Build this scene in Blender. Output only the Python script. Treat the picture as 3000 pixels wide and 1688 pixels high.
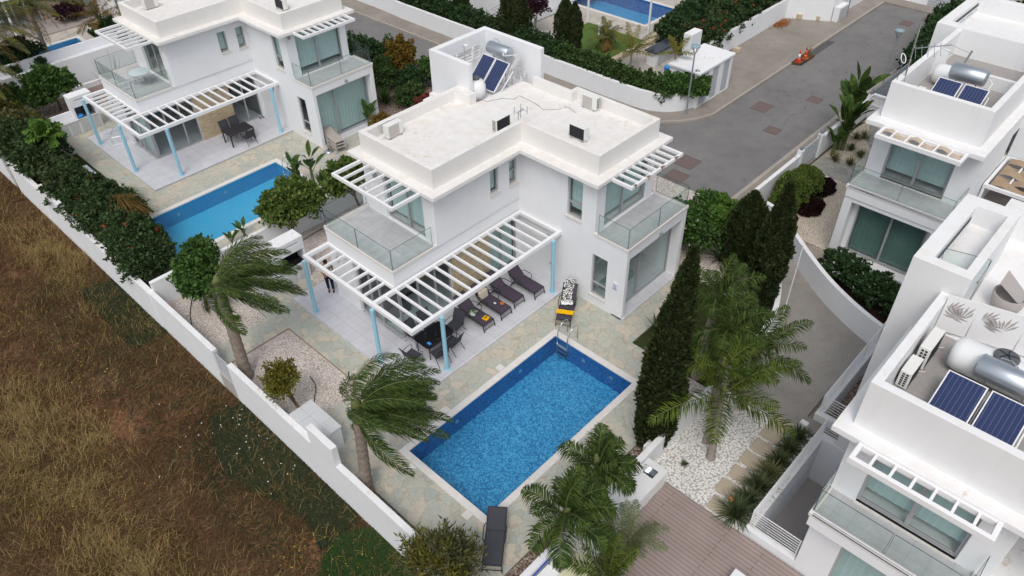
import bpy, bmesh, math, random
import numpy as np
from mathutils import Vector, Matrix, Euler
R = math.radians
for o in list(bpy.data.objects): bpy.data.objects.remove(o)
S = bpy.context.scene
# ---------------------------------------------------------------- camera
cd = bpy.data.cameras.new('camera'); cam = bpy.data.objects.new('camera', cd); S.collection.objects.link(cam); S.camera = cam
YAW, PIT, ROLL = 0.77081408, 0.70754275, -0.02163871
d = Vector((math.cos(PIT)*math.cos(YAW), math.cos(PIT)*math.sin(YAW), -math.sin(PIT)))
r_ = Vector((math.sin(YAW), -math.cos(YAW), 0)); u_ = r_.cross(d)
c_, s_ = math.cos(ROLL), math.sin(ROLL)
right = c_*r_ + s_*u_; down = s_*r_ - c_*u_       # rows of the camera frame
up = -down
cam.matrix_world = Matrix(((right.x, up.x, -d.x, 0), (right.y, up.y, -d.y, 0), (right.z, up.z, -d.z, 22.0), (0, 0, 0, 1)))
cd.sensor_width = 36; cd.lens = 36*2235.25/3000; cd.clip_start = 0.5; cd.clip_end = 2000
# ---------------------------------------------------------------- light
SUN_EL, SUN_AZ = 56, 214      # compass-like azimuth of the sun in the xy plane (degrees from +x)
w = bpy.data.worlds.new('World'); S.world = w; w.use_nodes = True
nt = w.node_tree; bg = nt.nodes['Background']
sky = nt.nodes.new('ShaderNodeTexSky'); sky.sky_type = 'NISHITA'; sky.sun_disc = False
sky.sun_elevation = R(SUN_EL); sky.sun_rotation = R(90-SUN_AZ); sky.dust_density = 4.0; sky.air_density = 1.3; sky.ozone_density = 1.0
hs = nt.nodes.new('ShaderNodeHueSaturation'); hs.inputs['Saturation'].default_value = 0.45
nt.links.new(sky.outputs[0], hs.inputs['Color']); nt.links.new(hs.outputs[0], bg.inputs[0]); bg.inputs[1].default_value = 0.168
sl = bpy.data.lights.new('sun', 'SUN'); sl.energy = .88; sl.angle = R(22); sl.color = (1, .97, .93)
so = bpy.data.objects.new('sun', sl); S.collection.objects.link(so)
sd = Vector((math.cos(R(SUN_EL))*math.cos(R(SUN_AZ)), math.cos(R(SUN_EL))*math.sin(R(SUN_AZ)), math.sin(R(SUN_EL))))
so.rotation_euler = sd.to_track_quat('Z', 'Y').to_euler(); so.location = (0, 0, 40)
S.view_settings.view_transform = 'Standard'; S.view_settings.look = 'None'; S.view_settings.exposure = -0.13; S.view_settings.gamma = 1
try:
    S.cycles.max_bounces = 8; S.cycles.transparent_max_bounces = 16; S.cycles.use_denoising = True
except Exception: pass
# ---------------------------------------------------------------- materials
MATS = {}
def N(t, typ, **kw):
    n = t.nodes.new(typ)
    for k, v in kw.items():
        if k in n.inputs.keys() if hasattr(n.inputs, 'keys') else False: n.inputs[k].default_value = v
        else: setattr(n, k, v)
    return n
def newmat(name, rough=.7, spec=.3, metal=0.0):
    m = bpy.data.materials.new(name); m.use_nodes = True; t = m.node_tree; b = t.nodes['Principled BSDF']
    b.inputs['Roughness'].default_value = rough; b.inputs['Metallic'].default_value = metal
    b.inputs['Specular IOR Level'].default_value = spec
    MATS[name] = m
    return m, t, b
def plain(name, col, rough=.7, spec=.3, metal=0.0, var=0.0, scale=3.0):
    m, t, b = newmat(name, rough, spec, metal)
    if var:
        n = N(t, 'ShaderNodeTexNoise'); n.inputs['Scale'].default_value = scale; n.inputs['Detail'].default_value = 6
        tc = N(t, 'ShaderNodeNewGeometry'); t.links.new(tc.outputs['Position'], n.inputs['Vector'])
        mx = N(t, 'ShaderNodeMix'); mx.data_type = 'RGBA'
        mx.inputs['A'].default_value = (*[c*(1-var) for c in col], 1); mx.inputs['B'].default_value = (*[min(1, c*(1+var)) for c in col], 1)
        t.links.new(n.outputs['Fac'], mx.inputs['Factor']); t.links.new(mx.outputs['Result'], b.inputs['Base Color'])
    else: b.inputs['Base Color'].default_value = (*col, 1)
    return m
def pos(t): return N(t, 'ShaderNodeNewGeometry').outputs['Position']
def noise(t, vec, scale, detail=5, rough=.55):
    n = N(t, 'ShaderNodeTexNoise'); n.inputs['Scale'].default_value = scale; n.inputs['Detail'].default_value = detail; n.inputs['Roughness'].default_value = rough
    t.links.new(vec, n.inputs['Vector']); return n.outputs['Fac']
def ramp(t, fac, stops, interp='LINEAR'):
    r = N(t, 'ShaderNodeValToRGB'); r.color_ramp.interpolation = interp; e = r.color_ramp.elements
    while len(e) < len(stops): e.new(0.5)
    for k, (p, c) in enumerate(stops): e[k].position = p; e[k].color = (*c, 1) if len(c) == 3 else c
    t.links.new(fac, r.inputs['Fac']); return r.outputs['Color']
def mixc(t, fac, a, b, mode='MIX'):
    m = N(t, 'ShaderNodeMix'); m.data_type = 'RGBA'; m.blend_type = mode
    for sock, v in (('Factor', fac), ('A', a), ('B', b)):
        i = m.inputs[sock]
        if sock == 'Factor': i = m.inputs[0]
        if sock == 'A': i = m.inputs[6]
        if sock == 'B': i = m.inputs[7]
        if isinstance(v, (int, float)): i.default_value = v
        elif isinstance(v, tuple): i.default_value = (*v, 1)
        else: t.links.new(v, i)
    return m.outputs[2]
def mth(t, op, a, b=0.0, c=None):
    m = N(t, 'ShaderNodeMath'); m.operation = op
    for k, v in enumerate((a, b, c)):
        if v is None: continue
        if isinstance(v, (int, float)): m.inputs[k].default_value = v
        else: t.links.new(v, m.inputs[k])
    return m.outputs[0]
def bump(t, b, h, strength=.3, dist=.02):
    n = N(t, 'ShaderNodeBump'); n.inputs['Strength'].default_value = strength; n.inputs['Distance'].default_value = dist
    t.links.new(h, n.inputs['Height']); t.links.new(n.outputs['Normal'], b.inputs['Normal'])
def voro(t, vec, scale, feature='F1'):
    v = N(t, 'ShaderNodeTexVoronoi'); v.feature = feature; v.inputs['Scale'].default_value = scale; t.links.new(vec, v.inputs['Vector']); return v
def sepz(t, v):
    s = N(t, 'ShaderNodeSeparateXYZ'); t.links.new(v, s.inputs[0]); return s.outputs
def render_wall(name, base, top, ochre, amt):
    m, t, b = newmat(name, .85, .2); P = pos(t)
    g = N(t, 'ShaderNodeNewGeometry'); nz = sepz(t, g.outputs['Normal'])[2]
    c = ramp(t, noise(t, P, 1.1, 6), [(.3, tuple(x*.955 for x in base)), (.7, base)])
    drips = N(t, 'ShaderNodeMapping'); drips.inputs['Scale'].default_value = (6, 6, .5); t.links.new(P, drips.inputs['Vector'])
    dr = ramp(t, noise(t, drips.outputs[0], 1.0, 4), [(.56, (1, 1, 1)), (.8, (.90, .893, .875))]); c = mixc(t, .5, c, dr, 'MULTIPLY')
    tc = ramp(t, noise(t, P, 2.2, 8, .65), [(.3, top), (.62, base)])
    oc = ramp(t, noise(t, P, 3.5, 10, .75), [(.60-amt, (0, 0, 0)), (.72-amt, (1, 1, 1))])
    oc2 = ramp(t, noise(t, P, .55, 3), [(.46, (0, 0, 0)), (.58, (1, 1, 1))])
    tc = mixc(t, mth(t, 'MULTIPLY', mth(t, 'MULTIPLY', oc, oc2), .75), tc, ochre)
    f = mth(t, 'GREATER_THAN', nz, .7)
    t.links.new(mixc(t, f, c, tc), b.inputs['Base Color'])
    bump(t, b, noise(t, P, 60, 3), .15, .004); return m
render_wall('white_render', (.79, .805, .83), (.76, .735, .70), (.50, .34, .14), .05)
render_wall('roof_coating', (.78, .765, .745), (.70, .665, .62), (.62, .52, .38), .07)
plain('white_metal', (.80, .80, .81), .45, .4)
plain('grey_metal', (.33, .34, .36), .45, .4, .2)
plain('frame_grey', (.36, .36, .375), .5, .4)
plain('dark_metal', (.03, .03, .035), .5, .3)
plain('sling_plum', (.075, .06, .085), .8, .15, var=.1, scale=30)
plain('sling_charcoal', (.06, .063, .075), .8, .15, var=.1, scale=30)
plain('black_glass', (.008, .008, .01), .12, .5)
plain('post_blue', (.30, .56, .70), .5, .3, var=.04)
plain('steel', (.62, .65, .68), .22, .5, 1.0)
plain('tank_silver', (.52, .56, .60), .35, .5, .85)
plain('chrome', (.7, .7, .7), .15, .5, 1.0)
plain('white_plastic', (.78, .79, .79), .4, .4)
plain('ac_case', (.74, .74, .71), .5, .3, var=.03)
plain('ac_dark', (.022, .022, .025), .6, .3)
plain('beige_cloth', (.5, .42, .33), .9, .1, var=.12, scale=20)
plain('taupe', (.30, .28, .27), .7, .2)
plain('grey_weave', (.40, .37, .36), .8, .15, var=.08, scale=40)
plain('curtain_dark', (.16, .24, .22), .9, .1, var=.3, scale=1.2)
plain('curtain', (.54, .64, .65), .9, .1, var=.05)
plain('curtain_white', (.66, .74, .73), .9, .1, var=.05)
plain('interior', (.30, .31, .32), .9, .1)
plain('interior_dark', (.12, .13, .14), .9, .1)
plain('bedding', (.70, .74, .74), .9, .1, var=.05)
plain('throw_grey', (.28, .36, .36), .9, .1, var=.08)
plain('yellow_cloth', (.80, .46, .01), .9, .1, var=.08, scale=15)
plain('black_stone', (.03, .035, .045), .15, .5, var=.15, scale=80)
plain('white_counter', (.74, .74, .73), .3, .4, var=.02)
plain('sandstone_flag', (.46, .39, .30), .85, .2, var=.18, scale=4)
plain('blue_plastic', (.03, .25, .55), .4, .4)
plain('hose_black', (.02, .018, .018), .6, .3)
plain('hose_blue', (.03, .09, .38), .5, .4)
plain('soot', (.015, .015, .016), .9, .1)
plain('concrete', (.42, .40, .38), .9, .1, var=.08, scale=3)
plain('cover_cream', (.62, .62, .42), .8, .2, var=.06)
plain('cone_red', (.75, .07, .04), .5, .3)
plain('cone_orange', (.62, .13, .04), .6, .3, var=.1)
plain('skin', (.42, .23, .15), .6, .3); plain('hair', (.02, .013, .01), .6, .3)
plain('shirt', (.20, .19, .15), .9, .1, var=.08); plain('jeans', (.015, .02, .04), .9, .1, var=.1); plain('shoe', (.06, .07, .08), .7, .3)
plain('trunk_brown', (.16, .12, .09), .9, .1, var=.35, scale=12)
plain('trunk_grey', (.28, .25, .22), .9, .1, var=.3, scale=10)
plain('stem_green', (.12, .14, .05), .7, .2, var=.2)
plain('gate_grey', (.46, .48, .51), .5, .4)
plain('louvre_grey', (.45, .47, .50), .5, .4)
plain('lamp_grey', (.22, .25, .27), .5, .4)
plain('lamp_blue', (.25, .36, .40), .4, .4)
plain('louvre_white', (.60, .61, .60), .5, .4)
plain('manhole_red', (.165, .125, .118), .85, .2, var=.2, scale=8)
plain('canvas_tan', (.50, .41, .32), .9, .1, var=.12, scale=5)
plain('canvas_brown', (.36, .27, .19), .9, .1, var=.1, scale=5)
plain('wool_white', (.8, .8, .8), 1, .1, var=.1, scale=40)
plain('red_flower', (.62, .06, .035), .7, .2); plain('white_flower', (.8, .8, .78), .7, .2); plain('yellow_flower', (.75, .6, .04), .7, .2)
plain('orange_flower', (.75, .2, .04), .7, .2)
plain('leaf_litter', (.30, .13, .05), .9, .1, var=.3, scale=10)
plain('stone_block', (.55, .46, .33), .9, .1, var=.15, scale=5)
plain('deck_terrace', (.34, .30, .28), .8, .2, var=.08)
plain('pale_table', (.55, .60, .66), .35, .4)
plain('green_ball', (.10, .35, .30), .5, .3)
plain('amber', (.5, .17, .03), .3, .5)
plain('rust', (.22, .09, .04), .9, .1)
plain('lid_grey', (.10, .11, .12), .5, .4)
plain('tarp_blue', (.05, .32, .75), .5, .4)
plain('copper', (.30, .2, .14), .6, .4)
plain('underlay', (.30, .27, .23), .9, .1, var=.15)
plain('sign_white', (.8, .82, .86), .5, .3); plain('sign_blue', (.10, .18, .42), .5, .3)
plain('address_blue', (.22, .33, .42), .5, .3)
def _print():                                     # black lines on white sarong
    m, t, b = newmat('print_cloth', .9, .1); v = voro(t, pos(t), 14, 'DISTANCE_TO_EDGE')
    t.links.new(ramp(t, v.outputs['Distance'], [(.10, (.02, .02, .02)), (.16, (.75, .75, .75))]), b.inputs['Base Color'])
_print()
def _tiles():
    m, t, b = newmat('terrace_tile', .45, .35); P = pos(t); br = N(t, 'ShaderNodeTexBrick'); t.links.new(P, br.inputs['Vector'])
    br.offset = 0; br.inputs['Scale'].default_value = 1; br.inputs['Brick Width'].default_value = .6; br.inputs['Row Height'].default_value = .6
    br.inputs['Mortar Size'].default_value = .010; br.inputs['Color1'].default_value = (.57, .575, .61, 1); br.inputs['Color2'].default_value = (.59, .595, .63, 1); br.inputs['Mortar'].default_value = (.44, .44, .45, 1)
    c = mixc(t, .5, br.outputs['Color'], ramp(t, noise(t, P, 1.6, 7), [(.3, (.85, .85, .87)), (.7, (1.1, 1.1, 1.1))]), 'MULTIPLY'); t.links.new(c, b.inputs['Base Color'])
_tiles()
def _balc():
    m, t, b = newmat('balcony_tile', .5, .3); P = pos(t); br = N(t, 'ShaderNodeTexBrick'); t.links.new(P, br.inputs['Vector'])
    br.offset = 0; br.inputs['Scale'].default_value = 1; br.inputs['Brick Width'].default_value = .5; br.inputs['Row Height'].default_value = .5
    br.inputs['Mortar Size'].default_value = .006; br.inputs['Color1'].default_value = (.46, .46, .475, 1); br.inputs['Color2'].default_value = (.48, .48, .49, 1); br.inputs['Mortar'].default_value = (.36, .36, .36, 1)
    t.links.new(mixc(t, .6, br.outputs['Color'], ramp(t, noise(t, P, 2.5, 7), [(.3, (.8, .8, .8)), (.7, (1.1, 1.1, 1.1))]), 'MULTIPLY'), b.inputs['Base Color'])
_balc()
def _crazy(name, sc, cols, grout):
    m, t, b = newmat(name, .8, .25); P = pos(t)
    nz = N(t, 'ShaderNodeTexNoise'); nz.inputs['Scale'].default_value = 2.3; nz.inputs['Detail'].default_value = 4; t.links.new(P, nz.inputs['Vector'])
    v2 = N(t, 'ShaderNodeVectorMath'); v2.operation = 'MULTIPLY_ADD'; t.links.new(nz.outputs['Color'], v2.inputs[0]); v2.inputs[1].default_value = (.75, .75, 0); t.links.new(P, v2.inputs[2])
    v = voro(t, v2.outputs[0], sc); e = voro(t, v2.outputs[0], sc, 'DISTANCE_TO_EDGE')
    cell = sepz(t, v.outputs['Color'])[0]
    c = ramp(t, cell, cols); c = mixc(t, .5, c, ramp(t, noise(t, P, 7.0, 8, .7), [(.28, (.66, .66, .64)), (.5, (1, .98, .94)), (.75, (1.2, 1.12, 1.0))]), 'MULTIPLY')
    warm = ramp(t, noise(t, P, 1.0, 6, .6), [(.45, (0, 0, 0)), (.65, (1, 1, 1))]); c = mixc(t, mth(t, 'MULTIPLY', warm, .30), c, (.50, .42, .32))
    gl = ramp(t, e.outputs['Distance'], [(.014, (1, 1, 1)), (.045, (0, 0, 0))]); c = mixc(t, mth(t, 'MULTIPLY', gl, .5), c, grout)
    t.links.new(c, b.inputs['Base Color']); bump(t, b, gl, .25, -.01)
_crazy('crazy_paving', 2.6, [(0, (.48, .48, .43)), (.3, (.40, .44, .40)), (.5, (.54, .50, .42)), (.7, (.45, .47, .42)), (.85, (.37, .41, .38)), (1, (.58, .52, .43))], (.34, .27, .19))
_crazy('crazy_paving_far', 1.6, [(0, (.46, .44, .40)), (.35, (.36, .34, .31)), (.6, (.50, .46, .42)), (1, (.42, .40, .37))], (.56, .52, .47))
_crazy('crazy_paving_grey', 1.8, [(0, (.24, .26, .25)), (.4, (.32, .32, .30)), (.7, (.20, .23, .23)), (1, (.36, .33, .29))], (.42, .40, .36))
def _gravel(name, scale, cols, gap, strength=.5, big=.85):
    m, t, b = newmat(name, .85, .2); P = pos(t); v = voro(t, P, scale); cell = sepz(t, v.outputs['Color'])[0]
    c = ramp(t, cell, cols); g = ramp(t, v.outputs['Distance'], [(.38, (1, 1, 1)), (.75, gap)]); c = mixc(t, 1.0, c, g, 'MULTIPLY')
    c = mixc(t, .5, c, ramp(t, noise(t, P, 1.0, 4), [(.3, (big, big*.96, big*.92)), (.65, (1.1, 1.1, 1.1))]), 'MULTIPLY')
    t.links.new(c, b.inputs['Base Color']); inv = mth(t, 'SUBTRACT', 1.0, v.outputs['Distance']); bump(t, b, inv, strength, .03)
_gravel('gravel_pink', 21, [(0, (.70, .65, .61)), (.3, (.50, .43, .39)), (.6, (.78, .74, .70)), (.85, (.64, .58, .54)), (1, (.45, .38, .33))], (.60, .55, .51))
_gravel('gravel_brown', 16, [(0, (.42, .33, .27)), (.4, (.25, .18, .14)), (.7, (.55, .46, .40)), (1, (.18, .13, .10))], (.25, .2, .17))
_gravel('gravel_cream', 20, [(0, (.66, .60, .50)), (.5, (.56, .49, .41)), (1, (.70, .65, .56))], (.5, .45, .4))
_gravel('pebble_white', 13, [(0, (.84, .84, .82)), (.5, (.76, .76, .74)), (1, (.86, .85, .83))], (.50, .47, .44), .5)
def _asph(name, a, b_, sc, sp, lines=None):
    m, t, b = newmat(name, .9, .2); P = pos(t); c = ramp(t, noise(t, P, .35, 6, .6), [(.3, a), (.7, b_)])
    if name in ('asphalt', 'pavement_concrete', 'driveway_aggregate'):
        c = mixc(t, .35, c, ramp(t, noise(t, P, 1.4, 9, .7), [(.36, (.80, .79, .78)), (.5, (1, 1, 1)), (.68, (1.12, 1.1, 1.07))]), 'MULTIPLY'); ck = voro(t, P, .35, 'DISTANCE_TO_EDGE'); wp = noise(t, P, 3, 4)
        cr = ramp(t, mth(t, 'ADD', ck.outputs['Distance'], mth(t, 'MULTIPLY', mth(t, 'SUBTRACT', wp, .5), .10)), [(.0, (.62, .6, .58)), (.012, (1, 1, 1))]); c = mixc(t, ramp(t, noise(t, P, .2, 2), [(.5, (0, 0, 0)), (.6, (.45, .45, .45))]), c, cr, 'MULTIPLY')
    c = mixc(t, sp, c, ramp(t, noise(t, P, sc, 2, .7), [(.3, (.55, .55, .55)), (.7, (1.4, 1.4, 1.4))]), 'MULTIPLY')
    t.links.new(c, b.inputs['Base Color']); bump(t, b, noise(t, P, sc, 2), .3, .01)
_asph('asphalt', (.175, .170, .168), (.215, .208, .20), 45, .35)
_asph('asphalt_new', (.09, .09, .095), (.11, .108, .11), 45, .3)
_asph('pavement_concrete', (.24, .215, .185), (.31, .28, .245), 22, .4)
_asph('kerb_stone', (.34, .31, .27), (.42, .38, .33), 12, .3)
_asph('driveway_aggregate', (.27, .25, .225), (.34, .32, .29), 28, .6)
_asph('travertine', (.64, .61, .58), (.72, .70, .67), 6, .12)
_asph('roof_terrace', (.33, .31, .30), (.38, .36, .345), 10, .2)
def _mosaic(name, lo, mid, hi, sc=19):
    m, t, b = newmat(name, .3, .5); P = pos(t)
    sn = N(t, 'ShaderNodeVectorMath'); sn.operation = 'MULTIPLY'; t.links.new(P, sn.inputs[0]); sn.inputs[1].default_value = (sc, sc, sc)
    fl = N(t, 'ShaderNodeVectorMath'); fl.operation = 'FLOOR'; t.links.new(sn.outputs[0], fl.inputs[0])
    wn = N(t, 'ShaderNodeTexWhiteNoise'); wn.noise_dimensions = '3D'; t.links.new(fl.outputs[0], wn.inputs['Vector'])
    c = ramp(t, wn.outputs['Value'], [(0, lo), (.45, mid), (1, hi)]); t.links.new(c, b.inputs['Base Color'])
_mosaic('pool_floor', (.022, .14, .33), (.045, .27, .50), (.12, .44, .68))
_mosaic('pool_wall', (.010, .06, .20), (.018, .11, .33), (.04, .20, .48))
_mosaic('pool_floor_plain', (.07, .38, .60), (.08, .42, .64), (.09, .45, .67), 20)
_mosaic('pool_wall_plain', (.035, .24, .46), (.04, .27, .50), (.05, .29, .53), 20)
def _water():
    m = bpy.data.materials.new('pool_water'); m.use_nodes = True; t = m.node_tree; t.nodes.clear(); MATS['pool_water'] = m
    o = N(t, 'ShaderNodeOutputMaterial'); tr = N(t, 'ShaderNodeBsdfTransparent'); tr.inputs[0].default_value = (.80, .93, .97, 1)
    gl = N(t, 'ShaderNodeBsdfGlossy'); gl.inputs['Roughness'].default_value = .03
    bp = N(t, 'ShaderNodeBump'); bp.inputs['Strength'].default_value = .35; bp.inputs['Distance'].default_value = .03
    t.links.new(noise(t, pos(t), 4.5, 4, .6), bp.inputs['Height']); t.links.new(bp.outputs[0], gl.inputs['Normal'])
    mx = N(t, 'ShaderNodeMixShader'); t.links.new(schlick(t, .02, bp.outputs[0]), mx.inputs[0]); t.links.new(tr.outputs[0], mx.inputs[1]); t.links.new(gl.outputs[0], mx.inputs[2]); t.links.new(mx.outputs[0], o.inputs[0])
def schlick(t, f0, nrm=None):
    g = N(t, 'ShaderNodeNewGeometry'); d_ = N(t, 'ShaderNodeVectorMath'); d_.operation = 'DOT_PRODUCT'; t.links.new(g.outputs['Incoming'], d_.inputs[0]); t.links.new(nrm or g.outputs['Normal'], d_.inputs[1])
    return mth(t, 'ADD', f0, mth(t, 'MULTIPLY', 1-f0, mth(t, 'POWER', mth(t, 'SUBTRACT', 1.0, mth(t, 'ABSOLUTE', d_.outputs['Value'])), 5.0)))
def _glass(name, tint, f0=.045):
    m = bpy.data.materials.new(name); m.use_nodes = True; t = m.node_tree; t.nodes.clear(); MATS[name] = m
    o = N(t, 'ShaderNodeOutputMaterial'); tr = N(t, 'ShaderNodeBsdfTransparent'); tr.inputs[0].default_value = (*tint, 1)
    gl = N(t, 'ShaderNodeBsdfGlossy'); gl.inputs['Roughness'].default_value = .01
    mx = N(t, 'ShaderNodeMixShader'); t.links.new(schlick(t, f0), mx.inputs[0]); t.links.new(tr.outputs[0], mx.inputs[1]); t.links.new(gl.outputs[0], mx.inputs[2]); t.links.new(mx.outputs[0], o.inputs[0])
_water()
_glass('window_glass', (.82, .90, .89), .06)
_glass('rail_glass', (.88, .95, .93), .045)
_glass('drink_glass', (.85, .9, .88), .045)
plain('glass_edge', (.03, .09, .08), .3, .5)
def _solar():
    m, t, b = newmat('solar_absorber', .12, .6); tc = N(t, 'ShaderNodeTexCoord'); x = sepz(t, tc.outputs['Object'])[0]
    f = mth(t, 'FRACT', mth(t, 'MULTIPLY', x, 8.2)); l = mth(t, 'LESS_THAN', f, .06)
    t.links.new(mixc(t, l, (.020, .034, .105), (.16, .19, .27)), b.inputs['Base Color'])
_solar()
def _stonewall(name, c1, c2, c3):
    m, t, b = newmat(name, .9, .15); P = pos(t); br = N(t, 'ShaderNodeTexBrick'); s = sepz(t, P); cb = N(t, 'ShaderNodeCombineXYZ')
    t.links.new(mth(t, 'ADD', s[0], s[1]), cb.inputs[0]); t.links.new(s[2], cb.inputs[1]); t.links.new(cb.outputs[0], br.inputs['Vector'])
    br.inputs['Scale'].default_value = 1; br.inputs['Brick Width'].default_value = .34; br.inputs['Row Height'].default_value = .085; br.inputs['Mortar Size'].default_value = .006
    br.inputs['Color1'].default_value = (*c1, 1); br.inputs['Color2'].default_value = (*c2, 1); br.inputs['Mortar'].default_value = (*c3, 1)
    c = mixc(t, .7, br.outputs['Color'], ramp(t, noise(t, P, 5, 6), [(.3, (.75, .72, .68)), (.7, (1.2, 1.18, 1.12))]), 'MULTIPLY'); t.links.new(c, b.inputs['Base Color']); bump(t, b, br.outputs['Fac'], .5, -.02)
_stonewall('stone_cladding', (.60, .50, .36), (.50, .41, .29), (.30, .23, .15)); _stonewall('stone_cladding_dark', (.42, .34, .26), (.33, .26, .2), (.2, .15, .11))
def _deckm():
    m, t, b = newmat('deck_board', .7, .25); P = pos(t); br = N(t, 'ShaderNodeTexBrick'); mp = N(t, 'ShaderNodeMapping'); mp.inputs['Rotation'].default_value = (0, 0, R(90)); t.links.new(P, mp.inputs['Vector']); t.links.new(mp.outputs[0], br.inputs['Vector'])
    br.inputs['Scale'].default_value = 1; br.inputs['Brick Width'].default_value = 3.3; br.inputs['Row Height'].default_value = .15; br.inputs['Mortar Size'].default_value = .007; br.offset = .37
    br.inputs['Color1'].default_value = (.34, .27, .25, 1); br.inputs['Color2'].default_value = (.31, .25, .225, 1); br.inputs['Mortar'].default_value = (.08, .06, .055, 1)
    t.links.new(mixc(t, .4, br.outputs['Color'], ramp(t, noise(t, P, 1.2, 6), [(.3, (.85, .85, .85)), (.7, (1.15, 1.15, 1.15))]), 'MULTIPLY'), b.inputs['Base Color']); bump(t, b, br.outputs['Fac'], .4, -.01)
_deckm()
def _soil():
    m, t, b = newmat('field_soil', .95, .1); P = pos(t)
    c = ramp(t, noise(t, P, .22, 5, .6), [(.3, (.085, .058, .030)), (.5, (.115, .066, .036)), (.62, (.19, .095, .052)), (.75, (.10, .07, .036))])
    c = mixc(t, .8, c, ramp(t, noise(t, P, 6, 8, .7), [(.3, (.4, .4, .4)), (.7, (1.5, 1.45, 1.4))]), 'MULTIPLY'); t.links.new(c, b.inputs['Base Color']); bump(t, b, noise(t, P, 8, 6), .8, .08)
_soil()
def _turf(name, a, b_):
    m, t, b = newmat(name, .95, .1); P = pos(t); c = ramp(t, noise(t, P, 1.5, 8, .7), [(.3, a), (.7, b_)]); c = mixc(t, .7, c, ramp(t, noise(t, P, 40, 2), [(.3, (.5, .5, .5)), (.7, (1.5, 1.5, 1.5))]), 'MULTIPLY')
    t.links.new(c, b.inputs['Base Color']); bump(t, b, noise(t, P, 60, 2), .6, .02)
_turf('lawn', (.075, .13, .03), (.11, .17, .045)); _turf('turf_dark', (.035, .045, .015), (.05, .065, .022)); _turf('mulch_dark', (.03, .016, .014), (.05, .024, .02))
def foliage(name, cols, dry=None, rough=.65, patch=None):
    m, t, b = newmat(name, rough, .12); g = N(t, 'ShaderNodeNewGeometry'); r = g.outputs['Random Per Island']
    n = len(cols); c = ramp(t, r, [(k/(max(1, n-1)), col) for k, col in enumerate(cols)])
    if patch:
        f = ramp(t, noise(t, g.outputs['Position'], patch[0], 4, .6), [(patch[1], (0, 0, 0)), (patch[2], (1, 1, 1))]); c = mixc(t, mth(t, 'MULTIPLY', f, patch[4] if len(patch) > 4 else .8), c, patch[3])
    t.links.new(c, b.inputs['Base Color'])
    tl = N(t, 'ShaderNodeBsdfTranslucent'); t.links.new(c, tl.inputs[0]); mx = N(t, 'ShaderNodeMixShader'); mx.inputs[0].default_value = .18
    o = t.nodes['Material Output']; t.links.new(b.outputs[0], mx.inputs[1]); t.links.new(tl.outputs[0], mx.inputs[2]); t.links.new(mx.outputs[0], o.inputs[0])
foliage('leaf_citrus', [(0.037, 0.075, 0.015), (0.069, 0.125, 0.025), (0.106, 0.163, 0.037), (0.188, 0.225, 0.062)], patch=(1.8, .55, .75, (.16, .15, .03), .6))
foliage('leaf_ficus', [(0.028, 0.063, 0.017), (0.049, 0.105, 0.025), (0.077, 0.154, 0.035), (0.112, 0.196, 0.049)])
foliage('leaf_dark', [(0.016, 0.036, 0.016), (0.028, 0.060, 0.024), (0.044, 0.088, 0.032), (0.068, 0.120, 0.040)])
foliage('leaf_hibiscus', [(0.020, 0.044, 0.017), (0.037, 0.068, 0.025), (0.058, 0.099, 0.037), (0.085, 0.136, 0.051)], patch=(.7, .5, .7, (.05, .045, .022), .5))
foliage('leaf_hedge', [(0.027, 0.057, 0.018), (0.045, 0.087, 0.027), (0.068, 0.117, 0.036), (0.105, 0.165, 0.045)])
foliage('leaf_bright', [(0.040, 0.090, 0.015), (0.070, 0.150, 0.020), (0.100, 0.200, 0.030), (0.140, 0.220, 0.050)])
foliage('leaf_yellow', [(0.090, 0.100, 0.015), (0.140, 0.140, 0.020), (0.200, 0.190, 0.025), (0.120, 0.090, 0.030)], patch=(3, .5, .7, (.07, .05, .025), .6))
foliage('leaf_orange', [(0.100, 0.090, 0.020), (0.200, 0.100, 0.020), (0.140, 0.120, 0.020), (0.250, 0.130, 0.030)])
foliage('leaf_olive', [(0.060, 0.075, 0.030), (0.100, 0.110, 0.050), (0.140, 0.140, 0.060), (0.090, 0.070, 0.045)], patch=(1.6, .48, .62, (.19, .18, .02), .8))
foliage('leaf_cypress', [(0.025, 0.038, 0.016), (0.038, 0.060, 0.021), (0.056, 0.079, 0.028), (0.088, 0.096, 0.038)], patch=(1.8, .62, .78, (.09, .06, .035), .6))
foliage('leaf_purple', [(0.030, 0.012, 0.020), (0.050, 0.020, 0.030), (0.080, 0.035, 0.050)])
foliage('leaf_black', [(0.012, 0.006, 0.006), (0.020, 0.008, 0.008), (0.030, 0.012, 0.012)])
foliage('leaf_reddish', [(0.050, 0.060, 0.020), (0.250, 0.040, 0.050), (0.350, 0.060, 0.070), (0.050, 0.070, 0.020)])
foliage('palm_green', [(0.018, 0.037, 0.009), (0.032, 0.063, 0.013), (0.057, 0.094, 0.019), (0.107, 0.151, 0.037)])
foliage('palm_coconut', [(0.028, 0.054, 0.010), (0.051, 0.089, 0.014), (0.089, 0.128, 0.019), (0.153, 0.178, 0.028)])
foliage('palm_dry', [(0.160, 0.100, 0.030), (0.220, 0.130, 0.040), (0.100, 0.090, 0.030), (0.280, 0.160, 0.050)])
foliage('palm_pale', [(0.100, 0.120, 0.060), (0.160, 0.190, 0.100), (0.220, 0.250, 0.140)])
foliage('banana_leaf', [(0.036, 0.078, 0.018), (0.058, 0.111, 0.026), (0.111, 0.156, 0.039)])
foliage('agave', [(0.080, 0.100, 0.035), (0.140, 0.150, 0.060), (0.200, 0.180, 0.080)]); foliage('spiky_dark', [(0.038, 0.060, 0.030), (0.068, 0.098, 0.045), (0.120, 0.135, 0.053)])
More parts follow.
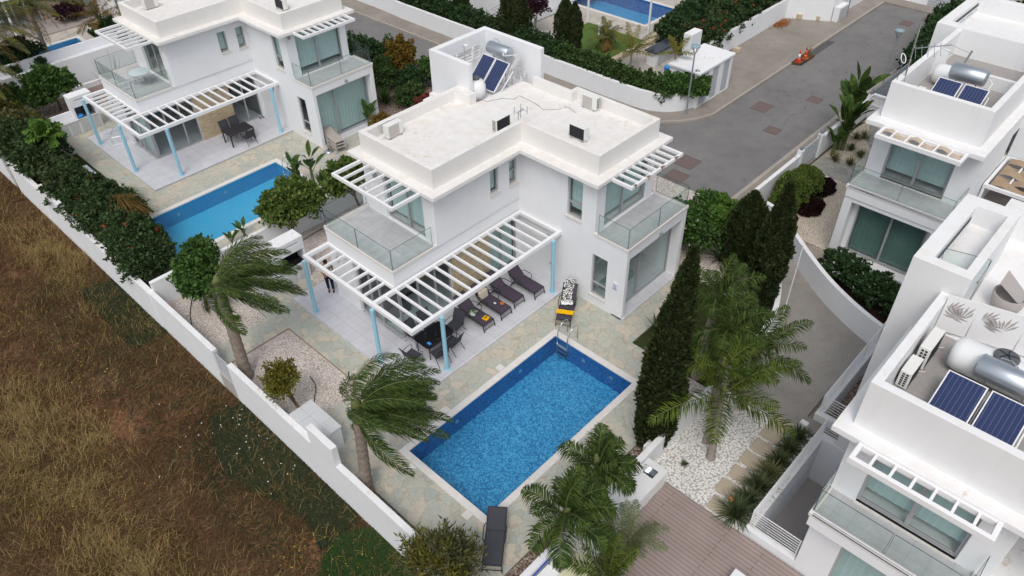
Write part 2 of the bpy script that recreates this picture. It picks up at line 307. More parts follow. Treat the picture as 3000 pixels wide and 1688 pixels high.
foliage('grass_straw', [(0.253, 0.178, 0.069), (0.345, 0.247, 0.098), (0.437, 0.322, 0.138), (0.184, 0.121, 0.052)]); foliage('grass_brown', [(0.075, 0.042, 0.020), (0.120, 0.062, 0.028), (0.160, 0.082, 0.034), (0.090, 0.050, 0.034)])
foliage('grass_mid', [(0.100, 0.085, 0.028), (0.150, 0.120, 0.040), (0.200, 0.150, 0.055), (0.090, 0.060, 0.025)])
foliage('grass_green', [(.020, .030, .015), (.032, .046, .022), (.05, .066, .030), (.028, .038, .018)]); foliage('clover', [(0.016, 0.040, 0.010), (0.028, 0.064, 0.014), (0.040, 0.088, 0.020)])
# ---------------------------------------------------------------- object helpers
LINK = S.collection.objects.link
def wloc(o):
    v = Vector((0, 0, 0))
    while o is not None: v += o.location; o = o.parent
    return v
def tag(o, label=None, cat=None, group=None, kind=None):
    if label: o['label'] = label
    if cat: o['category'] = cat
    if group: o['group'] = group
    if kind: o['kind'] = kind
    return o
def thing(name, label, cat, loc=(0, 0, 0), rz=0, group=None):
    o = bpy.data.objects.new(name, None); o.empty_display_size = .3; LINK(o); o.location = loc; o.rotation_euler = (0, 0, rz); return tag(o, label, cat, group)
def copy_tree(o, parent=None):
    c = o.copy(); LINK(c); c.parent = parent
    for ch in o.children: copy_tree(ch, c)
    return c
class MB:
    def __init__(s): s.v = []; s.f = []
    def add(s, vs, fs):
        n = len(s.v); s.v += [tuple(p) for p in vs]; s.f += [tuple(i+n for i in f) for f in fs]; return s
    def quad(s, *p): return s.add(p, [tuple(range(len(p)))])
    def box(s, x0, x1, y0, y1, z0, z1):
        x0, x1 = min(x0, x1), max(x0, x1); y0, y1 = min(y0, y1), max(y0, y1); z0, z1 = min(z0, z1), max(z0, z1)
        return s.add([(x0,y0,z0),(x1,y0,z0),(x1,y1,z0),(x0,y1,z0),(x0,y0,z1),(x1,y0,z1),(x1,y1,z1),(x0,y1,z1)], [(0,3,2,1),(4,5,6,7),(0,1,5,4),(1,2,6,5),(2,3,7,6),(3,0,4,7)])
    def prism(s, poly, z0, z1):
        n = len(poly); a = sum(poly[i][0]*poly[(i+1)%n][1]-poly[(i+1)%n][0]*poly[i][1] for i in range(n))
        if a < 0: poly = poly[::-1]
        return s.add([(x, y, z0) for x, y in poly]+[(x, y, z1) for x, y in poly], [tuple(range(n-1, -1, -1)), tuple(range(n, 2*n))]+[(i, (i+1)%n, n+(i+1)%n, n+i) for i in range(n)])
    def tube(s, pts, r, n=8, cap=True):
        pts = [Vector(p) for p in pts]; rs = r if isinstance(r, (list, tuple)) else [r]*len(pts); base = len(s.v); ref = Vector((0, 0, 1)); pu = None
        for i, p in enumerate(pts):
            t = (pts[min(i+1, len(pts)-1)]-pts[max(i-1, 0)]).normalized()
            if pu is None:
                a = ref if abs(t.z) < .9 else Vector((1, 0, 0)); pu = t.cross(a).normalized()
            else: pu = (pu-t*pu.dot(t)).normalized()
            w_ = t.cross(pu)
            for k in range(n):
                an = 2*math.pi*k/n; q = p+(pu*math.cos(an)+w_*math.sin(an))*rs[i]; s.v.append(tuple(q))
        for i in range(len(pts)-1):
            for k in range(n):
                a = base+i*n+k; b = base+i*n+(k+1)%n; s.f.append((a, b, b+n, a+n))
        if cap: s.f.append(tuple(base+k for k in range(n-1, -1, -1))); s.f.append(tuple(base+(len(pts)-1)*n+k for k in range(n)))
        return s
    def cyl(s, x, y, z0, z1, r, n=16, r2=None): return s.tube([(x, y, z0), (x, y, z1)], [r, r if r2 is None else r2], n)
    def bar(s, p, q, w_, h=None):
        p, q = Vector(p), Vector(q); h = h or w_; t = (q-p).normalized(); a = Vector((0, 0, 1)) if abs(t.z) < .95 else Vector((1, 0, 0))
        u = t.cross(a).normalized()*w_/2; v = u.cross(t).normalized()*h/2
        return s.add([p-u-v, p+u-v, p+u+v, p-u+v, q-u-v, q+u-v, q+u+v, q-u+v], [(0,3,2,1),(4,5,6,7),(0,1,5,4),(1,2,6,5),(2,3,7,6),(3,0,4,7)])
    def lathe(s, prof, n=20, c=(0, 0, 0), ax='Z'):
        base = len(s.v)
        for r, z in prof:
            for k in range(n):
                a = 2*math.pi*k/n; p = (r*math.cos(a), r*math.sin(a), z)
                if ax == 'X': p = (p[2], p[0], p[1])
                if ax == 'Y': p = (p[0], p[2], p[1])
                s.v.append((p[0]+c[0], p[1]+c[1], p[2]+c[2]))
        for i in range(len(prof)-1):
            for k in range(n):
                a = base+i*n+k; b = base+i*n+(k+1)%n; s.f.append((a, b, b+n, a+n))
        s.f.append(tuple(base+k for k in range(n-1, -1, -1))); s.f.append(tuple(base+(len(prof)-1)*n+k for k in range(n))); return s
    def build(s, name, mat, parent=None, world=True, smooth=False, bevel=0, label=None, cat=None, group=None, kind=None, origin=None, rot=None):
        off = Vector((0, 0, 0))
        if world and parent is not None: off = wloc(parent)
        if parent is None and world:
            if origin is None:
                a = np.array(s.v); origin = ((a[:, 0].min()+a[:, 0].max())/2, (a[:, 1].min()+a[:, 1].max())/2, a[:, 2].min())
            off = Vector(origin)
        me = bpy.data.meshes.new(name); ox, oy, oz = off
        me.from_pydata([(x-ox, y-oy, z-oz) for x, y, z in s.v], [], s.f)
        me.materials.append(MATS[mat]); me.validate(clean_customdata=False)
        if s.f and not getattr(s, 'open', False):
            bm = bmesh.new(); bm.from_mesh(me); bmesh.ops.recalc_face_normals(bm, faces=bm.faces); bm.to_mesh(me); bm.free()
        if smooth: me.shade_smooth()
        o = bpy.data.objects.new(name, me); LINK(o)
        if parent is not None: o.parent = parent
        elif world: o.location = off
        if bevel:
            b = o.modifiers.new('bevel', 'BEVEL'); b.width = bevel; b.segments = 2; b.limit_method = 'ANGLE'; b.angle_limit = R(40)
        return tag(o, label, cat, group, kind)
def csg(ops):
    xs = sorted({round(v, 4) for o in ops for v in o[1:3]}); ys = sorted({round(v, 4) for o in ops for v in o[3:5]}); zs = sorted({round(v, 4) for o in ops for v in o[5:7]})
    occ = np.zeros((len(xs)+1, len(ys)+1, len(zs)+1), bool)
    ix = {v: i for i, v in enumerate(xs)}; iy = {v: i for i, v in enumerate(ys)}; iz = {v: i for i, v in enumerate(zs)}
    for o in ops:
        a = [round(v, 4) for v in o[1:]]; occ[ix[a[0]]+1:ix[a[1]]+1, iy[a[2]]+1:iy[a[3]]+1, iz[a[4]]+1:iz[a[5]]+1] = o[0] > 0
    m = MB(); vid = {}
    def V(i, j, k):
        if (i, j, k) not in vid: vid[(i, j, k)] = len(m.v); m.v.append((xs[i], ys[j], zs[k]))
        return vid[(i, j, k)]
    for i, j, k in zip(*np.nonzero(occ)):
        a, b, c = i-1, j-1, k-1
        if not occ[i-1, j, k]: m.f.append((V(a,b,c), V(a,b,c+1), V(a,b+1,c+1), V(a,b+1,c)))
        if not occ[i+1, j, k]: m.f.append((V(a+1,b,c), V(a+1,b+1,c), V(a+1,b+1,c+1), V(a+1,b,c+1)))
        if not occ[i, j-1, k]: m.f.append((V(a,b,c), V(a+1,b,c), V(a+1,b,c+1), V(a,b,c+1)))
        if not occ[i, j+1, k]: m.f.append((V(a,b+1,c), V(a,b+1,c+1), V(a+1,b+1,c+1), V(a+1,b+1,c)))
        if not occ[i, j, k-1]: m.f.append((V(a,b,c), V(a,b+1,c), V(a+1,b+1,c), V(a+1,b,c)))
        if not occ[i, j, k+1]: m.f.append((V(a,b,c+1), V(a+1,b,c+1), V(a+1,b+1,c+1), V(a,b+1,c+1)))
    return m
def slab(name, mat, plus, minus=(), z0=-.25, z1=0.0, kind='structure', bevel=0, **kw):
    return csg([(1, *r, z0, z1) for r in plus]+[(-1, *r, z0, z1) for r in minus]).build(name, mat, kind=kind, bevel=bevel, **kw)
# ---------------------------------------------------------------- leaves (numpy meshes of many small faces)
def fast(name, verts, counts_size, mat, parent=None, **kw):
    """verts: (n, k, 3) array, each a k-gon island"""
    n, k, _ = verts.shape; off = np.zeros(3)
    if parent is not None: off = np.array(wloc(parent))
    else: a = verts.reshape(-1, 3); off = np.array([(a[:, 0].min()+a[:, 0].max())/2, (a[:, 1].min()+a[:, 1].max())/2, a[:, 2].min()])
    me = bpy.data.meshes.new(name); me.vertices.add(n*k); me.vertices.foreach_set('co', (verts-off).astype(np.float32).ravel())
    me.loops.add(n*k); me.loops.foreach_set('vertex_index', np.arange(n*k, dtype=np.int32)); me.polygons.add(n)
    me.polygons.foreach_set('loop_start', np.arange(0, n*k, k, dtype=np.int32)); me.update(calc_edges=True)
    me.materials.append(MATS[mat]); o = bpy.data.objects.new(name, me); LINK(o)
    if parent is not None: o.parent = parent
    else: o.location = off
    return tag(o, **kw)
def unit(a): return a/np.maximum(np.linalg.norm(a, axis=-1, keepdims=True), 1e-9)
def leaf_quads(p, d, nrm, L, W, rng):
    d = unit(d); s = unit(np.cross(d, nrm)); L = L[:, None]; W = W[:, None]; n2 = unit(np.cross(s, d))
    return np.stack([p, p+d*L*.45+s*W*.5-n2*L*.06, p+d*L, p+d*L*.45-s*W*.5-n2*L*.06], 1)
def cloud(blobs, n, size, seed, surf=.72, lump=.22, up=.15, asp=.5):
    rng = np.random.default_rng(seed); out = []; areas = np.array([(b[3]*b[4]+b[4]*b[5]+b[3]*b[5]) for b in blobs]); areas = areas/areas.sum()
    for b, fr in zip(blobs, areas):
        m = max(8, int(n*fr)); u = unit(rng.normal(size=(m, 3))); u[:, 2] = np.where(u[:, 2] < -.35, -u[:, 2], u[:, 2])
        ph = rng.uniform(0, 6, 9); k = rng.uniform(2.5, 6, 9)
        lm = 1+lump*(np.sin(u[:, 0]*k[0]*1.6+ph[0])*np.sin(u[:, 1]*k[1]*1.6+ph[1])+.7*np.sin(u[:, 2]*k[2]*2+ph[2]+u[:, 0]*k[3]*1.5)+.5*np.sin(u[:, 1]*k[4]*3+u[:, 2]*k[5]*2.5+ph[3]))
        rad = (surf+(1-surf)*rng.random(m)**.5)*lm
        p = np.array(b[:3])+u*np.array(b[3:6])*rad[:, None]
        dd = unit(u*np.array([1/b[3], 1/b[4], 1/b[5]])); dirs = unit(dd*.7+rng.normal(size=(m, 3))*.6+np.array([0, 0, up])); nr = unit(dd+rng.normal(size=(m, 3))*.7+np.array([0, 0, .4]))
        L = size*rng.uniform(.6, 1.35, m); out.append(leaf_quads(p, dirs, nr, L, L*asp*1.6, rng))
    a = np.concatenate(out); return a[a[:, :, 2].min(1) > -1.3]
def flowers(blobs, n, size, seed):
    rng = np.random.default_rng(seed); out = []
    for _ in range(n):
        b = blobs[rng.integers(len(blobs))]; u = rng.normal(size=3); u[2] = abs(u[2]); u /= np.linalg.norm(u); c = np.array(b[:3])+u*np.array(b[3:6])*1.04
        for k in range(7):
            d_ = unit(rng.normal(size=3)+u*.6); out.append(leaf_quads(c[None]+rng.normal(size=(1, 3))*size*.5, d_[None], unit(rng.normal(size=(1, 3))), np.array([size]), np.array([size*.8]), rng)[0])
    return np.array(out)
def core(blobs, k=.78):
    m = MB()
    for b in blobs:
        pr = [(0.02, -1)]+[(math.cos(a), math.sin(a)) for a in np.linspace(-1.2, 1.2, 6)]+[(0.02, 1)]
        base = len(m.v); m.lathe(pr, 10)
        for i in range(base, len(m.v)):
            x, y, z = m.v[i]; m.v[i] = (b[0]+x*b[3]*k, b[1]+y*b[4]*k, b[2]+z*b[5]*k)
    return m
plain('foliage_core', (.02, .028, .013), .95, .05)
def bush(name, label, cat, blobs, n, size, mat, seed, trunk=None, group=None, fl=None, tmat='trunk_brown', core_k=.72, **kw):
    cx = sum(b[0] for b in blobs)/len(blobs); cy = sum(b[1] for b in blobs)/len(blobs)
    if trunk: cx, cy = trunk[0][0], trunk[0][1]
    t = thing(name, label, cat, (cx, cy, 0 if not trunk else trunk[0][2]), group=group)
    fast('crown' if trunk else 'foliage', cloud(blobs, n, size, seed, **kw), 4, mat, t)
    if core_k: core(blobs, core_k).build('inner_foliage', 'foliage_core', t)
    if trunk:
        m = MB(); pts = trunk; m.tube(pts, [.08*(1-.45*i/(len(pts)-1)) for i in range(len(pts))], 8)
        top = pts[-1]; rng = random.Random(seed)
        for b in blobs[:5]:
            for _ in range(2):
                q = (b[0]+rng.uniform(-.4, .4)*b[3], b[1]+rng.uniform(-.4, .4)*b[4], b[2]+rng.uniform(-.2, .5)*b[5]); mid = tuple((top[k]*.55+q[k]*.45)+(0.06 if k == 2 else 0) for k in range(3))
                m.tube([pts[-2] if len(pts) > 2 else pts[-1], mid, q], [.04, .028, .012], 6)
        m.build('trunk', tmat, t, smooth=True)
    if fl: fast('flowers', flowers(blobs, fl[0], fl[1], seed+5), 4, fl[2], t, **({'kind': 'stuff'} if fl[0] > 60 else {}))
    return t
def cypress(label, x, y, h, r, n, seed, mat='leaf_cypress', lean=(0, 0), z0=0.1, group='cypress trees', tips=1, size=.17, bell=.32):
    rng = np.random.default_rng(seed); t = thing('cypress_tree', label, 'cypress', (x, y, 0), group=group)
    m = n; tt = rng.random(m)**.85; ang = rng.uniform(0, 2*np.pi, m)
    prof = lambda q: np.where(q < bell, .62+.38*(q/bell)**.6, 1-((q-bell)/(1-bell))**1.55)*r
    lob = 1+.13*np.sin(ang*3+seed+tt*4)+.10*np.sin(ang*7+tt*9)+.10*np.sin(tt*34+ang*2)
    rr = prof(tt)*lob*(.68+.32*rng.random(m)**.4)+.02
    P = np.stack([x+np.cos(ang)*rr+lean[0]*tt*h, y+np.sin(ang)*rr+lean[1]*tt*h, z0+tt*(h-z0)], 1)
    out = np.stack([np.cos(ang), np.sin(ang), np.zeros(m)], 1); d_ = unit(out*.45+np.array([0, 0, 1.0])+rng.normal(size=(m, 3))*.28); nr = unit(out+rng.normal(size=(m, 3))*.5)
    L = size*rng.uniform(.6, 1.4, m); q = leaf_quads(P, d_, nr, L, L*.55, rng)
    fast('crown', q, 4, mat, t)
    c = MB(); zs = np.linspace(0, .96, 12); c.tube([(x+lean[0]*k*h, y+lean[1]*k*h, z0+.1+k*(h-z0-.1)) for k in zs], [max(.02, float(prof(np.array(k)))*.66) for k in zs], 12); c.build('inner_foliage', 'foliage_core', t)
    MB().cyl(x, y, -.05, .5, .11, 10, .09).build('trunk', 'trunk_brown', t); return t
def palm_fronds(c, n, L, seed, wind=(0, 0, 0), el=(-10, 75), leaflet=.55, droop=.9, dens=46, width=.035, az0=None, ldroop=.6, arcs=None, dry=0):
    """returns leaflet quads and a rachis mesh"""
    rng = np.random.default_rng(seed); Q = []; rm = MB(); wv = np.array(wind, float)
    for i in range(n):
        az = (arcs[i] if arcs else (2*np.pi*i*0.382+rng.normal()*.15)) ; e = np.radians(el[0]+(el[1]-el[0])*(i+.5)/n+rng.normal()*4); Lf = L*rng.uniform(.85, 1.1)
        t = np.array([np.cos(az)*np.cos(e), np.sin(az)*np.cos(e), np.sin(e)]); t = t+wv*.45; t = t/np.linalg.norm(t); p = np.array(c, float)+t*.08; pts = [p.copy()]; ts = [t.copy()]; seg = 16
        for k in range(seg):
            s = (k+1)/seg; t = t+np.array([0, 0, -1])*droop*1.9*s/seg+wv*(1.6*(s**.8)/seg); t = t/np.linalg.norm(t); p = p+t*Lf/seg; pts.append(p.copy()); ts.append(t.copy())
        pts = np.array(pts); ts = np.array(ts); rm.tube([tuple(a) for a in pts[::2]], [.022*(1-.85*j/(len(pts[::2])-1))+.003 for j in range(len(pts[::2]))], 5, cap=False)
        for side in (-1, 1):
            s = np.linspace(.10, 1.0, dens)+rng.normal(size=dens)*.006; s = np.clip(s, .05, 1); idx = s*seg; i0 = np.clip(idx.astype(int), 0, seg-1); fr = (idx-i0)[:, None]
            P = pts[i0]*(1-fr)+pts[i0+1]*fr; T = unit(ts[i0]*(1-fr)+ts[i0+1]*fr); sd = np.cross(T, np.array([0, 0, 1.0])); sd = unit(sd+1e-5)*side
            ll = leaflet*(np.sin(np.pi*np.clip(s*.86+.12, 0, 1))**.6)*rng.uniform(.8, 1.1, dens); upn = unit(np.cross(sd*side, T))
            d0 = unit(sd*.95+T*.65+upn*rng.normal(.05, .28, (dens, 1))+rng.normal(size=(dens, 3))*.06+wv*.35)
            mid = P+d0*(ll*.5)[:, None]; d1 = unit(d0+np.array([0, 0, -1.0])*ldroop*1.3+wv*.7+rng.normal(size=(dens, 3))*.08); tip = mid+d1*(ll*.5)[:, None]
            wd = unit(np.cross(d0, upn)+1e-6)*width*.5; wd = wd*(1+0*ll[:, None])
            Q.append(np.stack([P-wd*.5, P+wd*.5, mid+wd, mid-wd], 1)); Q.append(np.stack([mid-wd, mid+wd, tip+wd*.12, tip-wd*.12], 1))
    return np.concatenate(Q), rm
def palm(label, base, top, n, L, seed, mat='palm_green', trunk_r=(.16, .12), tmat='trunk_grey', group=None, shaft=True, dry=0, name='palm_tree', **kw):
    t = thing(name, label, 'palm', tuple(base), group=group); b, c = Vector(base), Vector(top); pts = []; rs = []; K = 26
    for i in range(K+1):
        s = i/K; p = b.lerp(c, s)+Vector((0, 0, 0)); pts.append(tuple(p)); ring = 1+(.07 if i % 2 else -.03); rs.append((trunk_r[0]*(1-s)+trunk_r[1]*s)*ring*(1.25 if i == 0 else 1.1 if i == 1 else 1))
    MB().tube(pts, rs, 14).build('trunk', tmat, t, smooth=False)
    if shaft: MB().tube([tuple(b.lerp(c, .93)), tuple(c+(c-b).normalized()*.25), tuple(c+(c-b).normalized()*.5)], [trunk_r[1]*1.05, trunk_r[1]*1.1, .04], 12).build('crownshaft', 'stem_green', t, smooth=True)
    q, rm = palm_fronds(top, n, L, seed, **kw); fast('fronds', q, 4, mat, t); rm.build('frond_stems', 'stem_green', t)
    if dry:
        q, rm = palm_fronds(top, dry, L*.8, seed+9, el=(-50, -20), droop=1.2, dens=34, leaflet=.4); fast('dry_fronds', q, 4, 'palm_dry', t)
    return t
def tuft(label, x, y, h, n, seed, mat, w_=.045, spread=.9, name='spiky_plant', cat='plant', group=None, z=0, curve=.5, fl=None, r0=.05):
    rng = np.random.default_rng(seed); az = rng.uniform(0, 2*np.pi, n); e = np.radians(rng.uniform(90-70*spread, 88, n)); L = h*rng.uniform(.65, 1.1, n)
    d0 = np.stack([np.cos(az)*np.cos(e), np.sin(az)*np.cos(e), np.sin(e)], 1); P = np.array([x, y, z])+np.stack([np.cos(az), np.sin(az), 0*az], 1)*r0*rng.random((n, 1)); s = unit(np.cross(d0, [0, 0, 1.0])+1e-6)*w_*.5
    mid = P+d0*(L*.55)[:, None]; d1 = unit(d0+np.array([0, 0, -1.0])*curve); tip = mid+d1*(L*.5)[:, None]
    q = np.concatenate([np.stack([P-s*.6, P+s*.6, mid+s, mid-s], 1), np.stack([mid-s, mid+s, tip+s*.08, tip-s*.08], 1)])
    t = thing(name, label, cat, (x, y, z), group=group); fast('leaves', q, 4, mat, t)
    if fl: fast('flowers', flowers([(x, y, h*.55, h*.35, h*.35, h*.25)], *fl[:2], seed+3), 4, fl[2], t)
    return t
def banana(label, x, y, h, seed, n=8, ntr=1, name='banana_plant', group=None, spread=.3, leaf=1.0, tilt=(0, 0), trunk=.45):
    """bird of paradise or banana: trunk with big paddle leaves"""
    rng = np.random.default_rng(seed); t = thing(name, label, 'plant', (x, y, 0), group=group); Q = []; tm = MB()
    for k in range(ntr):
        bx, by = x+rng.uniform(-.2, .2)*(ntr > 1), y+rng.uniform(-.2, .2)*(ntr > 1); hh = h*trunk*rng.uniform(.8, 1.1); top = (bx+tilt[0]*hh, by+tilt[1]*hh, hh)
        tm.tube([(bx, by, -.02), ((bx+top[0])/2, (by+top[1])/2, hh*.5), top], [.10, .08, .05], 8)
        for i in range(n):
            az = rng.uniform(0, 2*np.pi); e = np.radians(rng.uniform(48, 86)); L = leaf*h*.36*rng.uniform(.8, 1.15); d_ = np.array([np.cos(az)*np.cos(e), np.sin(az)*np.cos(e), np.sin(e)])
            q_ = .45+.55*i/max(1, n-1) if h > 1.8 else 1; p = np.array([bx, by, 0])*(1-q_)+np.array(top)*q_; stem = L*(.35+.3*rng.random()); pe = p+d_*stem; tm.tube([tuple(p), tuple(pe)], [.022, .014], 5); sd = unit(np.cross(d_, [0, 0, 1.0])); pts = [pe]; dd = d_.copy()
            for j in range(5): dd = unit(dd+np.array([0, 0, -1])*.14); pts.append(pts[-1]+dd*L*.17)
            pr = [.03, .10, .13, .12, .08, .01]; W = L*1.45
            for j in range(5):
                a, b = pts[j], pts[j+1]; wa, wb = pr[j]*W, pr[j+1]*W; dn = np.array([0, 0, .25])
                Q.append([a, b, b+sd*wb+dn*wb, a+sd*wa+dn*wa]); Q.append([b, a, a-sd*wa+dn*wa, b-sd*wb+dn*wb])
    Q = np.array(Q); fast('leaves', Q, 4, 'banana_leaf', t); tm.build('stems', 'stem_green', t); return t
# ================================================================ the setting
POOLS = dict(main=(9.49, 17.47, 10.6, 14.52), left=(9.42, 17.45, 31.03, 35.05), back=(11.0, 17.5, 57.6, 61.2), far=(46.72, 50.85, 31.15, 39.2))
wells = [(14.75, 19.72, 2.3, 4.03), (20.62, 25.7, 2.6, 4.57)]
slab('ground', 'underlay', [(7.1, 150, -60, 190)], [p for p in POOLS.values()]+wells, -3.6, -.2)
MB().box(-140, 7.0, -80, 200, -1.6, -1.1).build('field_ground', 'field_soil', kind='structure')
MB().box(-600, 900, -600, 900, -4.2, -3.8).build('far_ground', 'field_soil', kind='structure')
# road, kerbs and pavements
slab('road', 'asphalt', [(29.6, 34.3, 12.6, 140), (34.3, 62.6, 14.5, 19.95)], [], -.22, -.12)
MB().prism([(34.3, 19.95), (35.3, 19.95), (38.2, 19.95), (37.14, 20.35), (36.24, 20.93), (35.35, 21.76), (34.75, 22.8), (34.3, 24.6)], -.216, -.1205).build('road_corner', 'asphalt', kind='structure')
corner = [(34.3, 24.6), (34.75, 22.8), (35.35, 21.76), (36.24, 20.93), (37.14, 20.35), (38.2, 19.97), (62.6, 19.97)]
def offset_path(path, dd):
    out = []
    for i, p in enumerate(path):
        a = Vector(path[max(0, i-1)]); b = Vector(path[min(len(path)-1, i+1)]); t = (b-a).normalized(); out.append((p[0]-t.y*dd, p[1]+t.x*dd))
    return out
def strip(path, w0, w1, z0, z1):
    a = offset_path(path, w0); b = offset_path(path, w1); m = MB()
    for i in range(len(path)-1): m.prism([a[i], a[i+1], b[i+1], b[i]], z0, z1)
    return m
arc_back = [(34.25, 140), (34.25, 50.5), (34.28, 41.5), (34.3, 30), (34.3, 24.6)]
kerbline = arc_back[1:]+corner[1:]
strip(kerbline, 0, .14, -.2, .012).build('kerb', 'kerb_stone', kind='structure')
MB().prism([(34.44, 90), (34.42, 24.6)]+offset_path(corner[1:-1], .14)+[(62.6, 20.11), (62.6, 24.3), (47.4, 24.3), (42.6, 21.6), (39, 21.6), (37, 22.3), (36.15, 23.5), (36.1, 28), (36.1, 90)], -.2, 0.0).build('pavement', 'pavement_concrete', kind='structure')
MB().prism([(62.6, 12.9), (64.3, 12.9), (64.3, 25), (62.6, 25)], -.2, 0).build('pavement', 'pavement_concrete', kind='structure')
slab('kerb', 'kerb_stone', [(30.6, 62.6, 14.3, 14.5)], [], -.2, .012)
slab('pavement', 'pavement_concrete', [(30.6, 62.6, 13.1, 14.3)], [], -.2, 0)
MB().prism([(29.6, 12.6), (30.6, 12.6), (30.6, 14.5), (29.6, 14.5)], -.119, -.115).build('road_corner', 'asphalt', kind='structure')
# driveway between the gardens (exposed aggregate)
MB().prism([(19.75, 4.9), (26.3, 4.9), (29.0, 9.6), (30.6, 12.0), (30.6, 14.3), (29.0, 13.6), (27.6, 10.9), (24.2, 8.2), (19.75, 8.0)], -.2, -.002).build('driveway', 'driveway_aggregate', kind='structure')
MB().box(19.86, 20.49, 2.4, 4.9, -.25, -.004).build('driveway', 'driveway_aggregate', kind='structure')
MB().box(51.0-1.1, 53.2, 19.45, 19.945, -.1195, -.1155).build('road_patch', 'asphalt_new', kind='structure')
MB().prism([(47.8, 20.05), (48.1, 19.4), (49.9, 19.38), (50.1, 19.8), (51, 20.1)], -.118, .016).build('road_patch', 'field_soil', kind='structure')
for i, (x, y, a, b) in enumerate([(41.15, 18.39, .62, .5), (44.15, 16.45, .42, .42), (38.99, 16.49, .42, .42), (59.74, 17.11, .5, .4), (61.48, 16.15, .5, .4), (31.08, 17.82, .6, .55), (32.75, 18.17, .6, .55)]):
    lb = ['large worn rusty-red manhole cover in the grey road', 'small rusty manhole cover in the road near the slatted gate', 'rusty manhole cover in the road opposite the banana plants', 'rusty manhole cover near the far end of the road', 'rusty manhole cover at the far road end beside the clipped hedge', 'rusty manhole cover in the road beyond the glass balcony', 'red manhole patch in the road behind the small roof pergola'][i]
    csg([(1, x-a, x+a, y-b, y+b, -.119, -.108), (-1, x-a+.05, x+a-.05, y-b+.05, y+b-.05, -.119, -.108), (1, x-a+.07, x+a-.07, y-b+.07, y+b-.07, -.119, -.110)]).build('manhole_cover', 'manhole_red', label=lb, cat='manhole cover', group='manhole covers in the road')
# ---------------- plots: paving, gravel, terraces
house_m = (12.96, 24.1, 18.95, 24.7)
slab('paving', 'crazy_paving', [(7.22, 24.4, 8.75, 28.4)], [POOLS['main'], (7.22, 10.25, 18.15, 23.1), (7.22, 10.0, 24.35, 28.4), (10.0, 24.4, 26.2, 28.4), (12.7, 24.4, 24.5, 26.2), (7.22, 7.62, 8.75, 14.6), (19.25, 24.4, 8.75, 11.95), (18.5, 19.25, 8.75, 10.5), (23.9, 24.4, 11.95, 13.0)])
slab('gravel_bed', 'gravel_pink', [(7.22, 10.22, 18.18, 23.07), (7.22, 9.97, 24.38, 28.4), (10.0, 24.4, 26.23, 28.4), (12.73, 24.4, 24.53, 26.23)], [], -.25, -.03)
slab('gravel_strip', 'gravel_brown', [(7.22, 7.59, 8.1, 14.57), (7.62, 18.5, 8.1, 8.72)], [], -.25, -.03)
slab('gravel_bed', 'gravel_pink', [(24.42, 30.4, 10.0, 28.4), (18.5, 19.22, 8.1, 10.47)], [], -.25, -.035)
slab('lawn', 'turf_dark', [(19.28, 24.4, 8.1, 11.92)], [], -.25, -.01)
slab('paving_edging', 'copper', [(10.225, 10.245, 18.18, 23.07), (7.3, 10.225, 23.075, 23.095)], [], -.1, .012)
slab('terrace', 'terrace_tile', [(11.38, 20.0, 16.07, 24.45)], [], -.2, .10, bevel=.012)
slab('step_terrace', 'terrace_tile', [(20.0, 23.95, 13.0, 13.6)], [], -.2, .10, bevel=.01)
# left villa plot
slab('paving', 'crazy_paving', [(7.22, 24.4, 30.0, 49.0)], [POOLS['left'], (7.22, 10.35, 37.7, 44.4), (7.22, 9.4, 44.4, 49.0)])
slab('lawn', 'turf_dark', [(7.22, 10.33, 37.72, 44.38)], [], -.25, -.01)
slab('soil_bed', 'gravel_brown', [(7.22, 9.38, 44.42, 52.9), (9.4, 24.4, 49.02, 52.9)], [], -.25, -.03)
slab('terrace', 'terrace_tile', [(11.48, 20.1, 37.2, 45.55)], [], -.2, .10, bevel=.012)
slab('gravel_bed', 'gravel_brown', [(24.42, 29.4, 30.0, 49.0)], [], -.25, -.02)
slab('paving', 'crazy_paving', [(7.22, 30, 28.62, 29.98)], [], -.25, -.002)
# back-left villa plot
slab('paving', 'crazy_paving_far', [(7.22, 29.4, 56.0, 78)], [POOLS['back']])
slab('terrace', 'deck_terrace', [(12.6, 22.2, 63.2, 66.8)], [], -.2, .10)
slab('gravel_bed', 'gravel_brown', [(7.22, 29.4, 53.2, 56.0)], [], -.25, -.02)
# right garden
slab('pebble_bed', 'pebble_white', [(14.62, 19.72, 4.1, 8.05), (8.5, 14.6, 7.0, 8.05)], [], -.25, -.03)
slab('timber_deck', 'deck_board', [(5.5, 14.58, -12, 7.02)], [], -.2, .03)
slab('gravel_cream_bed', 'gravel_cream', [(30.3, 46, -5, 13.0)], [], -.25, -.03)
MB().prism([(29.2, 5.0), (30.6, 4.6), (30.6, 8.8), (36.2, 10.3), (36.6, 12.95), (38.2, 12.95), (37.9, 11.0), (39.0, 10.0), (41.2, 11.9), (44, 12.8), (47, 12.95), (47, -8), (26, -8), (26, 2)], -.22, -.005).build('paving', 'crazy_paving_grey', kind='structure')
MB().prism([(26.4, 4.8), (29.3, 4.8), (30.3, 8.6), (29.2, 9.0)], -.22, .02).build('soil_bed', 'mulch_dark', kind='structure')
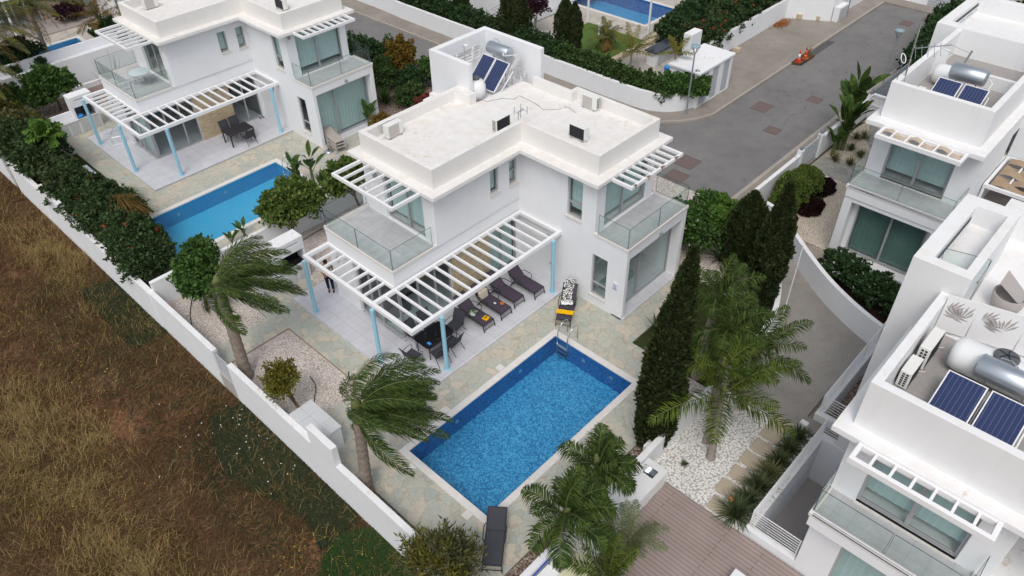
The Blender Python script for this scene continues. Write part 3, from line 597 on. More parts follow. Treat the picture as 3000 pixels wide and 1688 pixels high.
# far villa plot
slab('paving', 'crazy_paving_far', [(36.3, 64, 24.4, 60)], [POOLS['far'], (39.8, 44.45, 29.45, 34.65), (36.3, 37.9, 24.4, 60)])
slab('lawn', 'lawn', [(39.83, 44.42, 29.48, 34.62)], [], -.25, -.005)
slab('soil_bed', 'mulch_dark', [(36.3, 37.87, 22.0, 60)], [], -.25, -.03)
slab('soil_bed', 'mulch_dark', [(44.6, 64, 24.1, 29.6)], [], -.2, .0045)
slab('terrace', 'balcony_tile', [(40.4, 45.0, 37.5, 40)], [], -.2, .12)
for i in range(7):   # stepping slabs
    x, y = [(15.0, 5.2), (15.78, 5.35), (16.55, 5.35), (17.35, 5.38), (18.08, 5.38), (18.84, 5.42), (19.5, 5.42)][i]; m = MB(); rng = random.Random(i)
    m.prism([(x-.30+rng.uniform(-.02, .02), y-.38), (x+.30, y-.38+rng.uniform(-.03, .03)), (x+.30, y+.38), (x-.30, y+.36+rng.uniform(-.03, .03))], -.05, .03)
    m.build('stepping_stone', 'sandstone_flag', bevel=.02, label=['pale grey-green stepping slab nearest the timber deck', 'sandstone stepping slab second from the timber deck', 'sandstone stepping slab third from the timber deck', 'sandstone stepping slab fourth from the deck, beside dark grasses', 'sandstone stepping slab fifth from the timber deck', 'sandstone stepping slab partly under the palm fronds', 'last stepping slab, next to the driveway under palm fronds'][i], cat='stepping stone', group='stepping stones through the white pebbles')
# ================================================================ pools
def pool(key, label, depth, fmat, wmat, cop=.27, ladder=None, lights=(), skim=()):
    X0, X1, Y0, Y1 = POOLS[key]; x0, x1, y0, y1 = X0+.008, X1-.008, Y0+.008, Y1-.008; t = thing('swimming_pool', label, 'swimming pool', ((x0+x1)/2, (y0+y1)/2, 0), group='swimming pools')
    m = MB(); m.open = True; e = .004
    for a, b in (((x0, y0), (x1, y0)), ((x1, y0), (x1, y1)), ((x1, y1), (x0, y1)), ((x0, y1), (x0, y0))):
        m.quad((*b, -depth-.02), (*a, -depth-.02), (*a, -.03), (*b, -.03))
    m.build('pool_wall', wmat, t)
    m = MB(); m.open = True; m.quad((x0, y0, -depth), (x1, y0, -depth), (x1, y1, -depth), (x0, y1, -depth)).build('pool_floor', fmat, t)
    m = MB(); m.open = True; m.quad((x0, y0, -.11), (x1, y0, -.11), (x1, y1, -.11), (x0, y1, -.11)).build('water', 'pool_water', t)
    c = csg([(1, x0-cop, x1+cop, y0-cop, y1+cop, -.05, .03), (-1, x0, x1, y0, y1, -.05, .03)]); c.build('coping', 'travertine', t, bevel=.012)
    for lx, ly, ax in lights:
        MB().lathe([(.09, -.01), (.09, .0), (.05, .02)], 16, (lx, ly, -.42), ax).build('pool_light', 'tank_silver', t)
    for sx, sy in skim: MB().box(sx-.14, sx+.14, sy-.14, sy+.14, .0, .036).build('skimmer_lid', 'travertine', t)
    if ladder:
        for yy in ladder[1]:
            x = ladder[0]; MB().tube([(x+.55, yy, .0), (x+.55, yy, .62), (x+.47, yy, .76), (x+.33, yy, .80), (x+.12, yy, .70), (x-.08, yy, .40), (x-.10, yy, .0), (x-.10, yy, -.75)], .022, 10).build('ladder_rail', 'steel', t, smooth=True)
        for z in (-.22, -.45, -.68): MB().box(ladder[0]-.17, ladder[0]-.03, ladder[1][0], ladder[1][1], z-.02, z+.02).build('ladder_tread', 'steel', t)
    return t
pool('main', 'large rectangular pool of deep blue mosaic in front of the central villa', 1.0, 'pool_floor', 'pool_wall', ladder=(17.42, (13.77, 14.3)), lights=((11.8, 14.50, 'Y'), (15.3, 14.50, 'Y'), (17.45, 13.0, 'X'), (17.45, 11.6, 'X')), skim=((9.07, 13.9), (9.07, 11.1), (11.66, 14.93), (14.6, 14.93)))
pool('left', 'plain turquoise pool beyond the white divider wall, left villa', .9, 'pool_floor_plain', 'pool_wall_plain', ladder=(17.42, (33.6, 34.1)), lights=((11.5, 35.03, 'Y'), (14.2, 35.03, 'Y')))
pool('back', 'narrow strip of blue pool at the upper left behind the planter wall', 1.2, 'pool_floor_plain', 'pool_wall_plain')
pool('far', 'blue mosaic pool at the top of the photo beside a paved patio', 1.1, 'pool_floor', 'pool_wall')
MB().lathe([(.07, -.06), (.10, 0), (.07, .06)], 14, (10.6, 31.6, -.12)).build('floating_ball', 'green_ball', smooth=True, label='small green float in the near corner of the left pool', cat='pool float')
# ================================================================ garden walls
def wall(label, ops, mat='white_render', name='garden_wall', group=None, cat='wall', bevel=.012): return csg(ops).build(name, mat, bevel=bevel, label=label, cat=cat, group=group)
wall('long white field boundary wall from the gate down to the bottom bush', [(1, 7.0, 7.22, 6.5, 22.15, -1.5, .92), (1, 6.98, 7.22, 15.2, 16.62, .92, 1.85)])
wall('white field boundary wall between the garden gate and the flowering hedge', [(1, 7.0, 7.22, 23.25, 28.4, -1.5, .92), (1, 6.98, 7.22, 28.4, 40.0, -1.5, .9), (1, 6.98, 7.22, 36.3, 40.0, .9, 1.35), (1, 6.97, 7.22, 40.0, 44.6, -1.5, .9)])
wall('white boundary wall at the far left edge of the photo', [(1, 7.0, 7.22, 45.7, 110, -1.5, .9)])
g = thing('garden_gate', 'low grey slatted gate in the white field wall', 'gate', (7.1, 22.7, -.3)); MB().box(7.06, 7.14, 22.16, 22.22, -.3, .85).box(7.06, 7.14, 23.18, 23.24, -.3, .85).build('gate_frame', 'gate_grey', g)
m = MB(); [m.box(7.08, 7.12, 22.22, 23.18, z, z+.13) for z in (-.2, 0, .2, .4, .62)]; m.build('gate_slats', 'gate_grey', g); MB().box(7.0, 7.22, 22.15, 23.25, -1.5, -.25).build('threshold', 'concrete', g)
wall('white divider wall between central garden and left pool', [(1, 7.22, 22.5, 28.4, 28.6, -.2, 1.15), (1, 7.22, 10.5, 28.4, 28.6, 1.15, 1.32)])
wall('low white wall along the pool side towards the right garden', [(1, 8.2, 23.6, 7.86, 8.08, -.3, .85), (1, 14.9, 18.2, 8.08, 8.3, -.3, .62)])
wall('tall white retaining wall below the back-left pool', [(1, 7.22, 20.8, 52.9, 53.12, -.2, 1.85), (1, 7.22, 20.8, 52.2, 52.4, -.2, .3), (1, 7.22, 20.8, 54.2, 54.4, -.2, 2.1), (1, 7.22, 20.8, 53.12, 54.2, 1.2, 1.5)])
# tiled bench block by the boundary
t = thing('pump_box', 'pale tiled box bench against the boundary wall by the gravel', 'pump housing', (7.7, 17.3, 0)); MB().box(7.22, 8.1, 16.4, 18.18, 0, 1.02).build('body', 'white_render', t); 
def _lid():
    m = MB(); xs = [7.18, 7.66, 8.15]; ys = [16.37, 16.98, 17.6, 18.21]
    for i in range(2):
        for j in range(3): m.box(xs[i]+.004, xs[i+1]-.004, ys[j]+.004, ys[j+1]-.004, 1.02, 1.045)
    m.build('tiled_lid', 'travertine_grey', t)
plain('travertine_grey', (.56, .57, .58), .6, .3, var=.04); _lid()
# curved driveway wall
def ribbon_wall(path, w_, z0, z1, label, **kw):
    a = offset_path(path, -w_/2); b = offset_path(path, w_/2); m = MB(); n = len(path)
    vs = [(x, y, z0) for x, y in a]+[(x, y, z0) for x, y in b]+[(x, y, z1) for x, y in a]+[(x, y, z1) for x, y in b]; fs = []
    for i in range(n-1): fs += [(i, i+1, 2*n+i+1, 2*n+i), (n+i+1, n+i, 3*n+i, 3*n+i+1), (2*n+i, 2*n+i+1, 3*n+i+1, 3*n+i), (i+1, i, n+i, n+i+1)]
    fs += [(0, 2*n, 3*n, n), (n-1, 2*n-1, 4*n-1, 3*n-1)]; m.add(vs, fs); return m.build('garden_wall', 'white_render', label=label, cat='wall', **kw)
def smooth_path(p, k=6):
    out = []; n = len(p)
    for i in range(n-1):
        p0, p1, p2, p3 = (Vector((*p[max(0, i-1)], 0)), Vector((*p[i], 0)), Vector((*p[i+1], 0)), Vector((*p[min(n-1, i+2)], 0)))
        for j in range(k):
            s = j/k; q = .5*((2*p1)+(-p0+p2)*s+(2*p0-5*p1+4*p2-p3)*s*s+(-p0+3*p1-3*p2+p3)*s**3); out.append((q.x, q.y))
    out.append(tuple(p[-1])); return out
ribbon_wall(smooth_path([(30.35, 13.25), (30.3, 12.2), (29.9, 11.2), (28.95, 10.1), (27.9, 8.8), (26.9, 7.4), (26.1, 5.9), (25.6, 4.55), (25.4, 3.3)]), .2, -.2, 1.15, 'curving white wall beside the grey driveway')
wall('straight white street wall in front of the upper right villa', [(1, 30.35, 35.3, 13.12, 13.32, -.2, 1.15), (1, 38.0, 43.9, 13.12, 13.32, -.2, 1.15)])
wall('white wall by the driveway between palms and light well', [(1, 19.72, 19.94, 4.62, 4.9, -.2, .35)])
ribbon_wall(smooth_path([(20.0, 8.0), (21.8, 8.0), (24.1, 8.35), (26.4, 9.5), (28.0, 11.2), (28.9, 12.9)]), .2, -.2, .85, 'white garden wall half hidden behind the cypress trees')
ribbon_wall([(36.0, 90), (36.0, 48.2), (35.85, 45.8), (35.85, 40), (35.9, 30), (35.95, 25.4)]+smooth_path([(35.98, 24.2), (36.2, 23.1), (36.9, 22.1), (37.8, 21.6), (39.0, 21.38)]), .24, -.2, 1.15, 'long white wall sweeping round the road corner below the hedge')
wall('white wall behind the concrete forecourt', [(1, 42.4, 54.6, 24.1, 24.32, -.2, 1.45)])
MB().prism([(54.5, 24.3), (54.65, 24.1), (55.9, 21.8), (56.2, 21.35), (57.9, 21.35), (62.6, 21.35), (62.6, 23.5), (56.5, 24.3)], -.2, 1.7).build('garden_wall', 'white_render', label='tall white corner wall beside the meter cabinet', cat='wall')
wall('white wall closing the far end of the road', [(1, 63.9, 64.2, 17.3, 30, -.2, 1.6), (1, 63.9, 64.2, 6, 15.2, -.2, 1.6)])
# ================================================================ buildings
def glazing(par, ax, p, u0, u1, z0, z1, mull=(), rail=None, name='window', fw=.055, dep=.07, blind=None, bdep=.16, frame='frame_grey', sgn=1, blind_part=None, label=None):
    """framed glazing in the plane ax=p; sgn: +1 when the room lies towards +ax"""
    m = MB()
    def bx(a0, a1, b0, b1, d0=-dep/2, d1=dep/2):
        if ax == 'x': m.box(p+d0, p+d1, a0, a1, b0, b1)
        else: m.box(a0, a1, p+d0, p+d1, b0, b1)
    bx(u0, u0+fw, z0, z1); bx(u1-fw, u1, z0, z1); bx(u0+fw, u1-fw, z0, z0+fw*1.1); bx(u0+fw, u1-fw, z1-fw, z1)
    for q in mull: bx(q-fw*.7, q+fw*.7, z0+fw, z1-fw, -dep*.62, dep*.62)
    if rail: bx(u0+fw, u1-fw, rail-fw*.6, rail+fw*.6, -dep*.6, dep*.6)
    fr = m.build(name, frame, par, label=label)
    g = MB(); g.open = True
    q = [(u0+fw, z0+fw), (u1-fw, z0+fw), (u1-fw, z1-fw), (u0+fw, z1-fw)]
    (g.quad(*[(p, a, b) for a, b in q]) if ax == 'x' else g.quad(*[(a, p, b) for a, b in q])).build('pane', 'window_glass', fr)
    if blind:
        lo = z0+.1 if not blind_part else blind_part; n = max(4, int((u1-u0)/.07)); g = MB(); g.open = True; P = []
        for i in range(n+1):
            a = u0+.05+(u1-u0-.1)*i/n; dd = sgn*(bdep+.009*math.sin(i*2.1)); P.append((p+dd, a) if ax == 'x' else (a, p+dd))
        for i in range(n):
            (x0, y0), (x1, y1) = P[i], P[i+1]; g.quad((x0, y0, lo), (x1, y1, lo), (x1, y1, z1-.02), (x0, y0, z1-.02))
        g.build('curtain', blind, fr)
    return fr
def rail_glass(par, path, z0, z1, gaps=()):
    """frameless glass balustrade with a dark edge and a bottom channel"""
    pn = []
    for (a, b) in zip(path[:-1], path[1:]):
        a, b = Vector((*a, 0)), Vector((*b, 0)); L = (b-a).length; n = max(1, round(L/2.2)); t = (b-a)/L
        for i in range(n):
            p, q = a+t*(L*i/n+.02), a+t*(L*(i+1)/n-.02); g = MB(); g.open = True; g.quad((p.x, p.y, z0), (q.x, q.y, z0), (q.x, q.y, z1), (p.x, p.y, z1)); o = g.build('glass_panel', 'rail_glass', par)
            e = MB(); e.bar((p.x, p.y, z1+.004), (q.x, q.y, z1+.004), .014, .010); e.bar((p.x, p.y, z0), (p.x, p.y, z1), .010, .012); e.bar((q.x, q.y, z0), (q.x, q.y, z1), .010, .012); e.build('panel_edge', 'glass_edge', o)
        c = MB(); c.bar((a.x, a.y, z0-.02), (b.x, b.y, z0-.02), .05, .06); c.build('glass_channel', 'frame_grey', par)
def lamp_box(par, x, y, z, ax='y', s=1):
    m = MB(); m.box(x-.06, x+.06, y-.06, y+.06, z-.09, z+.09); return m.build('wall_lamp', 'grey_metal', par, bevel=.01)
def villa_a(ox, oy, label, post='post_blue', variant='main', name='villa'):
    t = thing(name, label, 'villa', (16+ox, 21+oy, 0), group='white two storey villas')
    X = lambda v: v+ox; Y = lambda v: v+oy
    def C(*ops): return [(s, a+ox, b+ox, c+oy, d+oy, e, f) for s, a, b, c, d, e, f in ops]
    w_ = C((1, 12.95, 20, 18.9, 23.2, 0, 3.62), (1, 20, 24.15, 13.07, 24.75, 0, 3.62), (1, 16, 20, 23.2, 24.75, 0, 3.62),
         (1, 15.2, 20, 18.85, 23.1, 3.62, 6.23), (1, 20, 23.87, 14.75, 24.75, 3.62, 6.23),
         (-1, 13.15, 19.8, 18.9, 23.0, .1, 2.72), (-1, 12.95, 13.15, 18.9, 21.6, .1, 2.72),
         (1, 15.85, 18.05, 18.9, 19.1, .1, 2.72), (1, 19.8, 20, 18.9, 23.1, .1, 2.72), (-1, 20.2, 23.9, 13.07, 18.6, .1, 3.16), (1, 20.2, 23.9, 18.3, 18.6, .1, 3.16),
         (-1, 20.0, 20.2, 14.0, 14.79, .55, 2.68), (-1, 20.0, 20.25, 15.45, 16.22, 3.95, 5.8), (-1, 18.28, 18.78, 18.85, 19.1, 4.55, 5.7), (-1, 19.4, 19.87, 18.85, 19.1, 4.47, 5.65),
         (-1, 15.2, 15.5, 19.5, 21.9, 3.66, 6.05), (-1, 20.6, 23.47, 14.75, 15.0, 3.66, 6.05),
         (-1, 15.5, 19.8, 19.1, 22.9, 3.66, 6.0), (-1, 20.25, 23.7, 15.0, 22.9, 3.66, 6.0))
    csg(w_).build('wall', 'white_render', t, bevel=.015)
    rf = C((1, 14.77, 24.35, 18.28, 23.42, 6.23, 6.40), (1, 19.46, 24.35, 14.33, 18.28, 6.23, 6.40), (1, 20.4, 24.2, 23.42, 24.75, 6.23, 6.4),
           (1, 15.17, 20.0, 18.7, 23.0, 6.40, 7.27), (1, 20.0, 23.9, 14.75, 19.05, 6.4, 7.27), (1, 20, 23.5, 19.05, 23.0, 6.4, 7.27),
           (-1, 15.39, 20.2, 18.9, 22.78, 6.8, 7.27), (-1, 20.2, 23.7, 14.95, 18.85, 6.8, 7.27), (-1, 20.2, 23.3, 18.85, 21.9, 6.8, 7.27), (-1, 20.61, 23.5, 21.9, 23.0, 6.54, 7.27), (-1, 23.3, 23.5, 21.1, 21.9, 6.8, 7.27))
    csg(rf).build('roof', 'roof_coating', t, bevel=.012)
    tw = C((1, 20.6, 24.05, 21.95, 24.75, 6.4, 8.38), (1, 20.6, 24.05, 21.1, 21.95, 6.4, 8.38), (-1, 20.82, 23.83, 21.1, 24.45, 6.55, 8.38), (-1, 20.6, 20.82, 21.1, 22.28, 6.4, 8.38), (-1, 20.82, 22.9, 21.1, 21.95, 6.4, 8.38), (-1, 22.9, 23.83, 21.3, 22.0, 6.4, 8.38), (-1, 20.82, 22.9, 21.95, 22.28, 6.55, 8.38),
           (-1, 21.2, 23.4, 24.45, 24.75, 7.25, 7.75))
    o = csg(tw).build('rooftop_screen_wall', 'white_render', t, bevel=.012)
    m = MB()
    for z in (7.3, 7.46, 7.62): m.box(X(21.2), X(23.4), Y(24.5), Y(24.56), z, z+.09)
    m.box(X(21.9), X(21.98), Y(24.4), Y(24.5), 7.2, 7.78).box(X(22.9), X(22.98), Y(24.4), Y(24.5), 7.2, 7.78); m.build('slats', 'white_metal', o)
    MB().box(X(13.16), X(19.79), Y(18.95), Y(22.99), .102, .106).build('room_floor', 'terrace_tile', t); MB().box(X(20.21), X(23.89), Y(13.1), Y(18.29), .102, .106).build('room_floor', 'terrace_tile', t)
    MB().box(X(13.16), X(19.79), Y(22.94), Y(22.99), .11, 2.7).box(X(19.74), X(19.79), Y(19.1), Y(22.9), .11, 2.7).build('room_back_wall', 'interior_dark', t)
    # balconies
    for op in ((1, 13.02, 15.19, 18.97, 23.12, 3.622, 3.632), (1, 20.08, 24.08, 13.15, 14.74, 3.622, 3.632)): csg(C(op)).build('balcony_floor', 'balcony_tile', t)
    csg(C((1, 12.93, 15.2, 18.86, 18.98, 3.60, 3.74), (1, 12.93, 13.07, 18.98, 23.12, 3.60, 3.74), (1, 12.93, 15.2, 23.12, 23.23, 3.6, 3.80))).build('balcony_kerb', 'render_cream', t, bevel=.008)
    csg(C((1, 19.97, 24.18, 13.04, 13.17, 3.6, 3.74), (1, 19.97, 20.10, 13.17, 14.75, 3.6, 3.74), (1, 24.05, 24.18, 13.17, 14.75, 3.6, 3.74))).build('balcony_kerb', 'render_cream', t, bevel=.008)
    rail_glass(t, [(X(13.0), Y(23.18)), (X(13.0), Y(18.92)), (X(15.05), Y(18.92))], 3.76, 4.68); rail_glass(t, [(X(13.0), Y(23.18)), (X(15.15), Y(23.18))], 3.82, 4.7)
    rail_glass(t, [(X(20.03), Y(14.6)), (X(20.03), Y(13.11)), (X(24.11), Y(13.11)), (X(24.11), Y(14.7))], 3.76, 4.68)
    # windows and doors
    bl = 'curtain'
    glazing(t, 'x', X(13.10), Y(18.92), Y(21.58), .12, 2.7, (Y(20.2), Y(20.8)), name='sliding_door', blind=bl if variant != 'main' else None)
    glazing(t, 'y', Y(18.97), X(13.16), X(15.84), .12, 2.7, (X(14.1), X(15.0)), name='sliding_door', blind=bl if variant == 'main2' else None)
    glazing(t, 'y', Y(18.97), X(18.06), X(19.79), .12, 2.7, (X(18.9),), name='sliding_door', blind=bl if variant != 'left' else None)
    glazing(t, 'y', Y(13.56), X(20.22), X(23.88), .12, 3.14, (X(21.6),), name='sliding_door', blind=bl if variant == 'left' else None)
    glazing(t, 'x', X(20.12), Y(14.0), Y(14.79), .57, 2.66, rail=1.18, name='window')
    glazing(t, 'x', X(20.14), Y(15.45), Y(16.22), 3.98, 5.78, rail=4.62, blind=bl, bdep=.1, blind_part=4.3)
    glazing(t, 'y', Y(19.0), X(18.28), X(18.78), 4.58, 5.68, blind=bl, bdep=.08); glazing(t, 'y', Y(19.0), X(19.4), X(19.87), 4.5, 5.63, rail=5.1, blind=bl, bdep=.08)
    glazing(t, 'x', X(15.36), Y(19.5), Y(21.9), 3.68, 6.03, (Y(20.6),), name='balcony_door', blind=bl if variant == 'main' else None, blind_part=3.95)
    glazing(t, 'y', Y(14.88), X(20.6), X(23.47), 3.68, 6.03, (X(21.9),), name='balcony_door', blind=bl, blind_part=4.0)
    s = MB(); s.box(X(19.94), X(20.14), Y(13.96), Y(14.83), .50, .56).box(X(19.94), X(20.1), Y(15.41), Y(16.26), 3.90, 3.96).box(X(18.24), X(18.82), Y(18.79), Y(18.98), 4.50, 4.56).box(X(19.36), X(19.91), Y(18.79), Y(18.98), 4.42, 4.48); s.build('window_sill', 'travertine', t)
    MB().box(X(15.86), X(18.04), Y(18.83), Y(18.897), .1, 2.71).build('stone_panel', 'stone_cladding' if variant != 'back' else 'stone_cladding_dark', t)
    for (x, y, z) in ((19.93, 17.2, 2.4), (17.0, 18.78, 2.35), (22.2, 13.0, 3.35), (15.1, 22.25, 5.6), (15.12, 19.1, 6.0), (20.2, 14.65, 6.0), (12.9, 22.6, 2.4)): lamp_box(t, X(x), Y(y), z)
    # terrace pergola
    pg = MB(); z0, z1 = 2.82, 3.0
    pg.box(X(11.7), X(20.05), Y(16.45), Y(16.60), z0, z1).box(X(11.7), X(11.85), Y(16.602), Y(23.2), z0, z1).box(X(11.852), X(12.95), Y(23.05), Y(23.198), z0, z1)
    pg.box(X(12.87), X(12.945), Y(18.9), Y(23.04), z0+.02, z1-.004).box(X(12.95), X(19.99), Y(18.72), Y(18.845), z0, z1-.003).box(X(11.852), X(12.948), Y(18.70), Y(18.85), z0, z1-.005).box(X(19.86), X(19.995), Y(16.602), Y(18.718), z0, z1-.004)
    n = 15
    P = pg.build('pergola', 'white_metal', t, bevel=.008); q = MB()
    for i in range(n): x = X(11.86+(19.86-11.86)*(i+1)/(n+1)); q.box(x-.04, x+.04, Y(16.602), Y(18.72), z0+.05, z1-.02)
    for i in range(7): y = Y(18.9+4.1*(i+1)/8); q.box(X(11.852), X(12.869), y-.04, y+.04, z0+.05, z1-.02)
    q.build('rafters', 'white_metal', P, bevel=.006)
    for x, y in ((11.6, 18.63), (11.6, 23.0), (13.1, 16.38), (19.4, 16.38)): MB().cyl(X(x), Y(y), .1, 2.86, .085, 18).cyl(X(x), Y(y), .1, .13, .14, 18).build('post', post, P, smooth=False)
    # small roof pergolas
    a = MB(); a.box(X(13.40), X(13.5), Y(19.0), Y(22.62), 6.2, 6.34).box(X(13.502), X(14.768), Y(19.0), Y(19.1), 6.2, 6.336).box(X(13.502), X(14.768), Y(22.52), Y(22.62), 6.2, 6.336)
    for i in range(6): y = Y(19.1+3.42*(i+1)/7); a.box(X(13.502), X(14.768), y-.035, y+.035, 6.22, 6.33)
    a.build('small_pergola', 'white_metal', t, bevel=.006)
    a = MB(); a.box(X(20.3), X(23.68), Y(13.38), Y(13.48), 6.2, 6.34).box(X(20.3), X(20.4), Y(13.482), Y(14.328), 6.2, 6.336).box(X(23.58), X(23.68), Y(13.482), Y(14.328), 6.2, 6.336)
    for i in range(7): x = X(20.4+3.18*(i+1)/8); a.box(x-.035, x+.035, Y(13.482), Y(14.328), 6.22, 6.33)
    a = a.build('small_pergola', 'white_metal', t, bevel=.006)
    if variant == 'main':
        r = MB(); rr = random.Random(3)
        for x in (20.55, 21.4, 22.3, 23.2):
            for k in range(3): xx = x+rr.uniform(-.08, .08); r.box(xx-.03-.03*k, xx+.03, 13.375, 13.40+.02*k, 6.342, 6.346+.001*k).box(xx-.012, xx+.012, 13.372, 13.378, 6.24-.03*k, 6.34)
        r.build('rust_stain', 'rust', a)
    return t
render_wall('render_cream', (.72, .70, .67), (.66, .62, .57), (.45, .33, .2), .03)
V1 = villa_a(0, 0, 'white L-shaped villa at the centre with light blue pergola posts and loungers', variant='main')
V2 = villa_a(.1, 21.15, 'left white villa with a black dining table on its terrace', variant='left')
V3 = villa_a(1.3, 47.4, 'partly seen white villa at upper left, brown stone wall behind palms', post='white_metal', variant='back')
m = MB(); m.box(19.965, 19.995, 13.40, 13.64, 1.5, 1.86); sg = m.build('wall_plaque', 'sign_white', V1)
m = MB()
for k, y in enumerate((13.46, 13.52, 13.58)): m.box(19.958, 19.964, y-.012, y+.012, 1.58, 1.72); m.lathe([(.018, 0), (.018, .002)], 8, (19.958, y, 1.75), 'X')
m.box(19.958, 19.964, 13.41, 13.63, 1.51, 1.55); m.build('figures', 'sign_blue', sg)
MB().box(19.96, 19.995, 16.85, 17.05, .95, 1.05).build('socket', 'beige_cloth', V1)
# ---- right villas
def villa_b(label, p):
    x0, y1, y0 = p['gx'], p['y1'], p['y0']; ux = p['ux']; px_ = p['px']; t = thing('villa', label, 'villa', (x0+5, (y0+y1)/2, 0), group='white two storey villas')
    ops = [(1, x0, x0+14, y0, y1, p.get('z0', 0), 3.16), (1, p['bx'], x0+14, y0, y1, 3.16, 3.6), (1, ux, x0+14, y0, y1, 3.6, 6.25)]
    g = p['gf']; ops += [(-1, x0, x0+p['rec'], g[0]-p['lip'], g[1]+p['lip'], .12, min(3.15, g[2]+p['lip'])), (-1, x0, x0+3, g[0], g[1], .12, g[2])]
    u = p['uf']; ops += [(-1, ux, ux+3, u[0], u[1], 3.66, u[2])]
    for o in p.get('extra', []): ops.append(o)
    csg(ops).build('wall', 'white_render', t, bevel=.015)
    sx, s0, s1 = p['slab']; par = p['par']; pz = 8.02
    csg([(1, sx, x0+14, s0, s1, 6.25, 6.45), (1, px_, p['parx1'], p['par0'], p['par1'], 6.45, pz), (-1, px_+.24, p['parx1']-.24, p['par0']+.24, p['par1']-.24, 6.9, pz)]+p.get('rextra', [])).build('roof', 'render_roof_b', t, bevel=.012)
    MB().box(px_+.25, p['parx1']-.25, p['par0']+.25, p['par1']-.25, 6.9, 6.905).build('roof_floor', 'roof_terrace', t)
    b0, b1 = p['bal']; csg([(1, p['bx']+.05, ux, b0, b1, 3.602, 3.612)]).build('balcony_floor', 'balcony_tile', t)
    csg([(1, p['bx']-.02, p['bx']+.13, b0, b1, 3.58, 3.72), (1, p['bx']+.13, ux, b1-.13, b1, 3.58, 3.72), (1, p['bx']+.13, ux, b0, b0+.13, 3.58, 3.72)]).build('balcony_kerb', 'render_cream', t, bevel=.01)
    MB().tube([(p['bx']+.0, b0+.05, 3.70), (p['bx']+.0, b1-.12, 3.70)], .045, 8).build('steel_channel', 'steel', t)
    rail_glass(t, [(ux-.1, b1-.06), (p['bx']+.12, b1-.06), (p['bx']+.12, b0+.06), (ux-.1, b0+.06)], 3.74, 4.66)
    glazing(t, 'x', x0+p['rec']+.03, g[0], g[1], .14, g[2], ((g[0]+g[1])/2,), name='sliding_door', blind=p.get('gfb', 'curtain'), fw=.07)
    glazing(t, 'x', ux+.14, u[0], u[1], 3.68, u[2], ((u[0]+u[1])/2,), name='balcony_door', blind='curtain', fw=.08, blind_part=4.0, bdep=.2)
    MB().box(ux-.06, ux+.1, u[0]-.02, u[1]+.02, 3.615, 3.66).build('door_sill', 'travertine', t)
    q0, q1, qx, n = p['perg']; a = MB(); a.box(qx, qx+.13, q0, q1, 6.22, 6.40).box(qx+.132, sx-.002, q0, q0+.12, 6.22, 6.396).box(qx+.132, sx-.002, q1-.12, q1, 6.22, 6.396).box(sx-.09, sx-.004, q0+.122, q1-.122, 6.22, 6.392)
    for i in range(n): y = q0+(q1-q0)*(i+1)/(n+1); a.box(qx+.132, sx-.092, y-.035, y+.035, 6.26, 6.385)
    o = a.build('small_pergola', 'white_metal', t, bevel=.006)
    if p.get('weave'):
        mm = MB(); mm.open = True; K = 24; rows = 2; W = (sx-qx-.2)/rows
        for rr in range(rows):
            for i in range(K):
                ya, yb = q0+.12+(q1-q0-.24)*i/K, q0+.12+(q1-q0-.24)*(i+1)/K; za = 6.33+.09*math.sin(math.pi*(i/K*(n+1)+rr)); zb = 6.33+.09*math.sin(math.pi*((i+1)/K*(n+1)+rr)); xx = qx+.13+rr*W
                mm.quad((xx, ya, za), (xx, yb, zb), (xx+W*.96, yb, zb), (xx+W*.96, ya, za))
        mm.build('woven_canvas', 'canvas_tan', o)
    return t
render_wall('render_roof_b', (.79, .795, .805), (.75, .725, .69), (.55, .45, .33), .02)
VB2 = villa_b('close white villa at lower right with solar panels and big cylindrical tanks on its roof', dict(z0=-3.2, gx=14.64, bx=13.97, ux=15.2, px=15.07, parx1=19.6, y1=2.42, y0=-9, rec=.12, lip=0.0, gf=(-1.9, 1.45, 2.4), uf=(-.95, 1.72, 6.0), slab=(14.65, -12, 2.86), par=0, par0=-9, par1=2.5, bal=(-1.55, 2.46), perg=(-1.3, 2.12, 14.0, 6),
    extra=[(1, 13.97, 15.2, -9, -1.55, 3.16, 3.6), (-1, 15.2, 18.2, -9, -1.75, 3.66, 5.9), (-1, 13.97, 14.64, -9, 2.42, 2.9, 3.16)], rextra=[(1, 19.6, 25.5, -9, 2.5, 6.45, 8.02), (-1, 19.36, 25.3, -8.8, 2.26, 6.9, 8.02), (1, 19.6, 23.8, 1.95, 3.5, -.2, 8.75), (-1, 19.95, 23.3, 2.2, 3.05, 8.1, 8.75)]))
VB1 = villa_b('upper right white villa with woven canvas on its small pergola', dict(gx=30.14, bx=30.1, ux=31.7, px=31.45, parx1=38.85, y1=8.86, y0=4.55, rec=.55, lip=.2, gf=(5.3, 8.3, 2.75), uf=(5.5, 8.15, 5.55), slab=(30.87, 4.5, 9.18), par=0, par0=4.88, par1=8.85, bal=(4.62, 8.93), perg=(5.05, 8.42, 30.0, 5), weave=True, gfb='curtain_dark',
    extra=[(-1, 35.6, 37.0, 4.55, 4.75, 4.0, 5.4), (1, 33.2, 44.14, -4, 4.55, 0, 3.0), (1, 36.5, 44.14, -4, 4.55, 3.0, 6.25), (1, 38.7, 44.14, 8.86, 9.75, 0, 6.25)], rextra=[(1, 38.61, 43.6, 4.88, 9.75, 6.45, 8.1), (-1, 39.2, 43.2, 5.3, 9.3, 7.35, 8.1), (1, 35.9, 36.1, 8.2, 8.61, 6.9, 8.02), (1, 35.9, 36.1, 5.12, 7.0, 6.9, 7.45), (1, 36.5, 44.14, -4, 4.5, 6.25, 6.45)]))
glazing(VB1, 'y', 4.68, 35.6, 37.0, 4.0, 5.4, name='window', blind='interior_dark', bdep=.1)
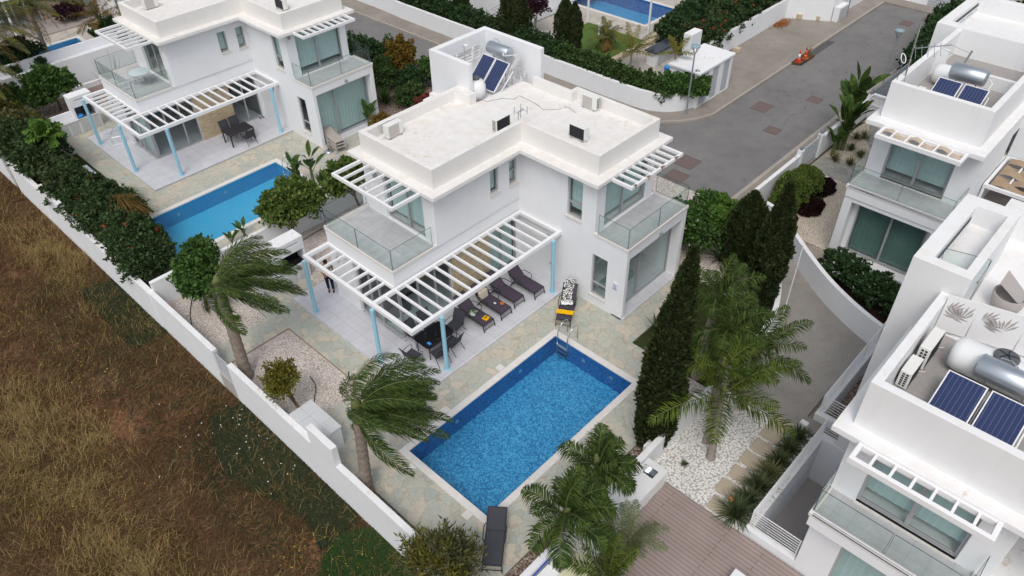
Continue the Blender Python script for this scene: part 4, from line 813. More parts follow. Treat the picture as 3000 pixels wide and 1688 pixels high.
MB().box(33.4, 36.4, -3.9, 4.4, 3.0, 3.01).build('lower_roof_floor', 'roof_terrace', VB1)
a = MB(); a.box(33.3, 33.42, -2, 4.5, 3.95, 4.1).box(33.422, 36.4, 4.38, 4.5, 3.95, 4.096).box(36.3, 36.4, -2, 4.378, 3.95, 4.09)
for i in range(7): y = 3.7-.8*i; a.box(33.422, 36.298, y-.03, y+.03, 3.98, 4.08)
for x, y in ((33.36, 4.44), (33.36, -1.9)): a.box(x-.05, x+.05, y-.05, y+.05, 3.0, 3.95)
a = a.build('lower_pergola', 'white_metal', VB1); mm = MB(); mm.open = True
for rr in range(5):
    for i in range(48):
        ya, yb = -1.9+6.2*i/48, -1.9+6.2*(i+1)/48; f = lambda q: 4.05+.09*math.sin(math.pi*((4.3-q)/.8+rr)); mm.quad((33.45+rr*.57, ya, f(ya)), (33.45+rr*.57, yb, f(yb)), (34.0+rr*.57, yb, f(yb)), (34.0+rr*.57, ya, f(ya)))
mm.build('woven_canvas', 'canvas_brown', a)
# louvre vents in the stair towers
for V, (x0, x1, y, z) in ((VB1, (39.6, 42.9, 9.28, 7.6)), (VB2, (20.3, 23.0, 3.03, 8.2))):
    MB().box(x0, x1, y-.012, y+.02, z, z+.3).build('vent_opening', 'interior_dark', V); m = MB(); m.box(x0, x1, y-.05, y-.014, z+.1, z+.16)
    for k in range(3): xx = x0+(x1-x0)*(k+.5)/3; m.box(xx-.03, xx+.03, y-.05, y-.014, z, z+.098)
    m.build('vent_slats', 'white_metal', V)
# far villa at the top
t = thing('villa', 'distant white villa at the top of the photo beside the mosaic pool', 'villa', (50, 47, 0), group='white two storey villas')
csg([(1, 40.3, 56, 40.0, 54, 0, 6.3), (1, 44.4, 56, 38.2, 40.0, 0, 6.3), (-1, 41.8, 44.0, 40.0, 40.3, .15, 2.7), (-1, 44.4, 44.7, 38.6, 39.8, .15, 2.7)]).build('wall', 'white_render', t, bevel=.015)
glazing(t, 'y', 40.18, 41.8, 44.0, .15, 2.7, (42.9,), name='sliding_door', blind='curtain'); glazing(t, 'x', 44.55, 38.6, 39.8, .15, 2.7, name='window', blind='curtain')
csg([(1, 39.9, 56.4, 37.8, 54.4, 6.3, 6.5)]).build('roof', 'render_roof_b', t)
r = thing('stair_railing', 'grey metal railing of horizontal bars beside the distant villa', 'railing', (38.8, 39.6, 0)); m = MB()
for z in (.35, .55, .75, .95, 1.15, 1.35): m.bar((38.3, 42.5, z), (38.35, 39.2, z), .03).bar((38.35, 39.2, z), (40.2, 39.2, z+.25), .03)
for p_ in ((38.3, 42.5), (38.35, 39.2), (38.33, 41), (40.2, 39.2)): m.bar((p_[0], p_[1], 0), (p_[0], p_[1], 1.6), .04)
m.build('bars', 'grey_metal', r)
# utility building on the corner
t = thing('utility_building', 'small white flat-roofed utility building with three grey louvred doors', 'utility building', (39, 22.5, 0))
csg([(1, 38.1, 41.85, 21.2, 23.3, -.2, 2.15), (-1, 38.35, 39.2, 21.2, 21.3, .02, 2.05), (-1, 39.6, 40.35, 21.2, 21.3, .02, 2.05), (-1, 40.85, 41.6, 21.2, 21.3, .02, 2.05)]).build('wall', 'white_render', t, bevel=.012)
csg([(1, 38.0, 41.95, 21.12, 23.4, 2.15, 2.28)]).build('roof', 'white_render', t, bevel=.01)
for a0, a1 in ((38.36, 39.19), (39.61, 40.34), (40.86, 41.59)):
    m = MB(); m.box(a0, a1, 21.25, 21.29, .03, 2.04)
    for z in np.arange(.1, 1.95, .11): m.box(a0+.05, a1-.05, 21.225, 21.248, z, z+.05)
    m.build('louvred_door', 'louvre_grey', t)
o = thing('barbecue_chimney', 'white barbecue chimney hood on black sides behind the utility roof', 'barbecue', (42.6, 24.6, 0)); csg([(1, 42.0, 43.2, 24.35, 24.95, 1.15, 2.5)]).build('hood', 'white_render', o, bevel=.012); csg([(1, 42.05, 43.15, 24.4, 24.9, 0, 1.15)]).build('body', 'ac_dark', o)
o = thing('outdoor_counter', 'far white barbecue counter with black stone top and grey doors', 'counter', (42.4, 26.8, 0)); csg([(1, 41.3, 43.7, 26.4, 27.15, 0, .95)]).build('body', 'white_render', o); MB().box(41.15, 43.85, 26.3, 27.25, .95, 1.03).build('worktop', 'black_stone', o)
for i in range(4): MB().box(41.55+i*.53, 42.0+i*.53, 26.36, 26.39, .08, .85).build('cabinet_door', 'louvre_grey', o)
# ================================================================ furniture
def lounger(mat='sling_plum', arms=True, label='', group='dark sun loungers', tilt=42):
    """foot end at the origin, head towards +y; 1.9 m long"""
    t = thing('sun_lounger', label, 'sun lounger', group=group); w_ = .30; m = MB(); hy, hz = 1.18, .36; a = R(tilt); L = .78; tx, tz = hy+L*math.cos(a), hz+L*math.sin(a)
    m.bar((-w_, 0, .34), (-w_, hy, .34), .035, .045).bar((w_, 0, .34), (w_, hy, .34), .035, .045).bar((-w_, 0, .34), (w_, 0, .34), .03).bar((-w_, hy, .34), (w_, hy, .34), .03)
    m.build('seat_frame', 'dark_metal', t, world=False)
    m = MB(); m.bar((-w_, hy, hz), (-w_, tx, tz), .035).bar((w_, hy, hz), (w_, tx, tz), .035).bar((-w_, tx, tz), (w_, tx, tz), .03); m.build('backrest_frame', 'dark_metal', t, world=False)
    def sling(p, q, sag, n=6):
        m = MB(); V = []
        for i in range(n+1):
            s = i/n; y = p[0]+(q[0]-p[0])*s; z = p[1]+(q[1]-p[1])*s-sag*math.sin(math.pi*s)
            V.append([(-.285, y, z), (-.10, y, z-sag*.4), (.10, y, z-sag*.4), (.285, y, z)])
        for i in range(n):
            for k in range(3): m.add([V[i][k], V[i][k+1], V[i+1][k+1], V[i+1][k]], [(0, 1, 2, 3)])
        m.v += [(x, y, z-.012) for x, y, z in list(m.v)]; nf = len(m.f); h = len(m.v)//2; m.f += [tuple(i+h for i in f[::-1]) for f in m.f[:nf]]; m.open = True; return m
    sling((.01, .365), (hy, .365), .012).build('seat', mat, t, world=False, smooth=True); sling((hy+.01, .385), (tx, tz+.02), .02).build('backrest', mat, t, world=False, smooth=True)
    for sx in (-1, 1):
        MB().bar((sx*w_, .02, .34), (sx*(w_+.01), -.06, 0), .032).build('leg', 'dark_metal', t, world=False); MB().bar((sx*w_, hy-.05, .34), (sx*(w_+.01), hy+.25, 0), .032).build('leg', 'dark_metal', t, world=False)
        if arms: MB().tube([(sx*(w_+.02), .78, .34), (sx*(w_+.06), .74, .56), (sx*(w_+.06), .82, .60), (sx*(w_+.06), 1.18, .60), (sx*(w_+.02), 1.34, .52)], .016, 6).build('armrest', 'dark_metal', t, world=False, smooth=True)
    MB().bar((-w_, -.04, .12), (w_, -.04, .12), .022).build('stretcher', 'dark_metal', t, world=False); MB().bar((-w_, hy+.17, .12), (w_, hy+.17, .12), .022).build('stretcher', 'dark_metal', t, world=False)
    MB().bar((-w_, hy+.35, .62), (-w_, hy+.10, .2), .02).bar((w_, hy+.35, .62), (w_, hy+.10, .2), .02).build('back_support', 'dark_metal', t, world=False); return t
def place(o, x, y, z, rz=0, label=None): 
    o.location = (x, y, z); o.rotation_euler = (0, 0, rz)
    if label: o['label'] = label
    return o
L0 = lounger(); Lq = [(18.77, 16.6, 'empty plum sun lounger nearest the corner pillar under the pergola'), (17.76, 16.86, 'empty plum sun lounger second from the pillar end of the row'), (16.84, 16.75, 'plum sun lounger with the straw bag and amber ashtray on it'), (15.83, 16.77, 'plum sun lounger with a white-flowered towel and folded yellow cloth')]
for i, (x, y, lb) in enumerate(Lq): place(L0 if i == 0 else copy_tree(L0), x, y, .1, 0, lb)
place(copy_tree(L0), 18.11, 14.66, 0, math.atan2(.97, 1.65)-R(90), 'plum sun lounger beside the pool ladder, draped with a patterned sarong')
L1 = lounger('sling_charcoal', True, 'charcoal padded sun lounger alone at the near corner of the main pool', tilt=12); place(L1, 8.24, 9.12, 0, math.atan2(.88, 1.10)-R(90))
# things lying on the loungers
def on(lx, ly, ang, sx, sy, dz=0):   # seat frame position: sx across, sy along
    c, s = math.cos(ang), math.sin(ang); return (lx+c*sx-s*sy, ly+s*sx+c*sy)
def cloth(name, mat, cx, cy, z, w_, l, ang, label, cat, bumpz=.02, seed=0, hump=None):
    rng = random.Random(seed); n = 9; m = MB(); V = []
    for i in range(n):
        row = []
        for j in range(n):
            u, v = (i/(n-1)-.5), (j/(n-1)-.5); x, y = u*w_*(1+rng.uniform(-.05, .05)), v*l*(1+rng.uniform(-.05, .05)); zz = z+bumpz*(1+math.sin(i*1.7+seed)*.5+math.cos(j*2.3)*.5)+(hump(u, v) if hump else 0); c, s = math.cos(ang), math.sin(ang); row.append((cx+c*x-s*y, cy+s*x+c*y, zz))
        V.append(row)
    for i in range(n-1):
        for j in range(n-1): m.add([V[i][j], V[i+1][j], V[i+1][j+1], V[i][j+1]], [(0, 1, 2, 3)])
    m.v += [(x, y, zz-.012) for x, y, zz in list(m.v)]; h = len(m.v)//2; m.f += [tuple(i+h for i in f[::-1]) for f in list(m.f)]; m.open = True
    return m.build(name, mat, smooth=True, label=label, cat=cat)
cloth('folded_cloth', 'yellow_cloth', 15.93, 17.02, .475, .26, .26, .15, 'folded yellow cloth under sunglasses at the foot of a plum lounger', 'cloth', .008)
sg = thing('sunglasses', 'dark sunglasses lying on the small folded yellow cloth', 'sunglasses', (15.93, 17.03, .50)); MB().lathe([(.03, 0), (.03, .006)], 10, (15.90, 17.03, .50)).lathe([(.03, 0), (.03, .006)], 10, (15.975, 17.03, .50)).build('lens', 'black_glass', sg)
MB().bar((15.87, 17.03, .503), (15.86, 17.13, .503), .006).bar((16.005, 17.03, .503), (16.015, 17.13, .503), .006).bar((15.925, 17.035, .505), (15.95, 17.035, .505), .006).build('arms', 'black_glass', sg)
o = cloth('towel', 'curtain_white', 15.8, 17.65, .475, .34, .3, .4, 'green and white flower-patterned towel on a plum lounger', 'towel', .01, 4); 
fast('leaf_pattern', flowers([(15.8, 17.65, .49, .16, .15, .02)], 26, .05, 3), 4, 'leaf_bright', o)
bg_ = thing('beach_bag', 'cream woven bag propped on the backrest of a plum lounger', 'bag', (16.78, 18.0, .5)); m = MB(); m.add([(16.56, 17.92, .48), (17.0, 17.92, .48), (17.02, 18.08, .55), (16.54, 18.08, .55), (16.52, 18.0, .82), (17.04, 18.0, .84), (17.0, 18.14, .88), (16.56, 18.14, .86)], [(0,3,2,1),(4,5,6,7),(0,1,5,4),(1,2,6,5),(2,3,7,6),(3,0,4,7)]); 
plain('wool_cream', (.62, .55, .44), 1, .1, var=.2, scale=60); m.build('body', 'wool_cream', bg_, bevel=.04)
MB().tube([(16.66, 18.05, .86), (16.7, 18.05, 1.0), (16.86, 18.05, 1.0), (16.9, 18.05, .86)], .014, 6).build('handle', 'wool_cream', bg_, smooth=True)
MB().lathe([(.02, 0), (.075, .02), (.10, .06), (.085, .062), (.06, .03), (.01, .02)], 16, (17.0, 17.12, .475)).build('glass_dish', 'amber', smooth=True, label='amber glass ashtray on the lounger with the woven bag', cat='ashtray')
MB().box(16.80, 16.88, 17.33, 17.44, .475, .495).build('cigarette_box', 'wool_white', label='small white packet between bag and ashtray on a lounger', cat='packet')
A5 = math.atan2(.97, 1.65)-R(90)
px, py = on(18.11, 14.66, A5, 0, .42); cloth('folded_towel', 'yellow_cloth', px, py, .40, .72, .26, A5, 'yellow towel laid across the foot of the poolside lounger', 'towel', .015, 2)
px, py = on(18.11, 14.66, A5, -.05, 1.45); cloth('sarong', 'print_cloth', px, py, .72, .42, .95, A5, 'black and white sarong draped down the poolside lounger backrest', 'sarong', .015, 3, hump=lambda u, v: v*.62)
px, py = on(18.11, 14.66, A5, -.02, .98); o = cloth('lace_top', 'wool_white', px, py, .42, .5, .28, A5+.2, 'white fringed top bunched on the poolside lounger', 'clothing', .03, 6)
px, py = on(18.11, 14.66, A5, .02, .74); cloth('swimwear', 'sling_charcoal', px, py, .385, .3, .16, A5-.3, 'small black swimwear lying on the poolside lounger', 'clothing', .012, 8)
# dining set
t = thing('dining_table', 'black glass dining table with rounded corners behind the blue pergola post', 'table', (13.57, 17.58, .1))
def rrect(x0, x1, y0, y1, r, n=6):
    out = []
    for cx, cy, a0 in ((x1-r, y1-r, 0), (x0+r, y1-r, 90), (x0+r, y0+r, 180), (x1-r, y0+r, 270)):
        for k in range(n+1): a = R(a0+90*k/n); out.append((cx+r*math.cos(a), cy+r*math.sin(a)))
    return out
MB().prism(rrect(12.84, 14.3, 17.08, 18.08, .2), .82, .832).build('tabletop', 'black_glass', t, bevel=.004); MB().tube([(x, y, .815) for x, y in rrect(12.87, 14.27, 17.11, 18.05, .2)]+[(14.27, 17.9, .815)], .018, 6).build('table_frame', 'dark_metal', t)
for x, y in ((12.98, 17.22), (14.16, 17.22), (14.16, 17.94), (12.98, 17.94)): MB().cyl(x, y, .1, .81, .022, 8).build('leg', 'dark_metal', t)
MB().box(13.05, 13.17, 17.26, 17.44, .833, .838).build('leaflet', 'tarp_blue', label='small blue and orange leaflet on the black dining table', cat='leaflet')
for i, (x, y, lb) in enumerate([(13.5, 17.35, 'wine glass on the black table nearest the leaflet'), (13.28, 17.72, 'wine glass on the black table near its inner edge'), (13.78, 17.75, 'wine glass on the black table right of centre')]):
    MB().lathe([(.035, 0), (.036, .004), (.005, .008), (.005, .09), (.03, .12), (.038, .17), (.03, .21), (.026, .21), (.034, .17), (.026, .125), (.003, .10)], 12, (x, y, .833)).build('wine_glass', 'drink_glass', smooth=True, label=lb, cat='glass', group='glasses on the dining table')
def chair(label):
    """seat towards -y, back at +y"""
    t = thing('garden_chair', label, 'chair', group='black mesh chairs around the dining table'); w_ = .27
    m = MB(); m.open = True
    for (y0, z0, y1, z1) in ((-.25, .45, -.02, .42), (-.02, .42, .22, .43)): m.quad((-w_, y0, z0), (w_, y0, z0), (w_, y1, z1), (-w_, y1, z1)); m.quad((-w_, y1, z1-.01), (w_, y1, z1-.01), (w_, y0, z0-.01), (-w_, y0, z0-.01))
    m.build('seat', 'sling_charcoal', t, world=False); m = MB(); m.open = True
    for (y0, z0, y1, z1) in ((.22, .43, .30, .70), (.30, .70, .42, .97)): m.quad((-w_, y0, z0), (w_, y0, z0), (w_, y1, z1), (-w_, y1, z1)); m.quad((-w_, y1+.01, z1), (w_, y1+.01, z1), (w_, y0+.01, z0), (-w_, y0+.01, z0))
    m.build('backrest', 'sling_charcoal', t, world=False)
    for s in (-1, 1):
        MB().tube([(s*w_, -.27, 0), (s*w_, -.25, .45), (s*w_, .22, .42), (s*w_, .30, .70), (s*w_, .42, .98)], .013, 6).build('side_frame', 'dark_metal', t, world=False, smooth=True)
        MB().tube([(s*w_, .10, .43), (s*(w_+.01), .40, 0)], .013, 6).build('leg', 'dark_metal', t, world=False); MB().tube([(s*(w_+.01), -.26, .44), (s*(w_+.04), -.27, .62), (s*(w_+.04), -.15, .67), (s*(w_+.04), .15, .66), (s*w_, .28, .62)], .013, 6).build('armrest', 'dark_metal', t, world=False, smooth=True)
    MB().tube([(-w_, .42, .98), (w_, .42, .98)], .013, 6).build('top_rail', 'dark_metal', t, world=False); return t
ch = chair('')
for i, (x, y, a, lb) in enumerate([(14.72, 17.62, -80, 'black mesh chair at the end of the table nearest the loungers'), (13.98, 16.98, 188, 'black mesh chair in front of the table, right beside the blue post'), (13.22, 16.92, 172, 'black mesh chair in front of the table, left of the blue post'), (12.42, 17.6, 95, 'black mesh chair at the table end by the palm fronds'), (13.3, 18.42, 5, 'black mesh chair between table and glass, left one'), (14.0, 18.44, -8, 'black mesh chair between table and glass, right one')]):
    place(ch if i == 0 else copy_tree(ch), x, y, .1, R(a), lb)
# left villa furniture
t = thing('dining_table', 'black rectangular slatted table on the left villa terrace', 'table', (17.35, 38.45, .1)); MB().box(16.6, 18.12, 37.96, 38.92, .80, .84).build('tabletop', 'dark_metal', t, bevel=.006)
for x, y in ((16.65, 38.01), (18.07, 38.01), (16.65, 38.87), (18.07, 38.87)): MB().box(x-.03, x+.03, y-.03, y+.03, .1, .80).build('leg', 'dark_metal', t)
for x, y, a, lb in ((17.1, 39.15, 0, 'dark chair behind the left end of the black slatted table'), (17.75, 39.2, 0, 'dark chair behind the right end of the black slatted table'), (17.55, 37.75, 180, 'dark chair tucked in front of the black slatted table')):
    c = copy_tree(ch); place(c, x, y, .1, R(a), lb); c['group'] = 'chairs at the left villa table'
def clothes_rack():
    t = thing('drying_rack', 'open thin metal drying rack on the left villa terrace corner', 'drying rack', (12.5, 43.8, .1)); m = MB()
    m.tube([(12.2, 43.9, .1), (12.3, 43.85, .55), (12.55, 43.75, .95), (12.95, 43.7, .95), (12.85, 43.6, .5), (12.75, 43.5, .1)], .012, 6).tube([(12.15, 43.5, .1), (12.8, 43.2, .1), (12.9, 43.3, .5), (12.2, 43.6, .5), (12.15, 43.5, .1)], .012, 6).build('frame', 'steel', t)
    m = MB(); [m.bar((11.9+.14*k, 43.3, .95), (11.9+.14*k, 44.0, .95), .008) for k in range(7)]; m.bar((11.85, 43.3, .95), (12.8, 43.3, .95), .014).bar((11.85, 44.0, .95), (12.8, 44.0, .95), .014); m.build('drying_rods', 'steel', t)
clothes_rack()
for k, x in enumerate((19.62, 19.80)): MB().prism(rrect(x-.04, x+.04, 39.78, 40.02, .035, 4), .1, .125).build('flip_flop', 'dark_metal', label=['left black flip-flop on the left villa terrace', 'right black flip-flop of the terrace pair, nearer the wall'][k], cat='flip-flop', group='pair of black flip-flops')
t = thing('balcony_table', 'round glass table on the left villa balcony', 'table', (14.3, 41.7, 3.64)); MB().cyl(14.3, 41.7, 4.36, 4.375, .55, 28).build('tabletop', 'curtain', t)
for k in range(4): a = R(45+90*k); MB().tube([(14.3+.45*math.cos(a), 41.7+.45*math.sin(a), 4.35), (14.3+.33*math.cos(a), 41.7+.33*math.sin(a), 4.0), (14.3+.45*math.cos(a), 41.7+.45*math.sin(a), 3.64)], .014, 6).build('leg', 'steel', t)
MB().tube([(14.3+.33*math.cos(R(a)), 41.7+.33*math.sin(R(a)), 4.0) for a in range(45, 406, 45)], .01, 6).build('ring', 'steel', t)
t = thing('balcony_chair', 'white wire chair behind the round balcony table', 'chair', (13.7, 42.3, 3.64)); m = MB(); [m.tube([(13.5+.07*k, 42.1, 4.06), (13.5+.07*k, 42.45, 4.04), (13.5+.07*k, 42.6, 4.4)], .008, 5) for k in range(7)]; m.build('wire_seat', 'white_metal', t)
for x, y in ((13.5, 42.1), (13.92, 42.1), (13.5, 42.5), (13.92, 42.5)): MB().cyl(x, y, 3.63, 4.05, .012, 6).build('leg', 'white_metal', t)
t = thing('folding_table', 'pale grey folding table on the dark turf behind the hedge', 'table', (9.5, 40.5, 0)); MB().prism(rrect(9.1, 9.85, 39.8, 41.3, .1), .70, .74).build('tabletop', 'pale_table', t, bevel=.008)
for x, y in ((9.2, 40.0), (9.75, 40.0), (9.2, 41.1), (9.75, 41.1)): MB().cyl(x, y, 0, .70, .015, 6).build('leg', 'dark_metal', t)
# stacked beige loungers
def beige(k):
    t = thing('stacked_lounger', '', 'sun lounger', group='stacked beige loungers'); m = MB(); w_ = .3; z = .30
    for s in (-1, 1): m.tube([(s*w_, -.05, .05), (s*w_, 0, z), (s*w_, 1.1, z), (s*w_, 1.8, z+.28)], .02, 6).tube([(s*(w_+.03), .75, .0), (s*(w_+.04), .95, z+.12), (s*(w_+.04), 1.3, z+.22), (s*(w_+.03), 1.65, .0)], .018, 6)
    m.build('frame', 'taupe_light', t, world=False, smooth=True); m = MB(); m.open = True; m.quad((-.28, 0, z+.01), (.28, 0, z+.01), (.28, 1.1, z+.01), (-.28, 1.1, z+.01)).quad((-.28, 1.1, z+.01), (.28, 1.1, z+.01), (.28, 1.8, z+.29), (-.28, 1.8, z+.29)); m.build('sling', 'taupe_light', t, world=False); return t
plain('taupe_light', (.42, .38, .35), .6, .3)
b0 = beige(0)
for k in range(3): place(b0 if k == 0 else copy_tree(b0), 20.55+.04*k, 33.1+.05*k, .16*k, R(-8), ['bottom beige lounger of the stack beside the left villa', 'middle beige lounger of the stack beside the left villa', 'top beige lounger of the stack beside the left villa'][k])
t = thing('parasol_base', 'round grey parasol base with short stub by the stacked loungers', 'parasol base', (20.1, 33.7, 0)); MB().lathe([(.26, 0), (.26, .04), (.2, .09), (.03, .1)], 20, (20.1, 33.7, 0)).build('base', 'tank_silver', t, smooth=True); MB().cyl(20.1, 33.7, .09, .42, .025, 8).build('stub', 'dark_metal', t)
MB().prism([(19.2, 31.8), (20.3, 31.8), (20.3, 32.9), (19.2, 32.9)], .004, .03).build('floor_mat', 'grey_weave', label='flat grey cushion mat lying by the left pool end', cat='mat')
# ---- bed and TV inside
t = thing('bed', 'white bed with grey throw behind the right-hand glass door', 'bed', (21.7, 15.3, .1)); MB().box(20.9, 22.5, 14.3, 16.3, .11, .5).build('mattress', 'bedding', t, bevel=.05); MB().box(20.88, 22.52, 14.28, 15.0, .16, .54).build('throw', 'throw_grey', t, bevel=.05)
for x in (21.3, 22.1): MB().box(x-.3, x+.3, 15.85, 16.25, .5, .64).build('pillow', 'bedding', t, bevel=.05)
t = thing('sofa', 'dark sofa inside the glass corner of the central villa', 'sofa', (14.3, 21.2, .1)); MB().box(13.6, 15.4, 20.8, 21.7, .11, .5).build('seat', 'sling_charcoal', t, bevel=.05); MB().box(13.6, 15.4, 21.5, 21.8, .5, .9).build('back', 'sling_charcoal', t, bevel=.05)
t = thing('television', 'black television inside the corner room', 'television', (13.5, 19.9, .1)); MB().box(13.3, 14.4, 20.2, 20.24, .7, 1.35).build('screen', 'black_glass', t); MB().box(13.3, 14.4, 20.05, 20.45, .11, .55).build('cabinet', 'interior_dark', t)
# ---- barbecues
def bbq(ox, oy, label, blue=False):
    t = thing('barbecue', label, 'barbecue', (11.9+ox, 25.8+oy, 0), group='white built-in barbecues'); X = lambda v: v+ox; Y = lambda v: v+oy
    csg([(1, X(10.5), X(13.0), Y(25.35), Y(26.1), 0, .82), (1, X(10.5), X(11.7), Y(26.0), Y(26.1), .82, 1.2), (1, X(11.7), X(13.0), Y(25.38), Y(26.1), .82, 2.2), (-1, X(11.8), X(12.9), Y(25.38), Y(26.0), .86, 1.55), (-1, X(11.95), X(12.75), Y(25.38), Y(25.5), 1.92, 2.0)]).build('body', 'white_render', t, bevel=.012)
    MB().box(X(11.81), X(12.89), Y(25.42), Y(25.995), .861, .87).box(X(11.81), X(12.89), Y(25.97), Y(25.998), .87, 1.54).build('firebox', 'soot' if not blue else 'interior_dark', t)
    csg([(1, X(10.46), X(13.04), Y(25.3), Y(25.40), .82, .86), (1, X(10.46), X(11.69), Y(25.40), Y(25.99), .82, .86)]).build('worktop', 'travertine_grey', t)
    for k in range(4):
        a = X(10.6+.6*k); m = MB(); m.box(a, a+.5, Y(25.325), Y(25.348), .08, .76); [m.box(a+.05, a+.45, Y(25.31), Y(25.324), z, z+.035) for z in np.arange(.13, .7, .07)]; m.build('louvred_door', 'louvre_white', t)
    m = MB(); [m.bar((X(12.0), Y(25.5+.06*k), .95), (X(12.7), Y(25.5+.06*k), .95), .008) for k in range(7)]; m.build('grill', 'dark_metal', t)
    if blue: MB().lathe([(.02, 0), (.25, .03), (.2, .12), (.08, .16), (.01, .17)], 9, (X(12.0), Y(25.62), .87)).build('plastic_sheet', 'tarp_blue', t, smooth=True); MB().lathe([(.05, -.04), (.2, -.05), (.2, .05), (.05, .04)], 14, (X(12.5), Y(25.9), 1.15), 'Y').build('wok', 'black_glass', t)
    return t
bbq(0, 0, 'white barbecue with hood and sooty firebox behind the leaning palm'); bbq(-.1, 21.1, 'white barbecue with blue plastic sheet in the left villa garden', True)
# ================================================================ roof equipment
def ac(label, x, y, z, rz, group='rooftop air conditioner units'):
    t = thing('air_conditioner', label, 'air conditioner', (x, y, z), rz, group)
    MB().box(-.39, .39, -.145, .145, .05, .60).build('case', 'ac_case', t, world=False, bevel=.015); MB().box(-.32, .18, -.160, -.146, .10, .56).build('fan_grille', 'ac_grille', t, world=False)
    MB().box(-.36, .36, .146, .156, .09, .57).build('coil', 'ac_dark', t, world=False); m = MB()
    for i in range(6):
        for s in (-.075, .02): m.box(.391, .399, s, s+.06, .12+.075*i, .165+.075*i)
    m.build('side_vents', 'ac_dark', t, world=False)
    for s in (-1, 1): MB().box(s*.28-.03, s*.28+.03, -.17, .17, 0, .049).build('foot', 'grey_metal', t, world=False)
    MB().tube([(-.38, .05, .2), (-.47, .05, .16), (-.5, .1, .03), (-.62, .25, .015)], .014, 6).build('pipe', 'ac_case', t, world=False); return t
plain('ac_grille', (.48, .45, .42), .6, .2, var=.1, scale=60)
ac('air conditioner unit at the far left corner of the central roof, beige grille towards us', 16.40, 22.35, 6.8, R(0)); ac('air conditioner unit tucked behind the middle parapet, dark coil facing us', 19.62, 19.48, 6.8, R(180)); ac('air conditioner unit standing alone on the right wing roof, dark coil facing us', 21.15, 16.68, 6.8, R(90)); ac('air conditioner unit against the right-hand parapet with round fan side visible', 23.46, 17.95, 6.8, R(-90))
ac('air conditioner unit at the top left on the neighbouring roof', 16.6, 43.2, 6.8, 0); ac('air conditioner unit with dark coil at the top edge on the neighbouring roof', 21.3, 37.6, 6.8, R(90))
ac('large air conditioner unit with side slots behind the close parapet, rear one', 18.0, 2.0, 6.9, R(180)).scale = (1.3, 1, 1.35); ac('air conditioner unit in the corner of the close parapet, front one', 16.93, 2.05, 6.9, R(180)); ac('air conditioner unit behind solar panels on the upper right roof', 32.6, 8.0, 6.9, R(180)); ac('air conditioner unit at the right end of the upper right roof panels', 32.3, 5.35, 6.9, R(-90))
def solar(label, x, y, z, rz, tank_l=1.25, tr=.28, tilt=38, pw=.98, pl=1.9, gap=.09, tank=True, toff=.35, tsh=0):
    """panels face local -y, tank behind"""
    t = thing('solar_water_heater', label, 'solar water heater', (x, y, z), rz, 'solar water heaters'); c, s = math.cos(R(tilt)), math.sin(R(tilt))
    for k in (-1, 1):
        x0 = (gap/2 if k > 0 else -gap/2-pw); f = MB(); N_ = Vector((0, -s, c))*.05
        def P(a, b, h=0): return (x0+a, b*c-N_.y*0+(-s)*h, .15+b*s+c*h)
        f.add([P(0, 0), P(pw, 0), P(pw, pl), P(0, pl), P(0, 0, .07), P(pw, 0, .07), P(pw, pl, .07), P(0, pl, .07)], [(0,3,2,1),(4,5,6,7),(0,1,5,4),(1,2,6,5),(2,3,7,6),(3,0,4,7)]); fr = f.build('panel_frame', 'white_metal', t, world=False, bevel=.006)
        g = MB(); g.open = True; g.quad(P(.035, .035, .074), P(pw-.035, .035, .074), P(pw-.035, pl-.035, .074), P(.035, pl-.035, .074)); g.build('absorber', 'solar_absorber', fr, world=False)
    m = MB()
    for xx in (-.9, 0, .9): m.bar((xx, 0.02, 0), (xx, pl*c, pl*s+.1), .03).bar((xx, pl*c, 0), (xx, pl*c, pl*s+.1), .03)
    m.bar((-.9, pl*c, .05), (.9, pl*c, .05), .03); m.build('stand', 'grey_metal', t, world=False)
    if tank:
        ty, tz = pl*c+toff, pl*s+.35; h = tank_l/2; MB().lathe([(.04, -h-.06), (tr*.8, -h-.04), (tr, -h+.02), (tr, h-.02), (tr*.8, h+.04), (.04, h+.06)], 28, (tsh, ty, tz), 'X').build('tank', 'tank_silver', t, world=False, smooth=True)
        for k in (-1, 1): MB().bar((tsh+k*h*.6, ty, 0), (tsh+k*h*.6, ty, tz-tr*.9), .04).build('tank_leg', 'grey_metal', t, world=False)
        MB().tube([(tsh-h*.5, ty, tz+tr), (tsh-h*.5, ty, tz+tr+.16), (tsh-h*.2, ty, tz+tr+.20), (tsh+h*.1, ty, tz+tr+.06)], .014, 6).build('vent_pipe', 'grey_metal', t, world=False); MB().tube([(h+.05, ty, tz), (h+.2, ty, tz-.1), (h+.15, ty-.3, tz-.5), (1.05, pl*c*.9, pl*s*.9), (1.06, .1, .2)], .025, 6).build('insulated_pipe', 'wool_white', t, world=False, smooth=True)
    return t
solar('solar water heater with silver tank inside the central rooftop screen walls', 21.84, 22.84, 6.58, R(-90), pl=1.45, pw=.80, tilt=44, toff=.42, gap=.04, tank_l=1.2, tr=.28, tsh=-.26)
solar('large solar water heater with silver cylinder on the close lower-right roof', 15.95, .29, 6.95, R(-90), tank_l=1.5, tr=.32, tilt=18, pw=.95, pl=1.4, toff=.5, tsh=.24)
solar('solar water heater with silver cylinder on the upper right roof', 32.1, 6.64, 6.92, R(-90), tank_l=1.3, tr=.33, tilt=33, pw=.93, pl=1.5, toff=.6, tsh=-.1)
